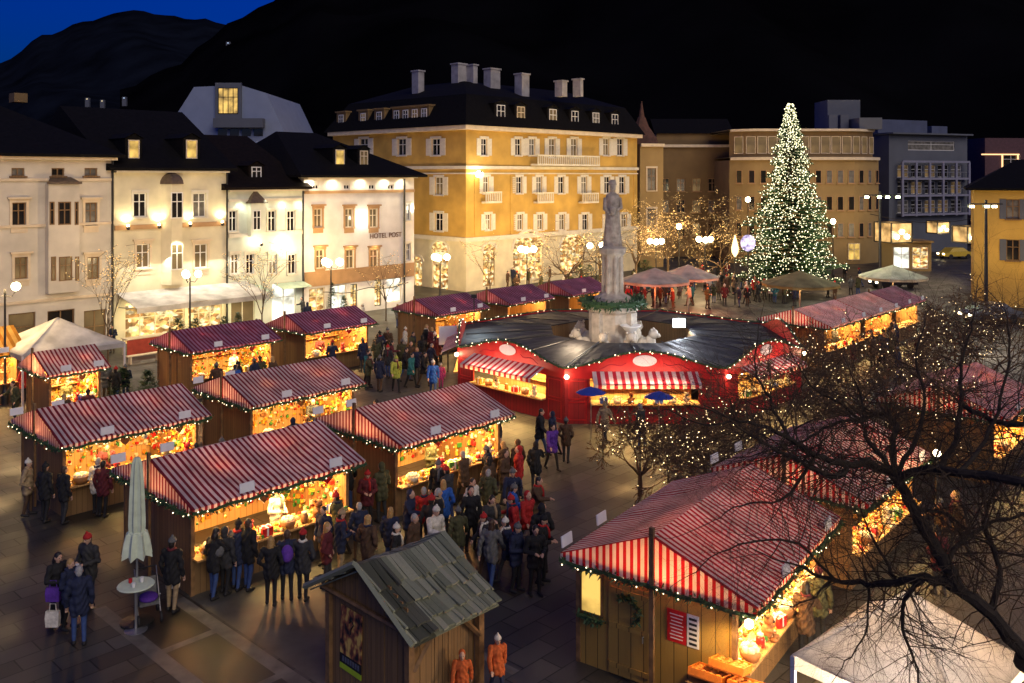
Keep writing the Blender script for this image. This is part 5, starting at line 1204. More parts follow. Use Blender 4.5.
# ---- closed umbrella and its bar table
p = G(137, 600); uy = 21.5; ux = (137 - 512) / F * uy
um = thing('closed_umbrella', (ux, uy, 0), 'tall closed pale green umbrella standing over a small bar table', 'umbrella')
MB().tube([(0, 0, .05), (0, 0, 3.9)], .03, 8).build('pole', M['steel'], um)
mb = MB(); n = 16; prof = [(.06, 3.95), (.11, 3.8), (.13, 3.55), (.16, 3.0), (.18, 2.4), (.17, 2.2), (.22, 2.15), (.28, 1.9), (.32, 1.58)]; rs = []
for (r, z) in prof:
    rs.append([(r * (1 + .17 * math.cos(k * math.pi)) * math.cos(2 * math.pi * k / n), r * (1 + .17 * math.cos(k * math.pi)) * math.sin(2 * math.pi * k / n), z + (.08 * (k % 2) if z < 1.7 else 0)) for k in range(n)])
for rg in rs: mb.v.extend(rg)
for i in range(len(rs) - 1):
    for k in range(n): mb.f.append((i * n + k, (i + 1) * n + k, (i + 1) * n + (k + 1) % n, i * n + (k + 1) % n)); mb.mi.append(0); mb.uv.append(None)
mb.face([rs[0][k] for k in range(n)]); mb.build('folded_canopy', M['mint_cloth'], um)
MB().lathe((0, 0, 2.18), [(.18, -.03), (.2, 0), (.18, .03)], 12).build('tie_strap', M['mint_cloth'], um)
MB().lathe((0, 0, 0), [(.38, 0), (.38, .06), (.06, .1)], 16).build('base', M['metal'], um)
bt = thing('bar_table', (ux + .12, uy - .35, 0), 'round pale bar table under the closed green umbrella', 'table')
MB().lathe((0, 0, 1.05), [(.40, 0), (.42, .02), (.40, .04)], 20).build('tabletop', M['mint_cloth'], bt)
MB().tube([(0, 0, .03), (0, 0, 1.05)], .035, 8).build('leg', M['steel'], bt); MB().lathe((0, 0, 0), [(.26, 0), (.26, .02), (.04, .05)], 16).build('base', M['steel'], bt)
for i, (dx, dy, h) in enumerate(((.1, .1, .12), (-.15, .05, .1), (.02, -.18, .11))):
    mb = MB(); mb.lathe((ux + .12 + dx, uy - .35 + dy, 1.09), [(.03, 0), (.04, .01), (.045, h), (.038, h)], 10); tag(mb.build('mug', M['red_paint'] if i == 1 else M['white_paint']), ('white mug on the bar table, at its back edge', 'red mug on the bar table under the umbrella', 'white mug on the bar table, at its front edge')[i], 'mug', 'mugs on the bar table')

# ================================================================ lamps and lights of the square
def street_lamp(label, px, py, Y, globes=3, power=260, color=(1, .66, .28), kind='street lamps around the square', spread=.45, gr=.17):
    p = at(px, py, Y); t = thing('street_lamp', (p.x, p.y, 0), label, 'street lamp', 0, kind); z = p.z
    MB().lathe((0, 0, 0), [(.16, 0), (.16, .5), (.09, .7), (.06, 1.2), (.045, z - .3), (.06, z - .25), (.04, z - .05)], 10).build('post', M['metal'], t)
    for k in range(globes):
        a = 2 * math.pi * k / globes + .4; x, y = (spread * math.cos(a), spread * math.sin(a)) if globes > 1 else (0, 0)
        ar = MB(); ar.tube([(0, 0, z - .35), (x * .6, y * .6, z - .42), (x, y, z - .15)], .025, 6) if globes > 1 else ar.tube([(0, 0, z - .2), (0, 0, z - .1)], .03, 6)
        a_ = ar.build('arm', M['metal'], t); b = MB(); b.ball((x, y, z + .05), gr, 12, 8); b.build('globe', M['lamp_glass'], a_, smooth=True)
    lamp('POINT', (0, 0, z + .35), power * (2.2 if p.y > 70 else 1.3), color, t, .35)
    return t
for a in ((5, 288, 42, 2, 900, 'street lamp with two globes at the far left edge, before the pink house'), (190, 275, 52, 3, 900, 'street lamp with globes in front of the wide white awning'), (331, 263, 64, 3, 900, 'street lamp with globes in front of the white hotel'),
          (440, 258, 76, 3, 700, 'street lamp with globes between the white hotel and the ochre hotel'), (527, 250, 76, 3, 1100, 'street lamp with globes before the ochre hotel arches'), (596, 246, 80, 2, 600, 'street lamp glowing just left of the statue'),
          (656, 242, 84, 3, 900, 'street lamp glowing right of the statue among lit trees'), (679, 227, 90, 1, 300, 'tall single street lamp above the lit bare trees'), (705, 240, 84, 3, 1000, 'brightest street lamp, between the lit trees and the fir'), (748, 200, 96, 1, 400, 'tall single street lamp left of the fir tip'), (833, 222, 92, 1, 400, 'single street lamp at the right edge of the fir'),
          (937, 455, 25, 1, 160, 'lamp glowing between the right hand stalls behind branches')):
    street_lamp(a[5], a[0], a[1], a[2], a[3], a[4], spread=.62 if a[2] > 60 else .45, gr=.27 if a[2] > 60 else .2 if a[2] > 30 else .1)
# floodlight mast on the right
p = at(880, 290, 78); t = thing('floodlight_mast', (p.x, 78, 0), 'tall mast carrying four greenish floodlights left of the office block', 'floodlight mast'); zz = at(880, 195, 78).z
MB().tube([(0, 0, 0), (0, 0, zz + .3)], [.16, .09], 10).build('post', M['metal'], t); MB().b2(-1.4, 1.7, -.05, .05, zz - .05, zz + .05).build('crossbar', M['metal'], t)
for x in (-1.2, -.1, .6, 1.5):
    f_ = MB().box((x, 0, zz - .16), (.4, .25, .18)).build('floodlight_head', M['metal'], t); MB().box((x, -.14, zz - .18), (.34, .03, .16)).build('lens', M['lamp_green'], f_)
lamp('SPOT', (0, -.6, zz - .3), 2200, (.82, 1, .55), t, .3, direction=(-.1, -1, -.55), spot=120, blend=.8)
p = at(986, 204, 66); t = thing('floodlight_mast', (p.x, 66, 0), 'tall mast with two warm floodlights before the yellow house', 'floodlight mast'); zz = p.z
MB().tube([(0, 0, 0), (0, 0, zz + .3)], [.16, .09], 10).build('post', M['metal'], t); MB().b2(-1.2, 1.2, -.05, .05, zz - .05, zz + .05).build('crossbar', M['metal'], t)
for x in (-1.1, 0, .55):
    f_ = MB().box((x, 0, zz - .16), (.4, .25, .18)).build('floodlight_head', M['metal'], t); MB().box((x, -.14, zz - .18), (.34, .03, .16)).build('lens', M['lamp_hot'], f_)
lamp('SPOT', (0, -.6, zz - .3), 2500, (1, .80, .55), t, .3, direction=(-.35, -1, -.5), spot=120, blend=.8)
# lantern cubes over the street
for px, py, Y, s, lb in ((893, 232, 92, 2.5, 'largest glowing cube lantern hanging left over the street'), (938, 227, 98, 1.6, 'small glowing cube lantern hanging in the middle over the street'), (968, 234, 86, 1.9, 'glowing cube lantern hanging by the yellow house')):
    p = at(px, py, Y); t = thing('cube_lantern', p, lb, 'lantern', .3, 'cube lanterns over the street'); h = s * .8
    mb = MB(); e = .06
    for x in (-s / 2, s / 2):
        for y in (-s / 2, s / 2): mb.b2(x - e, x + e, y - e, y + e, -h / 2, h / 2)
    for z in (-h / 2, h / 2):
        for q in (-s / 2, s / 2): mb.b2(-s / 2, s / 2, q - e + .001, q + e - .001, z - e, z + e); mb.b2(q - e + .002, q + e - .002, -s / 2, s / 2, z - e + .003, z + e - .003)
    mb.build('lantern_frame', M['metal'], t); MB().b2(-s / 2 + .03, s / 2 - .03, -s / 2 + .03, s / 2 - .03, -h / 2 + .03, h / 2 - .03).build('lantern_shade', M['lantern'], t)
    MB().tube([(0, 0, h / 2), (0, 0, h / 2 + 1.2)], .02, 4).build('hanging_cable', M['metal'], t)
    b = MB()
    for i in range(3): b.ball((-s / 4 + s / 4 * i, -s / 2 - .05, (-.2 + .25 * (i % 2)) * h), .16 * s / 1.6, 8, 6)
    b.build('bulb_cluster', M['lamp_hot'], t); lamp('POINT', (0, -s, -.3), 200, (1, .75, .4), t, .4)
# catenary wire that carries the lanterns
q0, q1 = at(870, 214, 92), at(1000, 212, 92); MB_ = MB(); MB_.tube([q0.lerp(q1, i / 10) + Vector((0, 0, -1.0 * math.sin(math.pi * i / 10))) for i in range(11)], .03, 4); tag(MB_.build('overhead_cable', M['metal']), 'thin cable across the street above the glowing cube lanterns', 'cable')
# light ornaments by the fir
p = at(748, 243, 74); t = thing('light_ornament', (p.x, 74, 0), 'round violet and white light ornament on a pole left of the fir', 'light ornament'); MB().tube([(0, 0, 0), (0, 0, p.z - .7)], .05, 6).build('pole', M['metal'], t); MB().ball((0, 0, p.z), (.62, .3, .68), 14, 10).build('glow_ball', lit_pane('violet_glow', (.72, .6, 1), 1.3, 3), t)
p = at(735, 246, 74); t = thing('light_ornament', (p.x, 74, 0), 'flame shaped warm light ornament on a pole beside the violet ball', 'light ornament'); MB().tube([(0, 0, 0), (0, 0, p.z - .9)], .05, 6).build('pole', M['metal'], t); MB().lathe((0, 0, p.z - .9), [(.06, 0), (.26, .35), (.30, .7), (.2, 1.2), (.03, 1.8)], 12).build('flame_shade', em('flame_glow', (1, .75, .3), 3.0), t)
p = at(908, 252, 100)
t = thing('shop_kiosk', (p.x, 100, 0), 'small bright kiosk with bluish lit front below the largest cube lantern', 'kiosk', 0)
mb = MB(); holed(mb, (-1.8, 0, 0), (1, 0, 0), (0, 1, 0), 4.4, 0, 3.2, [(1.1, 1.5, 1.8, 2.4), (3.2, 1.5, 1.8, 2.4)]); mb.b2(-1.8, 2.6, 2.9, 3.0, 0, 3.2); mb.b2(-1.9, 2.7, -.4, 3, 3.2, 3.4); mb.build('wall', M['pl_tan'], t)
window(t, (-1.8, 0, 0), (1, 0, 0), 0, 1.1, 1.5, 1.8, 2.4, 'pane_white', sill=False, name='shop_window'); window(t, (-1.8, 0, 0), (1, 0, 0), 0, 3.2, 1.5, 1.8, 2.4, 'pane_shop', sill=False, name='shop_window')

# ================================================================ trees
def spiral_fir():
    p = at(790, 290, 80); Hh = 17.2; Rr = 4.7; TV = [[rng_.uniform(.8, 1.15) for _ in range(10)] for rng_ in [random.Random(k) for k in range(30)]]
    t = thing('christmas_tree', (p.x, 80, 0), 'huge fir tree covered in warm white lights', 'Christmas tree'); rng = random.Random(21)
    MB().tube([(0, 0, 0), (0, 0, Hh * .6), (0.05, 0, Hh - .1)], [.28, .16, .03], 10).build('trunk', M['bark_far'], t)
    mb = MB(); tips = []
    z = 1.2; lev = 0
    while z < Hh - .25:
        f = (z - 1.2) / (Hh - 1.2); rad = Rr * (1 - f) ** .95 * (1 + .10 * math.sin(lev * 2.3)) + .06; n = max(5, int(20 * (1 - f) + 5))
        for k in range(n):
            a = 2 * math.pi * (k + rng.random() * .8) / n; tz = (z + .25 * math.sin(a * 2)) * .78; rr = rad * (.76 + .32 * (1 - tz % 1)) * TV[int(tz) % 30][int((a % 6.2832) / .6284) % 10] * rng.choice((.8, .95, 1.0, 1.06)); gap_ = tz % 1 > .62; dr = rng.uniform(.18, .34)
            e = Vector((rr * math.cos(a), rr * math.sin(a), z - dr * rr * .6)); s0 = Vector((0, 0, z + .1)); tang = Vector((-math.sin(a), math.cos(a), 0))
            m_ = max(5, int(rr / .16))
            for i in range(1, m_ + 1):
                g_ = i / m_; c = s0.lerp(e, g_) + Vector((0, 0, .14 * rr * g_ * g_)); wd = .30 * (1 - .45 * g_) + .1
                for s in (-1, 1):
                    o = tang * s * wd * rng.uniform(.6, 1.2) + (e - s0).normalized() * .2 + Vector((0, 0, rng.uniform(-.16, .06)))
                    w = Vector((math.cos(a), math.sin(a), .3)) * .075
                    mb.face([c - w, c + w, c + o + Vector((0, 0, -.03)), c + o * .6 - w])
            if gap_ and rng.random() < .35: continue
            tips.append((e + Vector((0, 0, .14 * rr)), lev, a, f)); tips.append((s0.lerp(e, .72) + Vector((0, 0, .08 * rr + .08)), lev, a, f))
            tips.append((s0.lerp(e, .9) + tang * .22 + Vector((0, 0, .1 * rr + .05)), lev, a, f)); tips.append((s0.lerp(e, .82) - tang * .25 + Vector((0, 0, .1 * rr + .02)), lev, a, f)); tips.append((s0.lerp(e, 1.0) - tang * .3 + Vector((0, 0, .1 * rr - .05)), lev, a, f))
        z += .30 * (1 - f) + .13; lev += 1
    mb.build('crown', M['fir'], t)
    NB = 12
    for b in range(NB):
        q = MB()
        for (c, lv, a, f) in tips:
            if int((a % (2 * math.pi)) / (2 * math.pi) * NB) == b:
                q.octa(c + Vector((rng.uniform(-.1, .1), rng.uniform(-.1, .1), rng.uniform(-.08, .1))), .042 * rng.uniform(.6, 1.35))
        q.wire(far=9).build('light_string', [M['bulb_tree'], M['fir']], t)
    lamp('POINT', (0, -6, 4), 600, (1, .9, .6), t, 1.0); lamp('POINT', (-3, -5, 9), 450, (1, .9, .6), t, 1.0); lamp('POINT', (3, -4, 8), 450, (1, .9, .6), t, 1.0)  # added points without fixtures, light the needles in place of the bulbs
spiral_fir()

def grow(mb, p, d, r, ln, depth, rng, tips, droop=0.0, sides=5, spread=.6, nodes=None, rmin=0.0):
    r = max(r, rmin)
    segs = 4; pts = [p]; rad = [r]; dd = d.copy()
    for i in range(segs):
        dd = (dd + Vector((rng.gauss(0, .16), rng.gauss(0, .16), rng.gauss(0, .12) - droop))).normalized(); pts.append(pts[-1] + dd * ln / segs); rad.append(r * (1 - .45 * (i + 1) / segs))
    mb.tube(pts, rad, sides, cap=False)
    if nodes is not None: nodes.extend(pts[1:])
    if depth == 0: tips.append(pts[-1]); return
    nb = rng.choice((2, 3, 3))
    for k in range(nb):
        i = segs if k < 1 else rng.randint(1, segs); ax = dd.orthogonal().normalized(); ax = Matrix.Rotation(rng.uniform(0, 6.28), 3, dd) @ ax
        nd = (dd + ax * spread * rng.uniform(.6, 1.4)).normalized()
        grow(mb, pts[i], nd, rad[i] * rng.uniform(.55, .8), ln * rng.uniform(.6, .85), depth - 1, rng, tips, droop, max(3, sides - 1), spread, nodes, rmin)
def lit_tree(label, base, height, seed, depth=5, bulbs=160, br=.05, mat='bark_far', bm='bulb', r=.14, spread=.62, group='bare trees strung with lights', cat='tree', name='bare_tree', flare=.6, rmin=0.0):
    t = thing(name, base, label, cat, 0, group); rng = random.Random(seed); tips = []; nodes = []
    mb = MB(); h = height * .26; mb.tube([(0, 0, 0), (0, 0, h)], [r, r * .8], 7); mb.build('trunk', M[mat], t)
    mb = MB()
    for k in range(4):
        a = 2 * math.pi * k / 4 + rng.random(); grow(mb, Vector((0, 0, h - .1)), Vector((math.cos(a) * flare, math.sin(a) * flare, .8)).normalized(), r * .6, height * .27, depth - 1, rng, tips, 0, 5, spread, nodes, rmin)
    mb.build('crown', M[mat], t)
    b = MB(); pool = nodes + tips
    for i_ in sorted(rng.sample(range(len(pool)), min(bulbs, len(pool)))): c = pool[i_]; b.octa(c + Vector((rng.gauss(0, .05), rng.gauss(0, .05), rng.gauss(0, .05))), br * rng.uniform(.7, 1.2))
    b.wire(far=9).build('light_string', [M[bm], M[mat]], t)
    return t
for i, (px, py, Y, hh, nb, lb) in enumerate(((566, 285, 78, 7.2, 260, 'bare tree netted with lights between ochre hotel and statue'), (636, 285, 86, 8.5, 420, 'bare tree thick with lights just right of the statue'), (668, 284, 90, 8.8, 420, 'bare tree thick with lights, second right of the statue'), (700, 283, 94, 10.5, 350, 'tall bare tree thick with lights, third right of the statue'), (722, 283, 86, 7.0, 260, 'bare lit tree nearest the left side of the fir'), (600, 283, 90, 6.5, 300, 'bare lit tree directly behind the statue'))):
    p = at(px, py, Y); lit_tree(lb, (p.x, Y, 0), hh, 40 + i, 6, int(nb * 1.3), .03, spread=.8)
for i, (px, py, hh, nb, lb) in enumerate(((108, 385, 6.2, 260, 'slender light netted tree at the corner of the pink house'), (262, 372, 5.6, 240, 'slender light netted tree before the pale green house'), (386, 322, 4.6, 120, 'thin light netted tree before the white hotel'), (490, 312, 4.8, 160, 'thin light netted tree at the ochre hotel corner'))):
    p = G(px, py if i < 2 else py); p = at(px, py, (50, 58, 66, 76)[i]); lit_tree(lb, (p.x, p.y, 0), hh + 1.2, 70 + i, 4, nb, .028, r=.06, spread=.25, flare=.14)
for i, (px, Y, hh, nb, lb) in enumerate(((640, 30, 3.0, 60, 'low bare tree with sparse bulbs nearest the red stall front'), (705, 31, 3.4, 80, 'bare tree with sparse bulbs before the right half of the red stall'), (770, 32, 5.0, 150, 'bare tree with sparse bulbs between red stall and front right stall'), (735, 27, 4.1, 110, 'bare tree with sparse bulbs just behind the front right stall ridge'), (880, 30, 5.8, 170, 'bare tree with sparse bulbs beside the branch crossed stall'), (845, 34, 5.4, 160, 'bare tree with sparse bulbs before the right stall row'), (915, 37, 5.8, 150, 'bare tree with sparse bulbs beyond the branch crossed stall'), (985, 40, 6.6, 150, 'bare tree with sparse bulbs at the right edge'), (955, 52, 4.6, 110, 'farther bare tree with sparse bulbs by the lantern street'))):
    lit_tree(lb, ((px - CX) / F * Y, Y, 0), hh, 90 + i, 7, int(nb * .95), .018, mat='twig_low', bm='bulb_twig', r=.085, spread=.85, flare=.85, rmin=.013)
# the great bare tree in front on the right
def front_tree():
    rng = random.Random(77); t = thing('bare_tree', (9.2, 11.2, 0), 'great dark bare tree spreading its branches over the right foreground', 'tree'); inv = lambda q: Vector(q) - Vector((9.2, 11.2, 0))
    P_ = lambda px, py, Y: inv(at(px, py, Y))
    mb = MB(); tr = [(0, 0, 0), (-.1, .05, 1.6), tuple(inv((8.3, 11.3, 3.2))), tuple(P_(1024, 655, 11.6))]; mb.tube(tr, [.34, .27, .23, .19], 10); mb.build('trunk', M['bark'], t)
    limbs = [([(1024, 655, 11.6), (990, 615, 11.6), (958, 590, 11.7), (925, 578, 11.9), (895, 582, 12.2), (868, 584, 12.5), (832, 580, 12.8), (800, 566, 13.0)], .17, .03),
             ([(958, 590, 11.7), (945, 566, 11.8), (930, 538, 12.0), (912, 508, 12.3), (897, 480, 12.5), (893, 470, 12.6)], .15, .12),
             ([(895, 476, 12.6), (870, 464, 12.6), (846, 464, 12.4), (815, 455, 12.3), (790, 440, 12.2), (765, 426, 12.2), (735, 420, 12.2)], .12, .025),
             ([(848, 464, 12.4), (838, 476, 12.2), (815, 470, 12.0), (790, 456, 11.9), (768, 446, 11.8), (750, 435, 11.8)], .08, .02),
             ([(893, 472, 12.6), (893, 445, 12.9), (895, 424, 13.2), (880, 414, 13.5), (858, 420, 13.6), (830, 424, 13.6), (805, 440, 13.5), (770, 450, 13.4)], .09, .02),
             ([(897, 474, 12.6), (878, 452, 12.9), (864, 430, 13.2), (862, 400, 13.5), (850, 370, 13.8)], .08, .015),
             ([(897, 478, 12.5), (930, 470, 12.2), (960, 472, 11.8), (1000, 478, 11.4), (1040, 484, 11.0)], .11, .10),
             ([(940, 470, 12.1), (955, 440, 12.6), (962, 405, 13.0), (960, 375, 13.4), (968, 340, 13.8), (975, 310, 14.0)], .08, .015),
             ([(962, 405, 13.0), (990, 420, 12.6), (1015, 425, 12.2), (1045, 420, 12.0)], .07, .05),
             ([(925, 578, 11.9), (905, 600, 12.0), (902, 630, 11.9), (915, 660, 11.7), (920, 700, 11.5)], .06, .02),
             ([(895, 582, 12.2), (885, 560, 12.4), (868, 530, 12.6), (860, 505, 12.8)], .05, .015),
             ([(868, 584, 12.5), (868, 610, 12.4), (862, 640, 12.2), (842, 668, 12.0)], .04, .012),
             ([(990, 615, 11.6), (1000, 570, 11.9), (985, 530, 12.3), (990, 500, 12.6), (1012, 470, 12.8)], .08, .03),
             ([(945, 566, 11.8), (965, 540, 12.0), (1000, 520, 12.1), (1040, 512, 12.0)], .06, .03),
             ([(815, 455, 12.3), (800, 480, 12.0), (780, 500, 11.9), (740, 505, 11.8), (715, 520, 11.7)], .045, .01),
             ([(790, 440, 12.2), (770, 400, 12.6), (755, 370, 12.9), (758, 330, 13.2)], .05, .01), ([(735, 420, 12.2), (705, 425, 12.2), (670, 410, 12.3), (655, 415, 12.3)], .025, .006),
             ([(897, 474, 12.6), (915, 440, 12.9), (925, 400, 13.3), (915, 360, 13.7), (925, 325, 14.1)], .07, .014), ([(960, 472, 11.8), (985, 440, 12.2), (1000, 400, 12.6), (1010, 350, 13.0), (1005, 310, 13.4)], .06, .014), ([(858, 420, 13.6), (835, 400, 13.9), (810, 385, 14.1), (790, 350, 14.4)], .045, .012),
             ([(912, 508, 12.3), (950, 515, 12.6), (985, 545, 12.7), (1030, 560, 12.6)], .05, .02), ([(832, 580, 12.8), (810, 600, 12.6), (788, 606, 12.5), (770, 596, 12.4)], .03, .008), ([(832, 580, 12.8), (800, 545, 12.4), (760, 540, 12.2), (720, 552, 12.1), (690, 575, 12.0)], .04, .008)]
    for li, (pts, r0, r1) in enumerate(limbs):
        W_ = [P_(*q) for q in pts]
        # smooth the limb with a Catmull-Rom pass and a little irregularity
        S = []
        for i in range(len(W_) - 1):
            a = W_[max(i - 1, 0)]; b = W_[i]; c = W_[i + 1]; d = W_[min(i + 2, len(W_) - 1)]
            for k in range(4):
                u = k / 4; S.append(.5 * ((2 * b) + (c - a) * u + (2 * a - 5 * b + 4 * c - d) * u * u + (3 * b - a - 3 * c + d) * u ** 3) + Vector((rng.gauss(0, .012), rng.gauss(0, .012), rng.gauss(0, .012))))
        S.append(W_[-1]); n = len(S); rad = [(r0 + (r1 - r0) * i / (n - 1)) * rng.uniform(.52, .62) for i in range(n)]
        mb = MB(); mb.tube(S, rad, 8); limb_ = mb.build('limb', M['bark'], t); mb = MB(); tips = []
        step = max(1, n // 18)
        for i in range(2, n, step):
            for _ in range(2 if i % 2 else 3):
                d = (S[min(i + 1, n - 1)] - S[i - 1]).normalized(); ax = Matrix.Rotation(rng.uniform(0, 6.28), 3, d) @ d.orthogonal().normalized(); nd = (d * .5 + ax + Vector((0, 0, .12))).normalized()
                grow(mb, S[i], nd, min(rad[i] * .4, .011), rng.uniform(.4, .85), 4, rng, tips, .03, 3, .85)
        grow(mb, S[-1], (S[-1] - S[-2]).normalized(), min(rad[-1], .014), .7, 4, rng, tips, .02, 4, .7)
        mb.build('twigs', M['twig'], limb_)
front_tree()
# fairy lights strung on poles near the red stall
for i, (x0, y0, x1, y1, lb) in enumerate(((603, 438, 640, 452, 'fairy light string on two poles nearest the red stall'), (640, 452, 668, 470, 'fairy light string on poles closer to the front right stall'))):
    a, b = G(x0, y0 + 25), G(x1, y1 + 25); t = thing('fairy_lights', a, lb, 'string lights', 0, 'fairy lights on poles'); b = b - a
    for q in (Vector((0, 0, 0)), b): MB().tube([q, q + Vector((0, 0, 1.5))], .025, 5).build('pole', M['metal'], t)
    pts = [b * (k / 8) + Vector((0, 0, 1.45 - .35 * math.sin(math.pi * k / 8))) for k in range(9)]; MB().tube(pts, .012, 4).build('cable', M['metal'], t)
    q = MB(); bulbs_on(q, pts, .22, .026, R, .02); q.wire().build('light_string', [M['bulb_white'], M['metal']], t)
# clipped shrubs and potted firs
def shrub(label, px, py, r, h, n=500, group='potted fir bushes', name='fir_bush'):
    p = G(px, py); t = thing(name, p, label, 'plant', 0, group); rng = random.Random(int(px * 7 + py)); s = p.y / 40
    MB().lathe((0, 0, 0), [(r * .5, 0), (r * .6, .32), (r * .55, .32)], 10).build('pot', M['wood_dark'], t)
    mb = MB()
    for _ in range(n):
        z = rng.random() ** 1.3; a = rng.uniform(0, 6.28); rr = r * (1 - z) ** .7 * rng.random() ** .4; c = Vector((rr * math.cos(a), rr * math.sin(a), .3 + z * h)); d = Vector((math.cos(a), math.sin(a), rng.uniform(-.3, .5))).normalized() * .22 * (r / .6 + .3); w = d.cross(Vector((0, 0, 1))).normalized() * .06
        mb.face([c - w, c + w, c + d])
    mb.build('foliage', M['shrub'], t)
for px, py, r, h, lb in ((178, 352, .8, 1.7, 'bushy fir in a tub under the white awning, left of the pair'), (196, 350, .8, 1.6, 'bushy fir in a tub under the white awning, right of the pair'), (224, 345, .5, 1.5, 'small dark fir at the right end of the white awning'), (238, 343, .45, 1.6, 'slim dark fir past the right end of the white awning'), (332, 318, .4, 2.3, 'slim cypress before the white hotel shop window'), (344, 317, .4, 1.3, 'low round bush before the white hotel'), (580, 292, 1.1, 2.2, 'dark green fir mound just left of the statue column'), (590, 290, 1.0, 2.0, 'dark green fir mound touching the statue column'), (645, 284, 1.2, 2.0, 'dark green fir mound by the grey parasol'), (122, 402, .6, 1.3, 'dark fir bush right of the small striped stall'), (148, 408, .6, 1.4, 'dark fir bush before the plum stall gable')):
    shrub(lb, px, py, r, h)
# hedge behind the terrace right
p = at(800, 300, 62)
# bench by the plum stall
b0 = G(144, 362); t = thing('bench', b0, 'pale wooden bench left of the plum roofed stall', 'bench', ANG); MB().b2(-1.0, 1.0, -.18, .18, .42, .47).build('seat', M['cream_paint'], t)
for x in (-.8, .8): MB().b2(x - .04, x + .04, -.15, .15, 0, .42).build('leg', M['cream_paint'], t)
b0 = G(150, 352); t = thing('counter_table', b0, 'long red fronted table of goods under the white awning', 'table', ANG); MB().b2(-1.6, 1.6, -.4, .4, .95, 1.0).build('tabletop', M['cream_paint'], t); MB().b2(-1.55, 1.55, -.38, -.35, .03, .95).build('front_cloth', pm('red_cloth', (.35, .05, .03), .8), t)
for x in (-1.5, 1.5): MB().b2(x - .03, x + .03, .28, .34, 0, .95).build('leg', M['cream_paint'], t)
# pale board standing left of the red stall
p = G(448, 372); t = thing('sign_board', p, 'pale blank board on a post at the left end of the round red stall', 'sign', .3); MB().tube([(0, 0, 0), (0, 0, 1.6)], .04, 6).build('post', M['metal'], t); MB().b2(-.5, .5, -.03, .03, 1.5, 2.5).build('board', M['plate'], t)
# parked car and road sign by the lantern street
def car(px, py, label, body):
    p = G(px, py); t = thing('parked_car', p, label, 'car', .25); mb = MB(); prof = [(-2.1, .35), (-2.15, .75), (-1.5, .9), (-.9, 1.4), (.7, 1.42), (1.35, .95), (2.1, .8), (2.15, .35)]
    n = len(prof)
    for s in (-1, 1): mb.face([(x, s * .82 * (1 if z < 1 else .85), z) for x, z in (prof if s > 0 else prof[::-1])])
    for k in range(n):
        a, b = prof[k], prof[(k + 1) % n]; ya, yb = .82 * (1 if a[1] < 1 else .85), .82 * (1 if b[1] < 1 else .85); mb.face([(a[0], -ya, a[1]), (b[0], -yb, b[1]), (b[0], yb, b[1]), (a[0], ya, a[1])])
    mb.build('body', body, t)
    MB().face; w = MB(); w.face([(-1.0, -.755, .98), (.95, -.76, .98), (.62, -.705, 1.36), (-.8, -.705, 1.36)]); w.build('window', M['pane'], t)
    for x in (-1.3, 1.3):
        for s in (-1, 1): wl = MB(); wl.tube([(x, s * .7, .32), (x, s * .86, .32)], .32, 14); wl.build('wheel', M['dark'], t)
    for s in (-.5, .5): MB().box((-2.15, s, .66), (.05, .28, .14)).build('headlight', M['lamp_glass'], t)
car(955, 258.5, 'yellow taxi parked on the street below the cube lanterns', pm('taxi_yellow', (.6, .42, .05), .3, .05)); car(893, 288, 'dark car parked behind the right stall row', pm('car_dark', (.03, .035, .05), .25, .05)); car(990, 322, 'dark car with pale roof half hidden by twigs at the right', pm('car_grey', (.12, .12, .13), .3, .05))

# ================================================================ goods on the stalls
def bauble_mesh():
    mb = MB(); mb.ball((0, 0, 0), .075, 12, 8); mb.lathe((0, 0, .07), [(.025, 0), (.025, .03)], 8, 1); mb.tube([(0, 0, .1), (0, 0, .22)], .005, 3, 1); return mb.mesh('bauble', [M['red_paint'], M['steel']], True)
def box_mesh():
    mb = MB(); mb.b2(-.12, .12, -.09, .09, 0, .16); mb.b2(-.02, .02, -.093, .093, -.0, .163, 1); mb.b2(-.123, .123, -.02, .02, .0, .1645, 1)
    for s in (-1, 1): mb.ball((s * .05, 0, .18), (.05, .03, .022), 8, 5, 1)
    return mb.mesh('gift_box', [M['red_paint'], M['white_paint']])
def jar_mesh():
    mb = MB(); mb.lathe((0, 0, 0), [(.05, 0), (.065, .02), (.065, .13), (.045, .16)], 12); mb.lathe((0, 0, .16), [(.05, 0), (.05, .03)], 12, 1); return mb.mesh('jar', [M['red_paint'], M['cream_paint']], True)
def heart_mesh():
    mb = MB(); n = 20; pts = []
    for k in range(n):
        a = 2 * math.pi * k / n; pts.append((.011 * 16 * math.sin(a) ** 3 * .75, .011 * (13 * math.cos(a) - 5 * math.cos(2 * a) - 2 * math.cos(3 * a) - math.cos(4 * a)) * .75))
    mb.face([(x, -.02, z) for x, z in pts]); mb.face([(x, .02, z) for x, z in pts][::-1])
    for k in range(n):
        a, b = pts[k], pts[(k + 1) % n]; mb.face([(a[0], -.02, a[1]), (a[0], .02, a[1]), (b[0], .02, b[1]), (b[0], -.02, b[1])], 1)
    mb.tube([(0, 0, .09), (0, 0, .26)], .006, 3, 1); return mb.mesh('gingerbread_heart', [M['red_paint'], M['white_paint']])
def plush_mesh():
    mb = MB(); mb.ball((0, 0, .11), (.09, .08, .11), 10, 8); mb.ball((0, -.02, .26), (.075, .07, .07), 10, 8)
    for s in (-1, 1): mb.ball((s * .06, 0, .32), .028, 6, 5); mb.ball((s * .09, -.05, .15), (.03, .06, .03), 6, 5); mb.ball((s * .06, -.1, .03), (.04, .06, .035), 6, 5)
    mb.ball((0, -.085, .245), (.03, .02, .022), 6, 5, 1); return mb.mesh('plush_bear', [M['red_paint'], M['dark']], True)
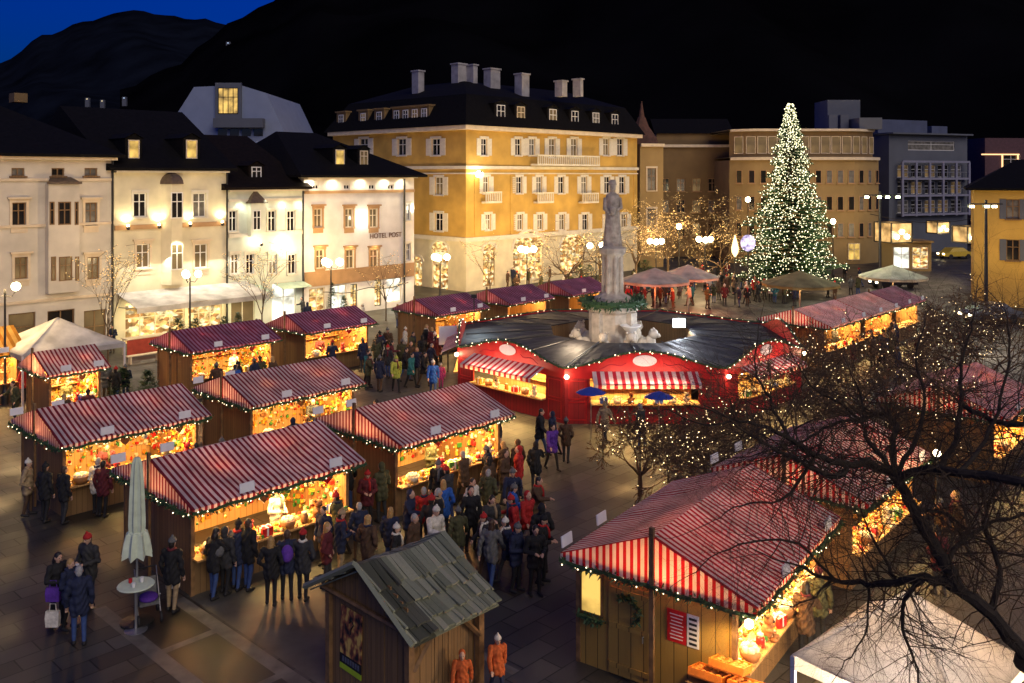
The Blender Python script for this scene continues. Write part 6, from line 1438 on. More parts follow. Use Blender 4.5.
def candle_mesh():
    mb = MB(); mb.lathe((0, 0, 0), [(.05, 0), (.05, .17), (.03, .18)], 12); mb.tube([(0, 0, .18), (0, 0, .205)], .005, 4, 1); return mb.mesh('candle', [M['red_paint'], M['dark']], True)
def basket_mesh():
    mb = MB(); mb.lathe((0, 0, 0), [(.11, 0), (.16, .14), (.15, .14), (.1, .02)], 12)
    for k in range(6): mb.ball((.08 * math.cos(k), .08 * math.sin(k), .14), .055, 8, 6, 1)
    return mb.mesh('basket', [M['wood_beam'], M['cream_paint']], True)
KINDS_ = {'bauble': bauble_mesh(), 'gift_box': box_mesh(), 'jar': jar_mesh(), 'gingerbread_heart': heart_mesh(), 'plush_bear': plush_mesh(), 'candle': candle_mesh(), 'basket': basket_mesh()}
COL = {}
for nm, c, rg in (('red', (.50, .02, .02), .3), ('golden', (.60, .36, .05), .25), ('green', (.05, .22, .05), .3), ('cream', (.70, .60, .42), .5), ('blue', (.05, .10, .35), .3), ('brown', (.28, .12, .04), .7), ('orange', (.60, .20, .02), .5), ('silver', (.55, .55, .55), .2)):
    COL[nm] = pm('goods_' + nm, c, rg, .2, 12)
COLS = {'bauble': ('red', 'golden', 'green', 'silver'), 'gift_box': ('red', 'green', 'golden', 'blue'), 'jar': ('orange', 'brown', 'golden', 'red'), 'gingerbread_heart': ('brown', 'red'), 'plush_bear': ('brown', 'cream', 'red'), 'candle': ('cream', 'red', 'orange', 'green'), 'basket': ('brown', 'cream')}
def put_good(kind, col, loc, rz, where, scale=1.0, verb='on'):
    o = bpy.data.objects.new(kind, KINDS_[kind]); link(o); o.location = loc; o.rotation_euler = (0, 0, rz); o.scale = (scale,) * 3
    o.material_slots[0].link = 'OBJECT'; o.material_slots[0].material = COL[col]
    words = kind.replace('_', ' ')
    tag(o, f"{col} {words} {'hanging from the eave of' if verb == 'hang' else 'on a shelf of' if verb == 'shelf' else 'on the counter of'} {where}", words if kind != 'bauble' else 'bauble', f"{words}s at {where}")
for where, t, L, Wd, x0, x1, y0, y1, eave, n, rng in GOODS:
    T = Matrix.Translation(t.location) @ Matrix.Rotation(t.rotation_euler.z, 4, 'Z'); rz = t.rotation_euler.z
    if n == 0: continue
    sp = [('hang', .06, eave - .42, ('bauble', 'gingerbread_heart')), ('counter', y0 - .12, .985, ('gift_box', 'basket', 'jar', 'plush_bear')), ('shelf', y1 - .42, 1.375, ('jar', 'candle', 'plush_bear')), ('shelf', y1 - .27, 1.825, ('plush_bear', 'gift_box', 'candle'))]
    share = (.2, .38, .22, .2)
    for (verb, y, z, kinds), sh in zip(sp, share):
        m = max(1, round(n * sh))
        for i in range(m):
            x = x0 + .25 + (x1 - x0 - .5) * (i + .5 + rng.uniform(-.2, .2)) / m; kd = kinds[(i + (0 if verb != 'counter' else 1)) % len(kinds)]; sc_ = rng.uniform(1.2, 1.7) if verb != 'hang' else 1.25
            if verb == 'hang': y_ = .42; z_ = eave - .30 * sc_
            else: y_, z_ = y + rng.uniform(-.03, .03), z
            put_good(kd, rng.choice(COLS[kd]), T @ Vector((x, y_, z_)), rz + rng.uniform(-.3, .3), where, sc_, verb)
    # the heaps of small wares behind the counter and on the back wall: part of the stall's display
    mb = MB(); r2 = random.Random(int(t.location.x * 13))
    nb = 900 if n > 10 else 260
    for _ in range(nb):
        k = r2.random(); rot = Matrix.Rotation(r2.uniform(-.5, .5), 3, 'Z')
        if k < .30: c = (r2.uniform(x0 + .12, x1 - .12), y0 + r2.uniform(-.25, .45), 1.0 + r2.uniform(0, .05)); s = r2.uniform(.025, .06)
        elif k < .62: c = (r2.uniform(x0 + .12, x1 - .12), y1 - .07 - r2.uniform(0, .05), r2.uniform(.25, 2.2)); s = r2.uniform(.035, .085)
        elif k < .84: c = (x1 - .06 - r2.uniform(0, .05), r2.uniform(y0 + .1, y1 - .1), r2.uniform(.35, 2.0)); s = r2.uniform(.035, .085)
        else: c = (r2.uniform(x0 + .12, x1 - .12), y0 + .02 + r2.uniform(0, .08), eave - .2 - abs(r2.gauss(0, .16))); s = r2.uniform(.025, .05)
        mi = r2.randrange(7); u_ = r2.random()
        if u_ < .10: mb.box((c[0], c[1] - .03, c[2] + .03), (.11, .008, .07), rot, 1)
        elif u_ < .38: mb.ball(c, (s, s, s * r2.uniform(.7, 1.3)), 6, 4, mi)
        elif u_ < .5: mb.lathe((c[0], c[1], c[2] - s), [(s * .5, 0), (s * .75, s), (s * .3, s * 2)], 6, mi)
        else: mb.box(c, (s * r2.uniform(.7, 2.4), s * 1.1, s * r2.uniform(.7, 2.4)), rot, mi)
    w = mb.build('small_wares', [COL[c] for c in ('golden', 'cream', 'red', 'orange', 'brown', 'golden', 'green')], t); w['kind'] = 'stuff'
# the round stall's wares
where = 'the round red stall'
for k in (0, 1, 7):
    a, b = CEN + vert(k, RO), CEN + vert(k + 1, RO); d = (b - a); Lk = d.length; d.normalize(); nin = Vector((-d.y, d.x, 0)); rz = math.atan2(d.y, d.x); r2 = random.Random(k)
    wq = {0: 'the front hatch of the red ring', 7: 'the left hatch of the red ring', 1: 'the right hatch of the red ring'}[k]
    for i in range(7):
        kd = ('gift_box', 'basket', 'plush_bear', 'jar')[i % 4]; p = a + d * (Lk * (.2 + .6 * (i + .5) / 7)) + nin * -.1; p.z = .925; put_good(kd, r2.choice(COLS[kd]), p, rz, wq, 1.4)
    for i in range(5):
        kd = ('plush_bear', 'candle', 'jar')[i % 3]; p = a + d * (Lk * (.22 + .56 * (i + .5) / 5)) + nin * 1.5; p.z = 1.625; put_good(kd, r2.choice(COLS[kd]), p, rz, wq, 1.4, 'shelf')
for (px, py, lb) in ((591, 389.5, 'flat blue parasol shade beside the middle red panels'), (659, 394, 'flat blue parasol shade before the front red hatch')):
    p = at(px, py, 36.3); t = thing('small_parasol', (p.x, p.y, 0), lb, 'parasol', 0, 'blue table parasols'); MB().tube([(0, 0, 0), (0, 0, p.z)], .02, 6).build('pole', M['steel'], t); MB().lathe((0, 0, p.z), [(.62, -.12), (.35, 0), (.02, .12)], 8).build('canopy', pm('blue_shade', (.03, .06, .35), .6), t)

# ================================================================ people
def remesh(mb, vox, name, mats):
    me = mb.mesh('raw', mats); o = bpy.data.objects.new('tmp', me); SC.collection.objects.link(o)
    md = o.modifiers.new('r', 'REMESH'); md.mode = 'VOXEL'; md.voxel_size = vox; md.use_smooth_shade = True
    ms = o.modifiers.new('s', 'SMOOTH'); ms.iterations = 2; ms.factor = .5
    out = bpy.data.meshes.new_from_object(o.evaluated_get(bpy.context.evaluated_depsgraph_get())); bpy.data.objects.remove(o); out.name = name
    out.materials.clear()
    for m in mats: out.materials.append(m)
    out.polygons.foreach_set('use_smooth', [True] * len(out.polygons)); return out
def limb(mb, pts, rad):
    pts = [Vector(p) for p in pts]; P2 = []; R2 = []
    for i in range(len(pts) - 1):
        for k in range(3): P2.append(pts[i].lerp(pts[i + 1], k / 3)); R2.append(rad[i] + (rad[i + 1] - rad[i]) * k / 3)
    P2.append(pts[-1]); R2.append(rad[-1]); mb.tube(P2, R2, 10)
    for p, r in zip(pts, rad): mb.ball(p, r, 10, 8)
POSES = {  # elbow, wrist per side (x mirrored for left), leg stride, lean, head turn/tilt
    'standing': dict(arm=[((.27, .03, 1.12), (.27, -.06, .87)), ((.27, .03, 1.12), (.26, -.07, .87))], stride=.03, lean=0, tilt=.1),
    'holding': dict(arm=[((.27, .0, 1.13), (.12, -.26, 1.14)), ((.27, .0, 1.13), (.10, -.28, 1.12))], stride=.02, lean=.03, tilt=.45),
    'walking': dict(arm=[((.26, -.10, 1.14), (.26, -.28, .96)), ((.26, .14, 1.14), (.27, .16, .88))], stride=.26, lean=.06, tilt=.1),
    'reaching': dict(arm=[((.26, -.16, 1.22), (.17, -.42, 1.22)), ((.27, .02, 1.12), (.24, -.16, .92))], stride=.05, lean=.10, tilt=.3),
    'pockets': dict(arm=[((.30, .07, 1.14), (.20, -.08, .96)), ((.30, .07, 1.14), (.20, -.08, .96))], stride=.05, lean=-.02, tilt=.05),
}
def person_meshes(pose):
    q = POSES[pose]; mb = MB(); ct = MB(); ln = q['lean']; L_ = lambda x, y, z: Vector((x, y - ln * max(0, z - .9) * 1.0, z))
    S = q['stride']; hand_pts = []
    for s in (-1, 1):
        f = S * s
        hip, kn, an = (s * .09, 0, .92), (s * .10, -f * .55 - .02, .50), (s * .105, -f + (.06 if f < 0 else 0), .09)
        limb(mb, [hip, kn, an], [.092, .062, .045]); limb(mb, [(an[0], an[1] + .03, .055), (an[0] + s * .02, an[1] - .15, .04)], [.05, .04])
    limb(mb, [L_(0, 0, .98), L_(0, .01, 1.12), L_(0, 0, 1.33)], [.14, .125, .14]); mb.ball(L_(0, 0, 1.36), (.185, .115, .14), 12, 8)
    limb(mb, [L_(0, .01, 1.42), L_(0, -.01, 1.54)], [.062, .055])
    hc = L_(0, -.025, 1.635); tq = q['tilt']; HR = Matrix.Rotation(tq * .6, 3, 'X'); hq = lambda v: hc + HR @ Vector(v)
    mb.ball(hc, (.078, .095, .115), 16, 12, rot=HR); mb.ball(hq((0, -.035, -.06)), (.055, .06, .055), 10, 8, rot=HR); mb.ball(hq((0, -.102, -.01)), (.016, .024, .026), 8, 6, rot=HR)
    for s in (-1, 1): mb.ball(hq((s * .08, .01, -.005)), (.014, .026, .034), 8, 6, rot=HR); mb.ball(hq((s * .032, -.085, .022)), (.016, .014, .011), 8, 6, rot=HR)
    mb.ball(hq((0, -.092, -.05)), (.024, .012, .009), 8, 5, rot=HR)
    for s, (el, wr) in zip((-1, 1), q['arm']):
        sh = L_(s * .19, 0, 1.43); e = L_(s * el[0], el[1], el[2]); w = L_(s * wr[0], wr[1], wr[2])
        limb(mb, [sh, e, w], [.055, .043, .032]); d = (w - e).normalized()
        side = d.cross(Vector((0, 0, 1))); side = side.normalized() if side.length > .2 else Vector((0, -1, 0)); up = side.cross(d).normalized()
        pc = w + d * .055; mb.ball(w + d * .05, (.036, .036, .045), 8, 6); hand_pts += [w + d * .02, w + d * .07, w + d * .12]
        for k, (o, l_) in enumerate(((-.030, .065), (-.010, .078), (.010, .072), (.030, .055))):
            b0 = pc + d * .03 + side * o; b1 = b0 + d * l_ * .55 - up * .006; b2_ = b1 + d * l_ * .35 - up * .028; limb(mb, [b0, b1, b2_], [.0105, .0095, .0085]); hand_pts.append(b2_)
        t0 = w + d * .03 - side * .03 * s * -1; t1 = t0 + d * .035 + side * .032 * s; t2 = t1 + d * .03 - up * .01; limb(mb, [t0, t1, t2], [.012, .0105, .009]); hand_pts.append(t2)
        limb(ct, [sh, e, w - d * .015], [.078, .066, .052])
    # coat: chest, skirt to mid thigh, collar
    limb(ct, [L_(0, 0, .80), L_(0, .005, 1.0), L_(0, .005, 1.15), L_(0, 0, 1.34)], [.155, .165, .16, .17])
    ct.ball(L_(0, 0, 1.36), (.225, .15, .15), 14, 10); ct.ball(L_(0, 0, .98), (.20, .16, .22), 14, 10); limb(ct, [L_(0, .01, 1.46), L_(0, .01, 1.52)], [.085, .075])
    for s in (-1, 1): limb(ct, [(s * .09, 0, .95), (s * .095, -S * s * .25, .74)], [.12, .115])
    coat = remesh(ct, .016, 'coat', [M['dark']])
    nrm_ = [v.normal.copy() for v in coat.vertices]
    for v, nn in zip(coat.vertices, nrm_):
        x, y, z = v.co; v.co = v.co + nn * (.009 * math.sin(z * 34 + 5 * math.sin(x * 9 + y * 7)) + .008 * math.sin(math.atan2(y, x) * 7 + z * 6) * (z < 1.1))
    coat.update()
    body = remesh(mb, .0125, 'person', [M['skin'], M['denim'], M['dark'], M['dark']])
    idx = []
    eyes = [hq((s * .032, -.098, .022)) for s in (-1, 1)]; mouth = hq((0, -.103, -.05))
    for p in body.polygons:
        c = p.center
        if c.z > 1.44 or min((c - h).length for h in hand_pts) < .06: mi = 0
        elif c.z < .105: mi = 2
        else: mi = 1
        if mi == 0 and c.z > 1.5 and (min((c - e).length for e in eyes) < .014 or abs(c.z - mouth.z) < .006 and (c - mouth).length < .024): mi = 3
        idx.append(mi)
    body.polygons.foreach_set('material_index', idx)
    # hair (short cap and long), knitted hat, hood — around this pose's head
    def shell(long):
        h = MB(); h.ball(hq((0, .016, .022)), (.087, .098, .108), 14, 10, rot=HR); h.ball(hq((0, .05, -.03)), (.074, .065, .09), 12, 8, rot=HR)
        if long: h.ball(hq((0, .065, -.13)), (.088, .055, .13), 12, 8); h.ball(hq((.065, .02, -.09)), (.03, .045, .11), 8, 6); h.ball(hq((-.065, .02, -.09)), (.03, .045, .11), 8, 6)
        return remesh(h, .014, 'hair', [M['dark']])
    def hat():
        h = MB(); h.ball(hq((0, .01, .055)), (.092, .105, .09), 14, 10, rot=HR); h.ball(hq((0, .012, .16)), .035, 8, 6); h.lathe(tuple(hq((0, .005, .03))), [(.094, -.012), (.103, .0), (.103, .03), (.094, .04)], 14, sy=1.1); return remesh(h, .014, 'knitted_hat', [M['dark']])
    def hood():
        h = MB(); h.ball(hq((0, .058, .02)), (.10, .108, .125), 14, 10, rot=HR); h.ball(hq((0, .07, -.09)), (.10, .07, .09), 10, 8, rot=HR); return remesh(h, .014, 'hood', [M['dark']])
    sc_ = MB(); sc_.tube([L_(.088 * math.cos(a * .6283), .01 + .085 * math.sin(a * .6283), 1.50 + .012 * math.sin(a * 1.9)) for a in range(11)], .034, 8); sc_.tube([L_(.04, -.09, 1.49), L_(.06, -.155, 1.36), L_(.055, -.175, 1.18)], [.034, .04, .045], 8)
    scarf = sc_.mesh('scarf', [M['dark']], True)
    return dict(scarf=scarf, body=body, coat=coat, short=shell(False), long=shell(True), hat=hat(), hood=hood(), hq=hq, hands=hand_pts)
PM = {k: person_meshes(k) for k in POSES}
CL = {}
for nm, c in (('black', (.010, .010, .012)), ('navy', (.012, .018, .05)), ('charcoal', (.03, .03, .032)), ('grey', (.12, .12, .12)), ('brown', (.075, .04, .02)), ('olive', (.06, .06, .025)), ('white', (.62, .58, .50)), ('red', (.38, .015, .015)), ('blue', (.02, .10, .42)), ('purple', (.10, .03, .30)), ('pink', (.55, .06, .22)), ('beige', (.32, .23, .13)), ('lime', (.38, .42, .06)), ('orange', (.50, .10, .02)), ('maroon', (.10, .012, .018)), ('teal', (.02, .14, .15))):
    CL[nm] = pm('cloth_' + nm, c, .85, .25, 14, .2)
HAIR = {'dark': pm('hair_dark', (.014, .010, .008), .5, .3, 30), 'blond': pm('hair_blond', (.38, .23, .08), .5, .3, 30), 'grey': pm('hair_grey', (.32, .31, .30), .6, .3, 30), 'brown': pm('hair_brown', (.06, .03, .015), .5, .3, 30)}
def person(loc, face, pose, coat, head, legs, label, group=None, size=1.0):
    """head: ('hair', colour, 'short'/'long') or ('hat', colour) or ('hood',). face: heading in degrees, 0 looks at the camera."""
    S = PM[pose]; o = bpy.data.objects.new('person', S['body']); link(o); o.location = (loc[0], loc[1], .012); o.rotation_euler = (0, 0, math.radians(face)); o.scale = (size * .98, size * .98, size)
    tag(o, label, 'person', group); s1 = o.material_slots[1]; s1.link = 'OBJECT'; s1.material = M['denim'] if legs == 'denim' else CL[legs]
    def kid(nm, me, m):
        c = bpy.data.objects.new(nm, me); link(c, o); c.material_slots[0].link = 'OBJECT'; c.material_slots[0].material = m; return c
    kid('coat', S['coat'], CL[coat])
    if head[0] == 'hair': kid('hair', S[head[2]], HAIR[head[1]])
    elif head[0] == 'hat': kid('knitted_hat', S['hat'], CL[head[1]]); kid('hair', S['short'], HAIR['dark'])
    else: kid('hood', S['hood'], CL[coat])
    PR_ = random.Random(label)
    if PR_.random() < .45 and head[0] != 'hood': kid('scarf', S['scarf'], CL[PR_.choice(('red', 'beige', 'grey', 'white', 'maroon', 'navy', 'olive'))])
    return o
gxy = lambda px, py: G(px, py)
def toward(p, q): return math.degrees(math.atan2(q[0] - p[0], -(q[1] - p[1])))
H_ = lambda c, l='short': ('hair', c, l)
# --- the people one can make out
FG = [  # px, py foot, heading, pose, coat, head, legs, size, label
    (57, 626, 60, 'holding', 'black', H_('dark', 'long'), 'black', 1.0, 'dark long haired person in black holding food, left of the red hat man'),
    (69, 630, 75, 'holding', 'navy', H_('blond'), 'black', .95, 'fair haired person half hidden between the dark haired one and the grey haired one'),
    (89, 607, -15, 'holding', 'charcoal', ('hat', 'red'), 'navy', 1.04, 'person in red knitted hat and grey jacket holding white paper cups'),
    (79, 645, 205, 'standing', 'navy', H_('grey'), 'denim', 1.02, 'grey haired person seen from behind in navy coat and jeans'),
    (172, 612, 170, 'standing', 'black', ('hat', 'grey'), 'beige', 1.03, 'person in grey cap, black jacket and light trousers behind the pushchair'),
    (197, 588, 150, 'reaching', 'black', H_('dark', 'long'), 'denim', 1.0, 'dark haired person in black and jeans at the umbrella stall counter'),
    (212, 586, 160, 'standing', 'charcoal', ('hood',), 'black', .98, 'hooded person carrying a grey backpack at the umbrella stall'),
    (233, 588, 165, 'reaching', 'navy', ('hat', 'black'), 'denim', 1.0, 'person in black cap and navy coat at the umbrella stall counter'),
    (248, 590, 150, 'standing', 'black', H_('brown'), 'denim', 1.04, 'brown haired person in black jacket and jeans facing the umbrella stall'),
    (271, 605, 185, 'pockets', 'black', H_('blond', 'long'), 'black', .97, 'blond long haired person in black seen from behind'),
    (287, 600, 195, 'standing', 'navy', H_('brown'), 'black', 1.0, 'person with purple backpack beside the red capped one'),
    (303, 600, 175, 'pockets', 'charcoal', ('hat', 'red'), 'black', 1.0, 'person in red cap and long grey coat at the right end of the counter crowd'),
    (340, 578, 120, 'holding', 'navy', ('hat', 'beige'), 'beige', 1.02, 'person in beige cap eating by the right end of the umbrella stall'),
    (535, 596, 20, 'holding', 'black', H_('dark'), 'black', 1.03, 'person in black holding a phone, right one of the dark pair by the hut'),
    (516, 592, 60, 'holding', 'navy', ('hat', 'grey'), 'black', 1.0, 'person in grey cap and navy coat, left one of the dark pair by the hut'),
    (541, 572, 200, 'pockets', 'black', ('hood',), 'black', 1.05, 'hooded black figure standing behind the dark pair by the hut'),
    (527, 552, 40, 'walking', 'red', ('hood',), 'charcoal', .98, 'hooded person in bright red jacket walking across the open paving'),
    (491, 588, 160, 'walking', 'grey', H_('brown', 'long'), 'denim', 1.0, 'long haired person in grey coat behind the hut roof'),
    (552, 470, 30, 'walking', 'purple', H_('dark', 'long'), 'black', .95, 'long haired person in purple coat walking before the red panels'),
    (45, 522, 160, 'standing', 'black', ('hat', 'black'), 'black', 1.02, 'person in black cap, left one of the dark pair by the left stall'),
    (59, 520, 150, 'standing', 'black', H_('brown'), 'charcoal', 1.0, 'brown haired person in black, right one of the dark pair by the left stall'),
    (86, 508, 170, 'reaching', 'white', H_('grey'), 'black', 1.0, 'person in pale coat at the left stall counter'),
    (28, 516, 100, 'pockets', 'beige', ('hat', 'white'), 'brown', 1.0, 'person in beige coat and white cap near the left edge'),
    (103, 517, 175, 'standing', 'maroon', H_('dark'), 'black', 1.0, 'person in maroon coat at the right end of the left stall counter'),
    (396, 392, 20, 'walking', 'lime', ('hat', 'lime'), 'black', 1.0, 'person in yellow green jacket and cap on the open paving'),
    (411, 388, 60, 'walking', 'teal', H_('dark'), 'black', 1.0, 'person in teal jacket beside the yellow green one'),
    (441, 389, 10, 'standing', 'pink', ('hat', 'white'), 'pink', .72, 'child in bright pink suit and white cap'),
    (235, 402, 180, 'standing', 'blue', H_('dark'), 'black', 1.0, 'person in bright blue jacket at the plum stall counter'),
    (18, 400, 90, 'pockets', 'red', ('hood',), 'black', 1.0, 'hooded person in red at the far left by the small stall'),
    (462, 714, 5, 'walking', 'orange', ('hood',), 'navy', .72, 'child in orange hooded jacket by the hut, left of the pair'),
    (497, 700, 20, 'walking', 'orange', ('hat', 'white'), 'navy', .76, 'child in orange jacket and white cap by the hut, right of the pair'),
    (776, 655, 150, 'reaching', 'brown', H_('dark', 'long'), 'black', 1.0, 'person in brown coat at the front right stall counter'),
    (800, 640, 160, 'standing', 'olive', ('hat', 'maroon'), 'black', 1.0, 'person in olive coat and maroon cap by the front right stall'),
]
def outside(p):
    """step out of a stall towards its counter front"""
    for where, t, L, Wd, *_ in GOODS:
        q = Matrix.Rotation(-t.rotation_euler.z, 3, 'Z') @ (p - t.location)
        if -.2 < q.x < L and .08 < q.y < Wd: q.y = .02; return t.location + Matrix.Rotation(t.rotation_euler.z, 3, 'Z') @ q
    return p
for px, py, hd, pose, coat, head, legs, sz, lb in FG: person(outside(gxy(px, py)), hd, pose, coat, head, legs, lb, None, sz)
# --- crowds: every one an object of its own, described by coat, head and where it stands
used_l = set(); placed = []
def free(x, y, d=.55):
    if any((x - a) ** 2 + (y - b) ** 2 < d * d for a, b in placed): return False
    v = Vector((x, y, 0)) - CEN
    if v.length < RO + .6: return False
    for where, t, L, Wd, *_ in GOODS:
        q = Matrix.Rotation(-t.rotation_euler.z, 3, 'Z') @ (Vector((x, y, 0)) - t.location)
        if -.2 < q.x < L + .2 and -.05 < q.y < Wd + .2: return False
    q = Matrix.Rotation(-ANG, 3, 'Z') @ (Vector((x, y, 0)) - hut.location)
    return not (-.3 < q.x < HL + .3 and -.2 < q.y < HW + .2)
for f in FG: p = gxy(f[0], f[1]); placed.append((p.x, p.y))
CO = ['black', 'navy', 'charcoal', 'brown', 'olive', 'maroon', 'grey', 'beige', 'white', 'red', 'blue', 'teal']
HD = [(('hat', 'black'), 'black cap'), (('hat', 'red'), 'red cap'), (('hat', 'white'), 'white cap'), (('hat', 'grey'), 'grey cap'), (H_('dark'), 'short dark hair'), (H_('dark', 'long'), 'long dark hair'), (H_('blond', 'long'), 'long blond hair'), (H_('grey'), 'grey hair'), (('hood',), 'hood up')]
def crowd(n, area, where, group, face=None, seed=0, dense=.55):
    rng = random.Random(seed); k = 0; tries = 0
    while k < n and tries < n * 60:
        tries += 1; x0, x1, y0, y1 = area; p = G(rng.uniform(x0, x1), y0 + (y1 - y0) * rng.random()); 
        if not free(p.x, p.y, dense): continue
        for _ in range(80):
            coat = rng.choice(CO[:6] if rng.random() < .88 else CO[6:]); hd, hn = rng.choice(HD); lb = f'person in {coat} coat with {hn} {where}'
            if lb not in used_l: break
        else: continue
        used_l.add(lb); placed.append((p.x, p.y)); k += 1
        person(p, rng.uniform(0, 360) if face is None else face + rng.uniform(-35, 35), rng.choice(list(POSES)), coat, hd, rng.choice(('black', 'black', 'denim', 'charcoal', 'brown')), lb, group, rng.uniform(.93, 1.06))
def along(n, stall_name, where, group, seed, d0=.35, d1=1.3):
    rng = random.Random(seed); rec = [g_ for g_ in GOODS if g_[0] == stall_name][0]; t = rec[1]; L = rec[2]; k = 0; tries = 0
    while k < n and tries < 200:
        tries += 1; q = t.location + Matrix.Rotation(t.rotation_euler.z, 3, 'Z') @ Vector((rng.uniform(.3, L), -rng.uniform(d0, d1), 0))
        if not free(q.x, q.y, .5): continue
        for _ in range(80):
            coat = rng.choice(CO[:6] if rng.random() < .88 else CO[6:]); hd, hn = rng.choice(HD); lb = f'person in {coat} coat with {hn} {where}'
            if lb not in used_l: break
        else: continue
        used_l.add(lb); placed.append((q.x, q.y)); k += 1
        person(q, 180 + math.degrees(t.rotation_euler.z) + rng.uniform(-50, 50), rng.choice(list(POSES)), coat, hd, rng.choice(('black', 'denim', 'charcoal')), lb, group, rng.uniform(.94, 1.05))
along(7, 'the stall right of the umbrella stall', 'before the stall right of the umbrella stall', 'shoppers at the stall right of the umbrella stall', 1)
along(5, 'the middle stall', 'before the middle stall', 'shoppers at the middle stall', 2)
along(5, 'the plum roofed stall by the awning', 'before the plum stall by the awning', 'shoppers at the plum stall by the awning', 3)
along(4, 'the plum roofed stall by the white hotel', 'before the plum stall by the white hotel', 'shoppers at the plum stall by the white hotel', 4)
along(4, 'the far stall past the white hotel', 'before the far stall past the white hotel', 'shoppers at the far stall', 5)
along(4, 'the stall right of the round stall', 'before the stall right of the red ring', 'shoppers at the right row', 6)
along(3, 'the second stall right of the round stall', 'before the second right row stall', 'shoppers at the second right stall', 7)
along(3, 'the stall behind the dark branches', 'before the stall behind the branches', 'shoppers at the branch crossed stall', 8)
along(2, 'the small stall by the tent', 'before the small stall by the tent', 'shoppers at the small stall', 9)
crowd(34, (318, 552, 486, 592), 'between the umbrella stall and the hut', 'crowd between the umbrella stall and the hut', None, 11)
crowd(22, (365, 475, 345, 398), 'on the paving left of the red ring', 'crowd left of the red ring', None, 12)
crowd(74, (622, 785, 286, 309), 'under the parasols behind the red ring', 'crowd under the parasols', None, 13, .45)
crowd(14, (500, 600, 284, 296), 'behind the ring by the ochre hotel', 'crowd before the ochre hotel', None, 23, .5)
crowd(16, (700, 860, 277, 290), 'by the foot of the fir tree', 'crowd round the fir tree', None, 24, .5)
crowd(9, (470, 700, 428, 470), 'before the red ring', 'crowd before the red ring', None, 14)
crowd(6, (5, 130, 400, 440), 'behind the left stall', 'crowd behind the left stall', None, 15)
crowd(6, (110, 330, 345, 372), 'by the wide white awning', 'crowd by the white awning', None, 16)
crowd(5, (300, 420, 318, 330), 'before the white hotel shops', 'crowd before the white hotel', None, 17)
crowd(6, (780, 860, 290, 315), 'behind the right stall row', 'crowd behind the right stall row', None, 18)
along(8, 'the stall right of the round stall', 'in the lane by the right stall row', 'shoppers in the right lane', 26, 1.2, 3.6)
along(4, 'the middle stall', 'in the lane behind the umbrella stall', 'shoppers in the back lane', 27, .9, 1.6)
along(4, 'the stall left of the umbrella stall', 'in the lane by the left stall', 'shoppers in the left lane', 28, .4, 1.4)
for i_, (where, t, L, Wd, x0, x1, y0, y1, eave, n, rng) in enumerate(GOODS):
    if n < 8: continue
    q = t.location + Matrix.Rotation(t.rotation_euler.z, 3, 'Z') @ Vector((L * (.62, .4, .5, .7)[i_ % 4], y0 + .95, 0))
    person(q, math.degrees(t.rotation_euler.z) + (12, -15)[i_ % 2], ('holding', 'reaching')[i_ % 2], ('white', 'maroon', 'olive', 'charcoal')[i_ % 4], (('hat', 'red'), H_('dark'), H_('brown', 'long'), H_('grey'))[i_ % 4], 'black', f'seller standing behind the counter of {where}', 'sellers behind the counters')
# --- things they carry
def bag(label, loc, col, w=.3, h=.3, d=.12, name='shopping_bag', rz=0):
    t = thing(name, loc, label, 'bag', rz); mb = MB(); mb.face; n = [(-w / 2, -d / 2), (w / 2, -d / 2), (w / 2, d / 2), (-w / 2, d / 2)]
    for k in range(4):
        a, b = n[k], n[(k + 1) % 4]; mb.face([(a[0] * .9, a[1] * .9, 0), (b[0] * .9, b[1] * .9, 0), (b[0], b[1], h * .55), (a[0], a[1], h * .55)]); mb.face([(a[0], a[1], h * .55), (b[0], b[1], h * .55), (b[0] * .95, b[1] * .6, h), (a[0] * .95, a[1] * .6, h)])
    mb.face([(x * .9, y * .9, 0) for x, y in n][::-1]); mb.build('sack', CL[col], t)
    MB().tube([(-w * .25, 0, h - .01), (-w * .2, 0, h + .16), (w * .2, 0, h + .16), (w * .25, 0, h - .01)], .012, 5).build('handle', CL[col], t); return t
p = gxy(57, 626); bag('purple shoulder bag at the side of the dark long haired person', (p.x + .05, p.y - .27, .72), 'purple', .34, .32); p = gxy(66, 633); bag('white shopping bag beside the purple bag', (p.x - .18, p.y - .25, .28), 'white', .32, .36)
p = gxy(160, 612); bag('white bag hanging from the pushchair handle', (p.x + .28, p.y + .1, .55), 'white', .34, .34)
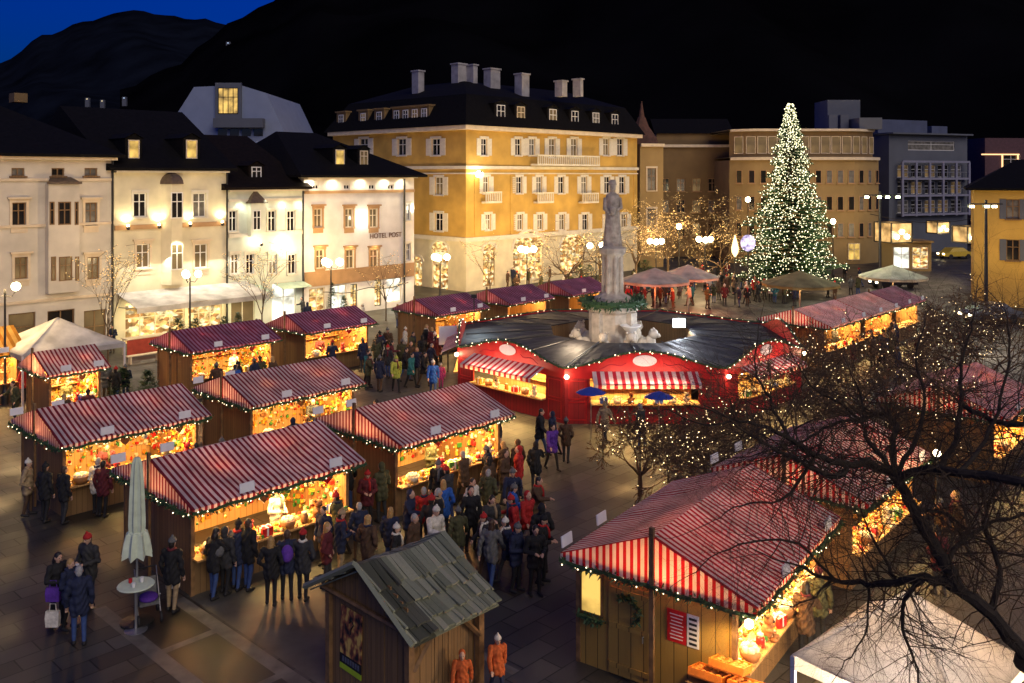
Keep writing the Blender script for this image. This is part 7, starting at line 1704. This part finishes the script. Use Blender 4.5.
def backpack(label, px, py, col, face):
    p = outside(gxy(px, py)); d = Matrix.Rotation(math.radians(face), 3, 'Z') @ Vector((0, .21, 0)); t = thing('backpack', (p.x + d.x, p.y + d.y, 1.08), label, 'backpack', math.radians(face)); mb = MB(); mb.ball((0, .03, .18), (.16, .10, .23), 12, 8); mb.ball((0, .10, .10), (.11, .06, .11), 10, 6); t2 = remesh(mb, .02, 'sack', [CL[col]]); link(bpy.data.objects.new('sack', t2), t)
    for s in (-1, 1): MB().tube([(s * .09, -.02, .36), (s * .1, -.06, .2), (s * .1, -.02, .04)], .02, 5).build('strap', CL['black'], t)
backpack('grey backpack on the hooded person at the umbrella stall', 212, 586, 'grey', 160); backpack('purple backpack on the person beside the red capped one', 287, 600, 'purple', 195)
p = gxy(148, 618); pc = thing('pushchair', p, 'grey pushchair parked by the bar table with purple blanket', 'pushchair', .5)
for x in (-.25, .25):
    for y in (-.35, .3): w = MB(); w.tube([(x - .02, y, .13), (x + .02, y, .13)], .13, 14); w.build('wheel', M['dark'], pc)
    MB().tube([(x, -.35, .13), (x, .25, .75), (x, .55, 1.02)], .015, 6).build('frame_tube', M['steel'], pc); MB().tube([(x, .3, .13), (x, -.2, .62)], .015, 6).build('frame_tube', M['steel'], pc)
MB().tube([(-.25, .55, 1.02), (.25, .55, 1.02)], .018, 6).build('handle', M['dark'], pc)
mb = MB(); mb.b2(-.22, .22, -.3, .15, .42, .5); mb.slab([[(x, .15 + .2 * k, .46 + .4 * k) for k in (0, .5, 1)] for x in (-.22, 0, .22)], .05); mb.build('seat', CL['grey'], pc)
mb = MB(); mb.ball((0, -.1, .55), (.22, .26, .09), 12, 8); mb.build('blanket', CL['purple'], pc, smooth=True)
# cups held by the two people with their hands up
for i, (px, py, lb) in enumerate(((89, 607, 'white paper cup held by the red hat man'), (57, 626, 'white paper plate held by the dark long haired person'))):
    p = gxy(px, py); fc_ = (-15, 60)[i]; d = Matrix.Rotation(math.radians(fc_), 3, 'Z') @ Vector((.0, -.40, 0)); mb = MB(); mb.lathe((p.x + d.x, p.y + d.y, 1.13), [(.035, 0), (.045, .10), (.04, .10)], 12) if i == 0 else mb.lathe((p.x + d.x, p.y + d.y, 1.14), [(.10, 0), (.13, .02), (.12, .022)], 16); tag(mb.build(('paper_cup', 'paper_plate')[i], M['plate']), lb.replace('man', 'person'), ('cup', 'plate')[i])
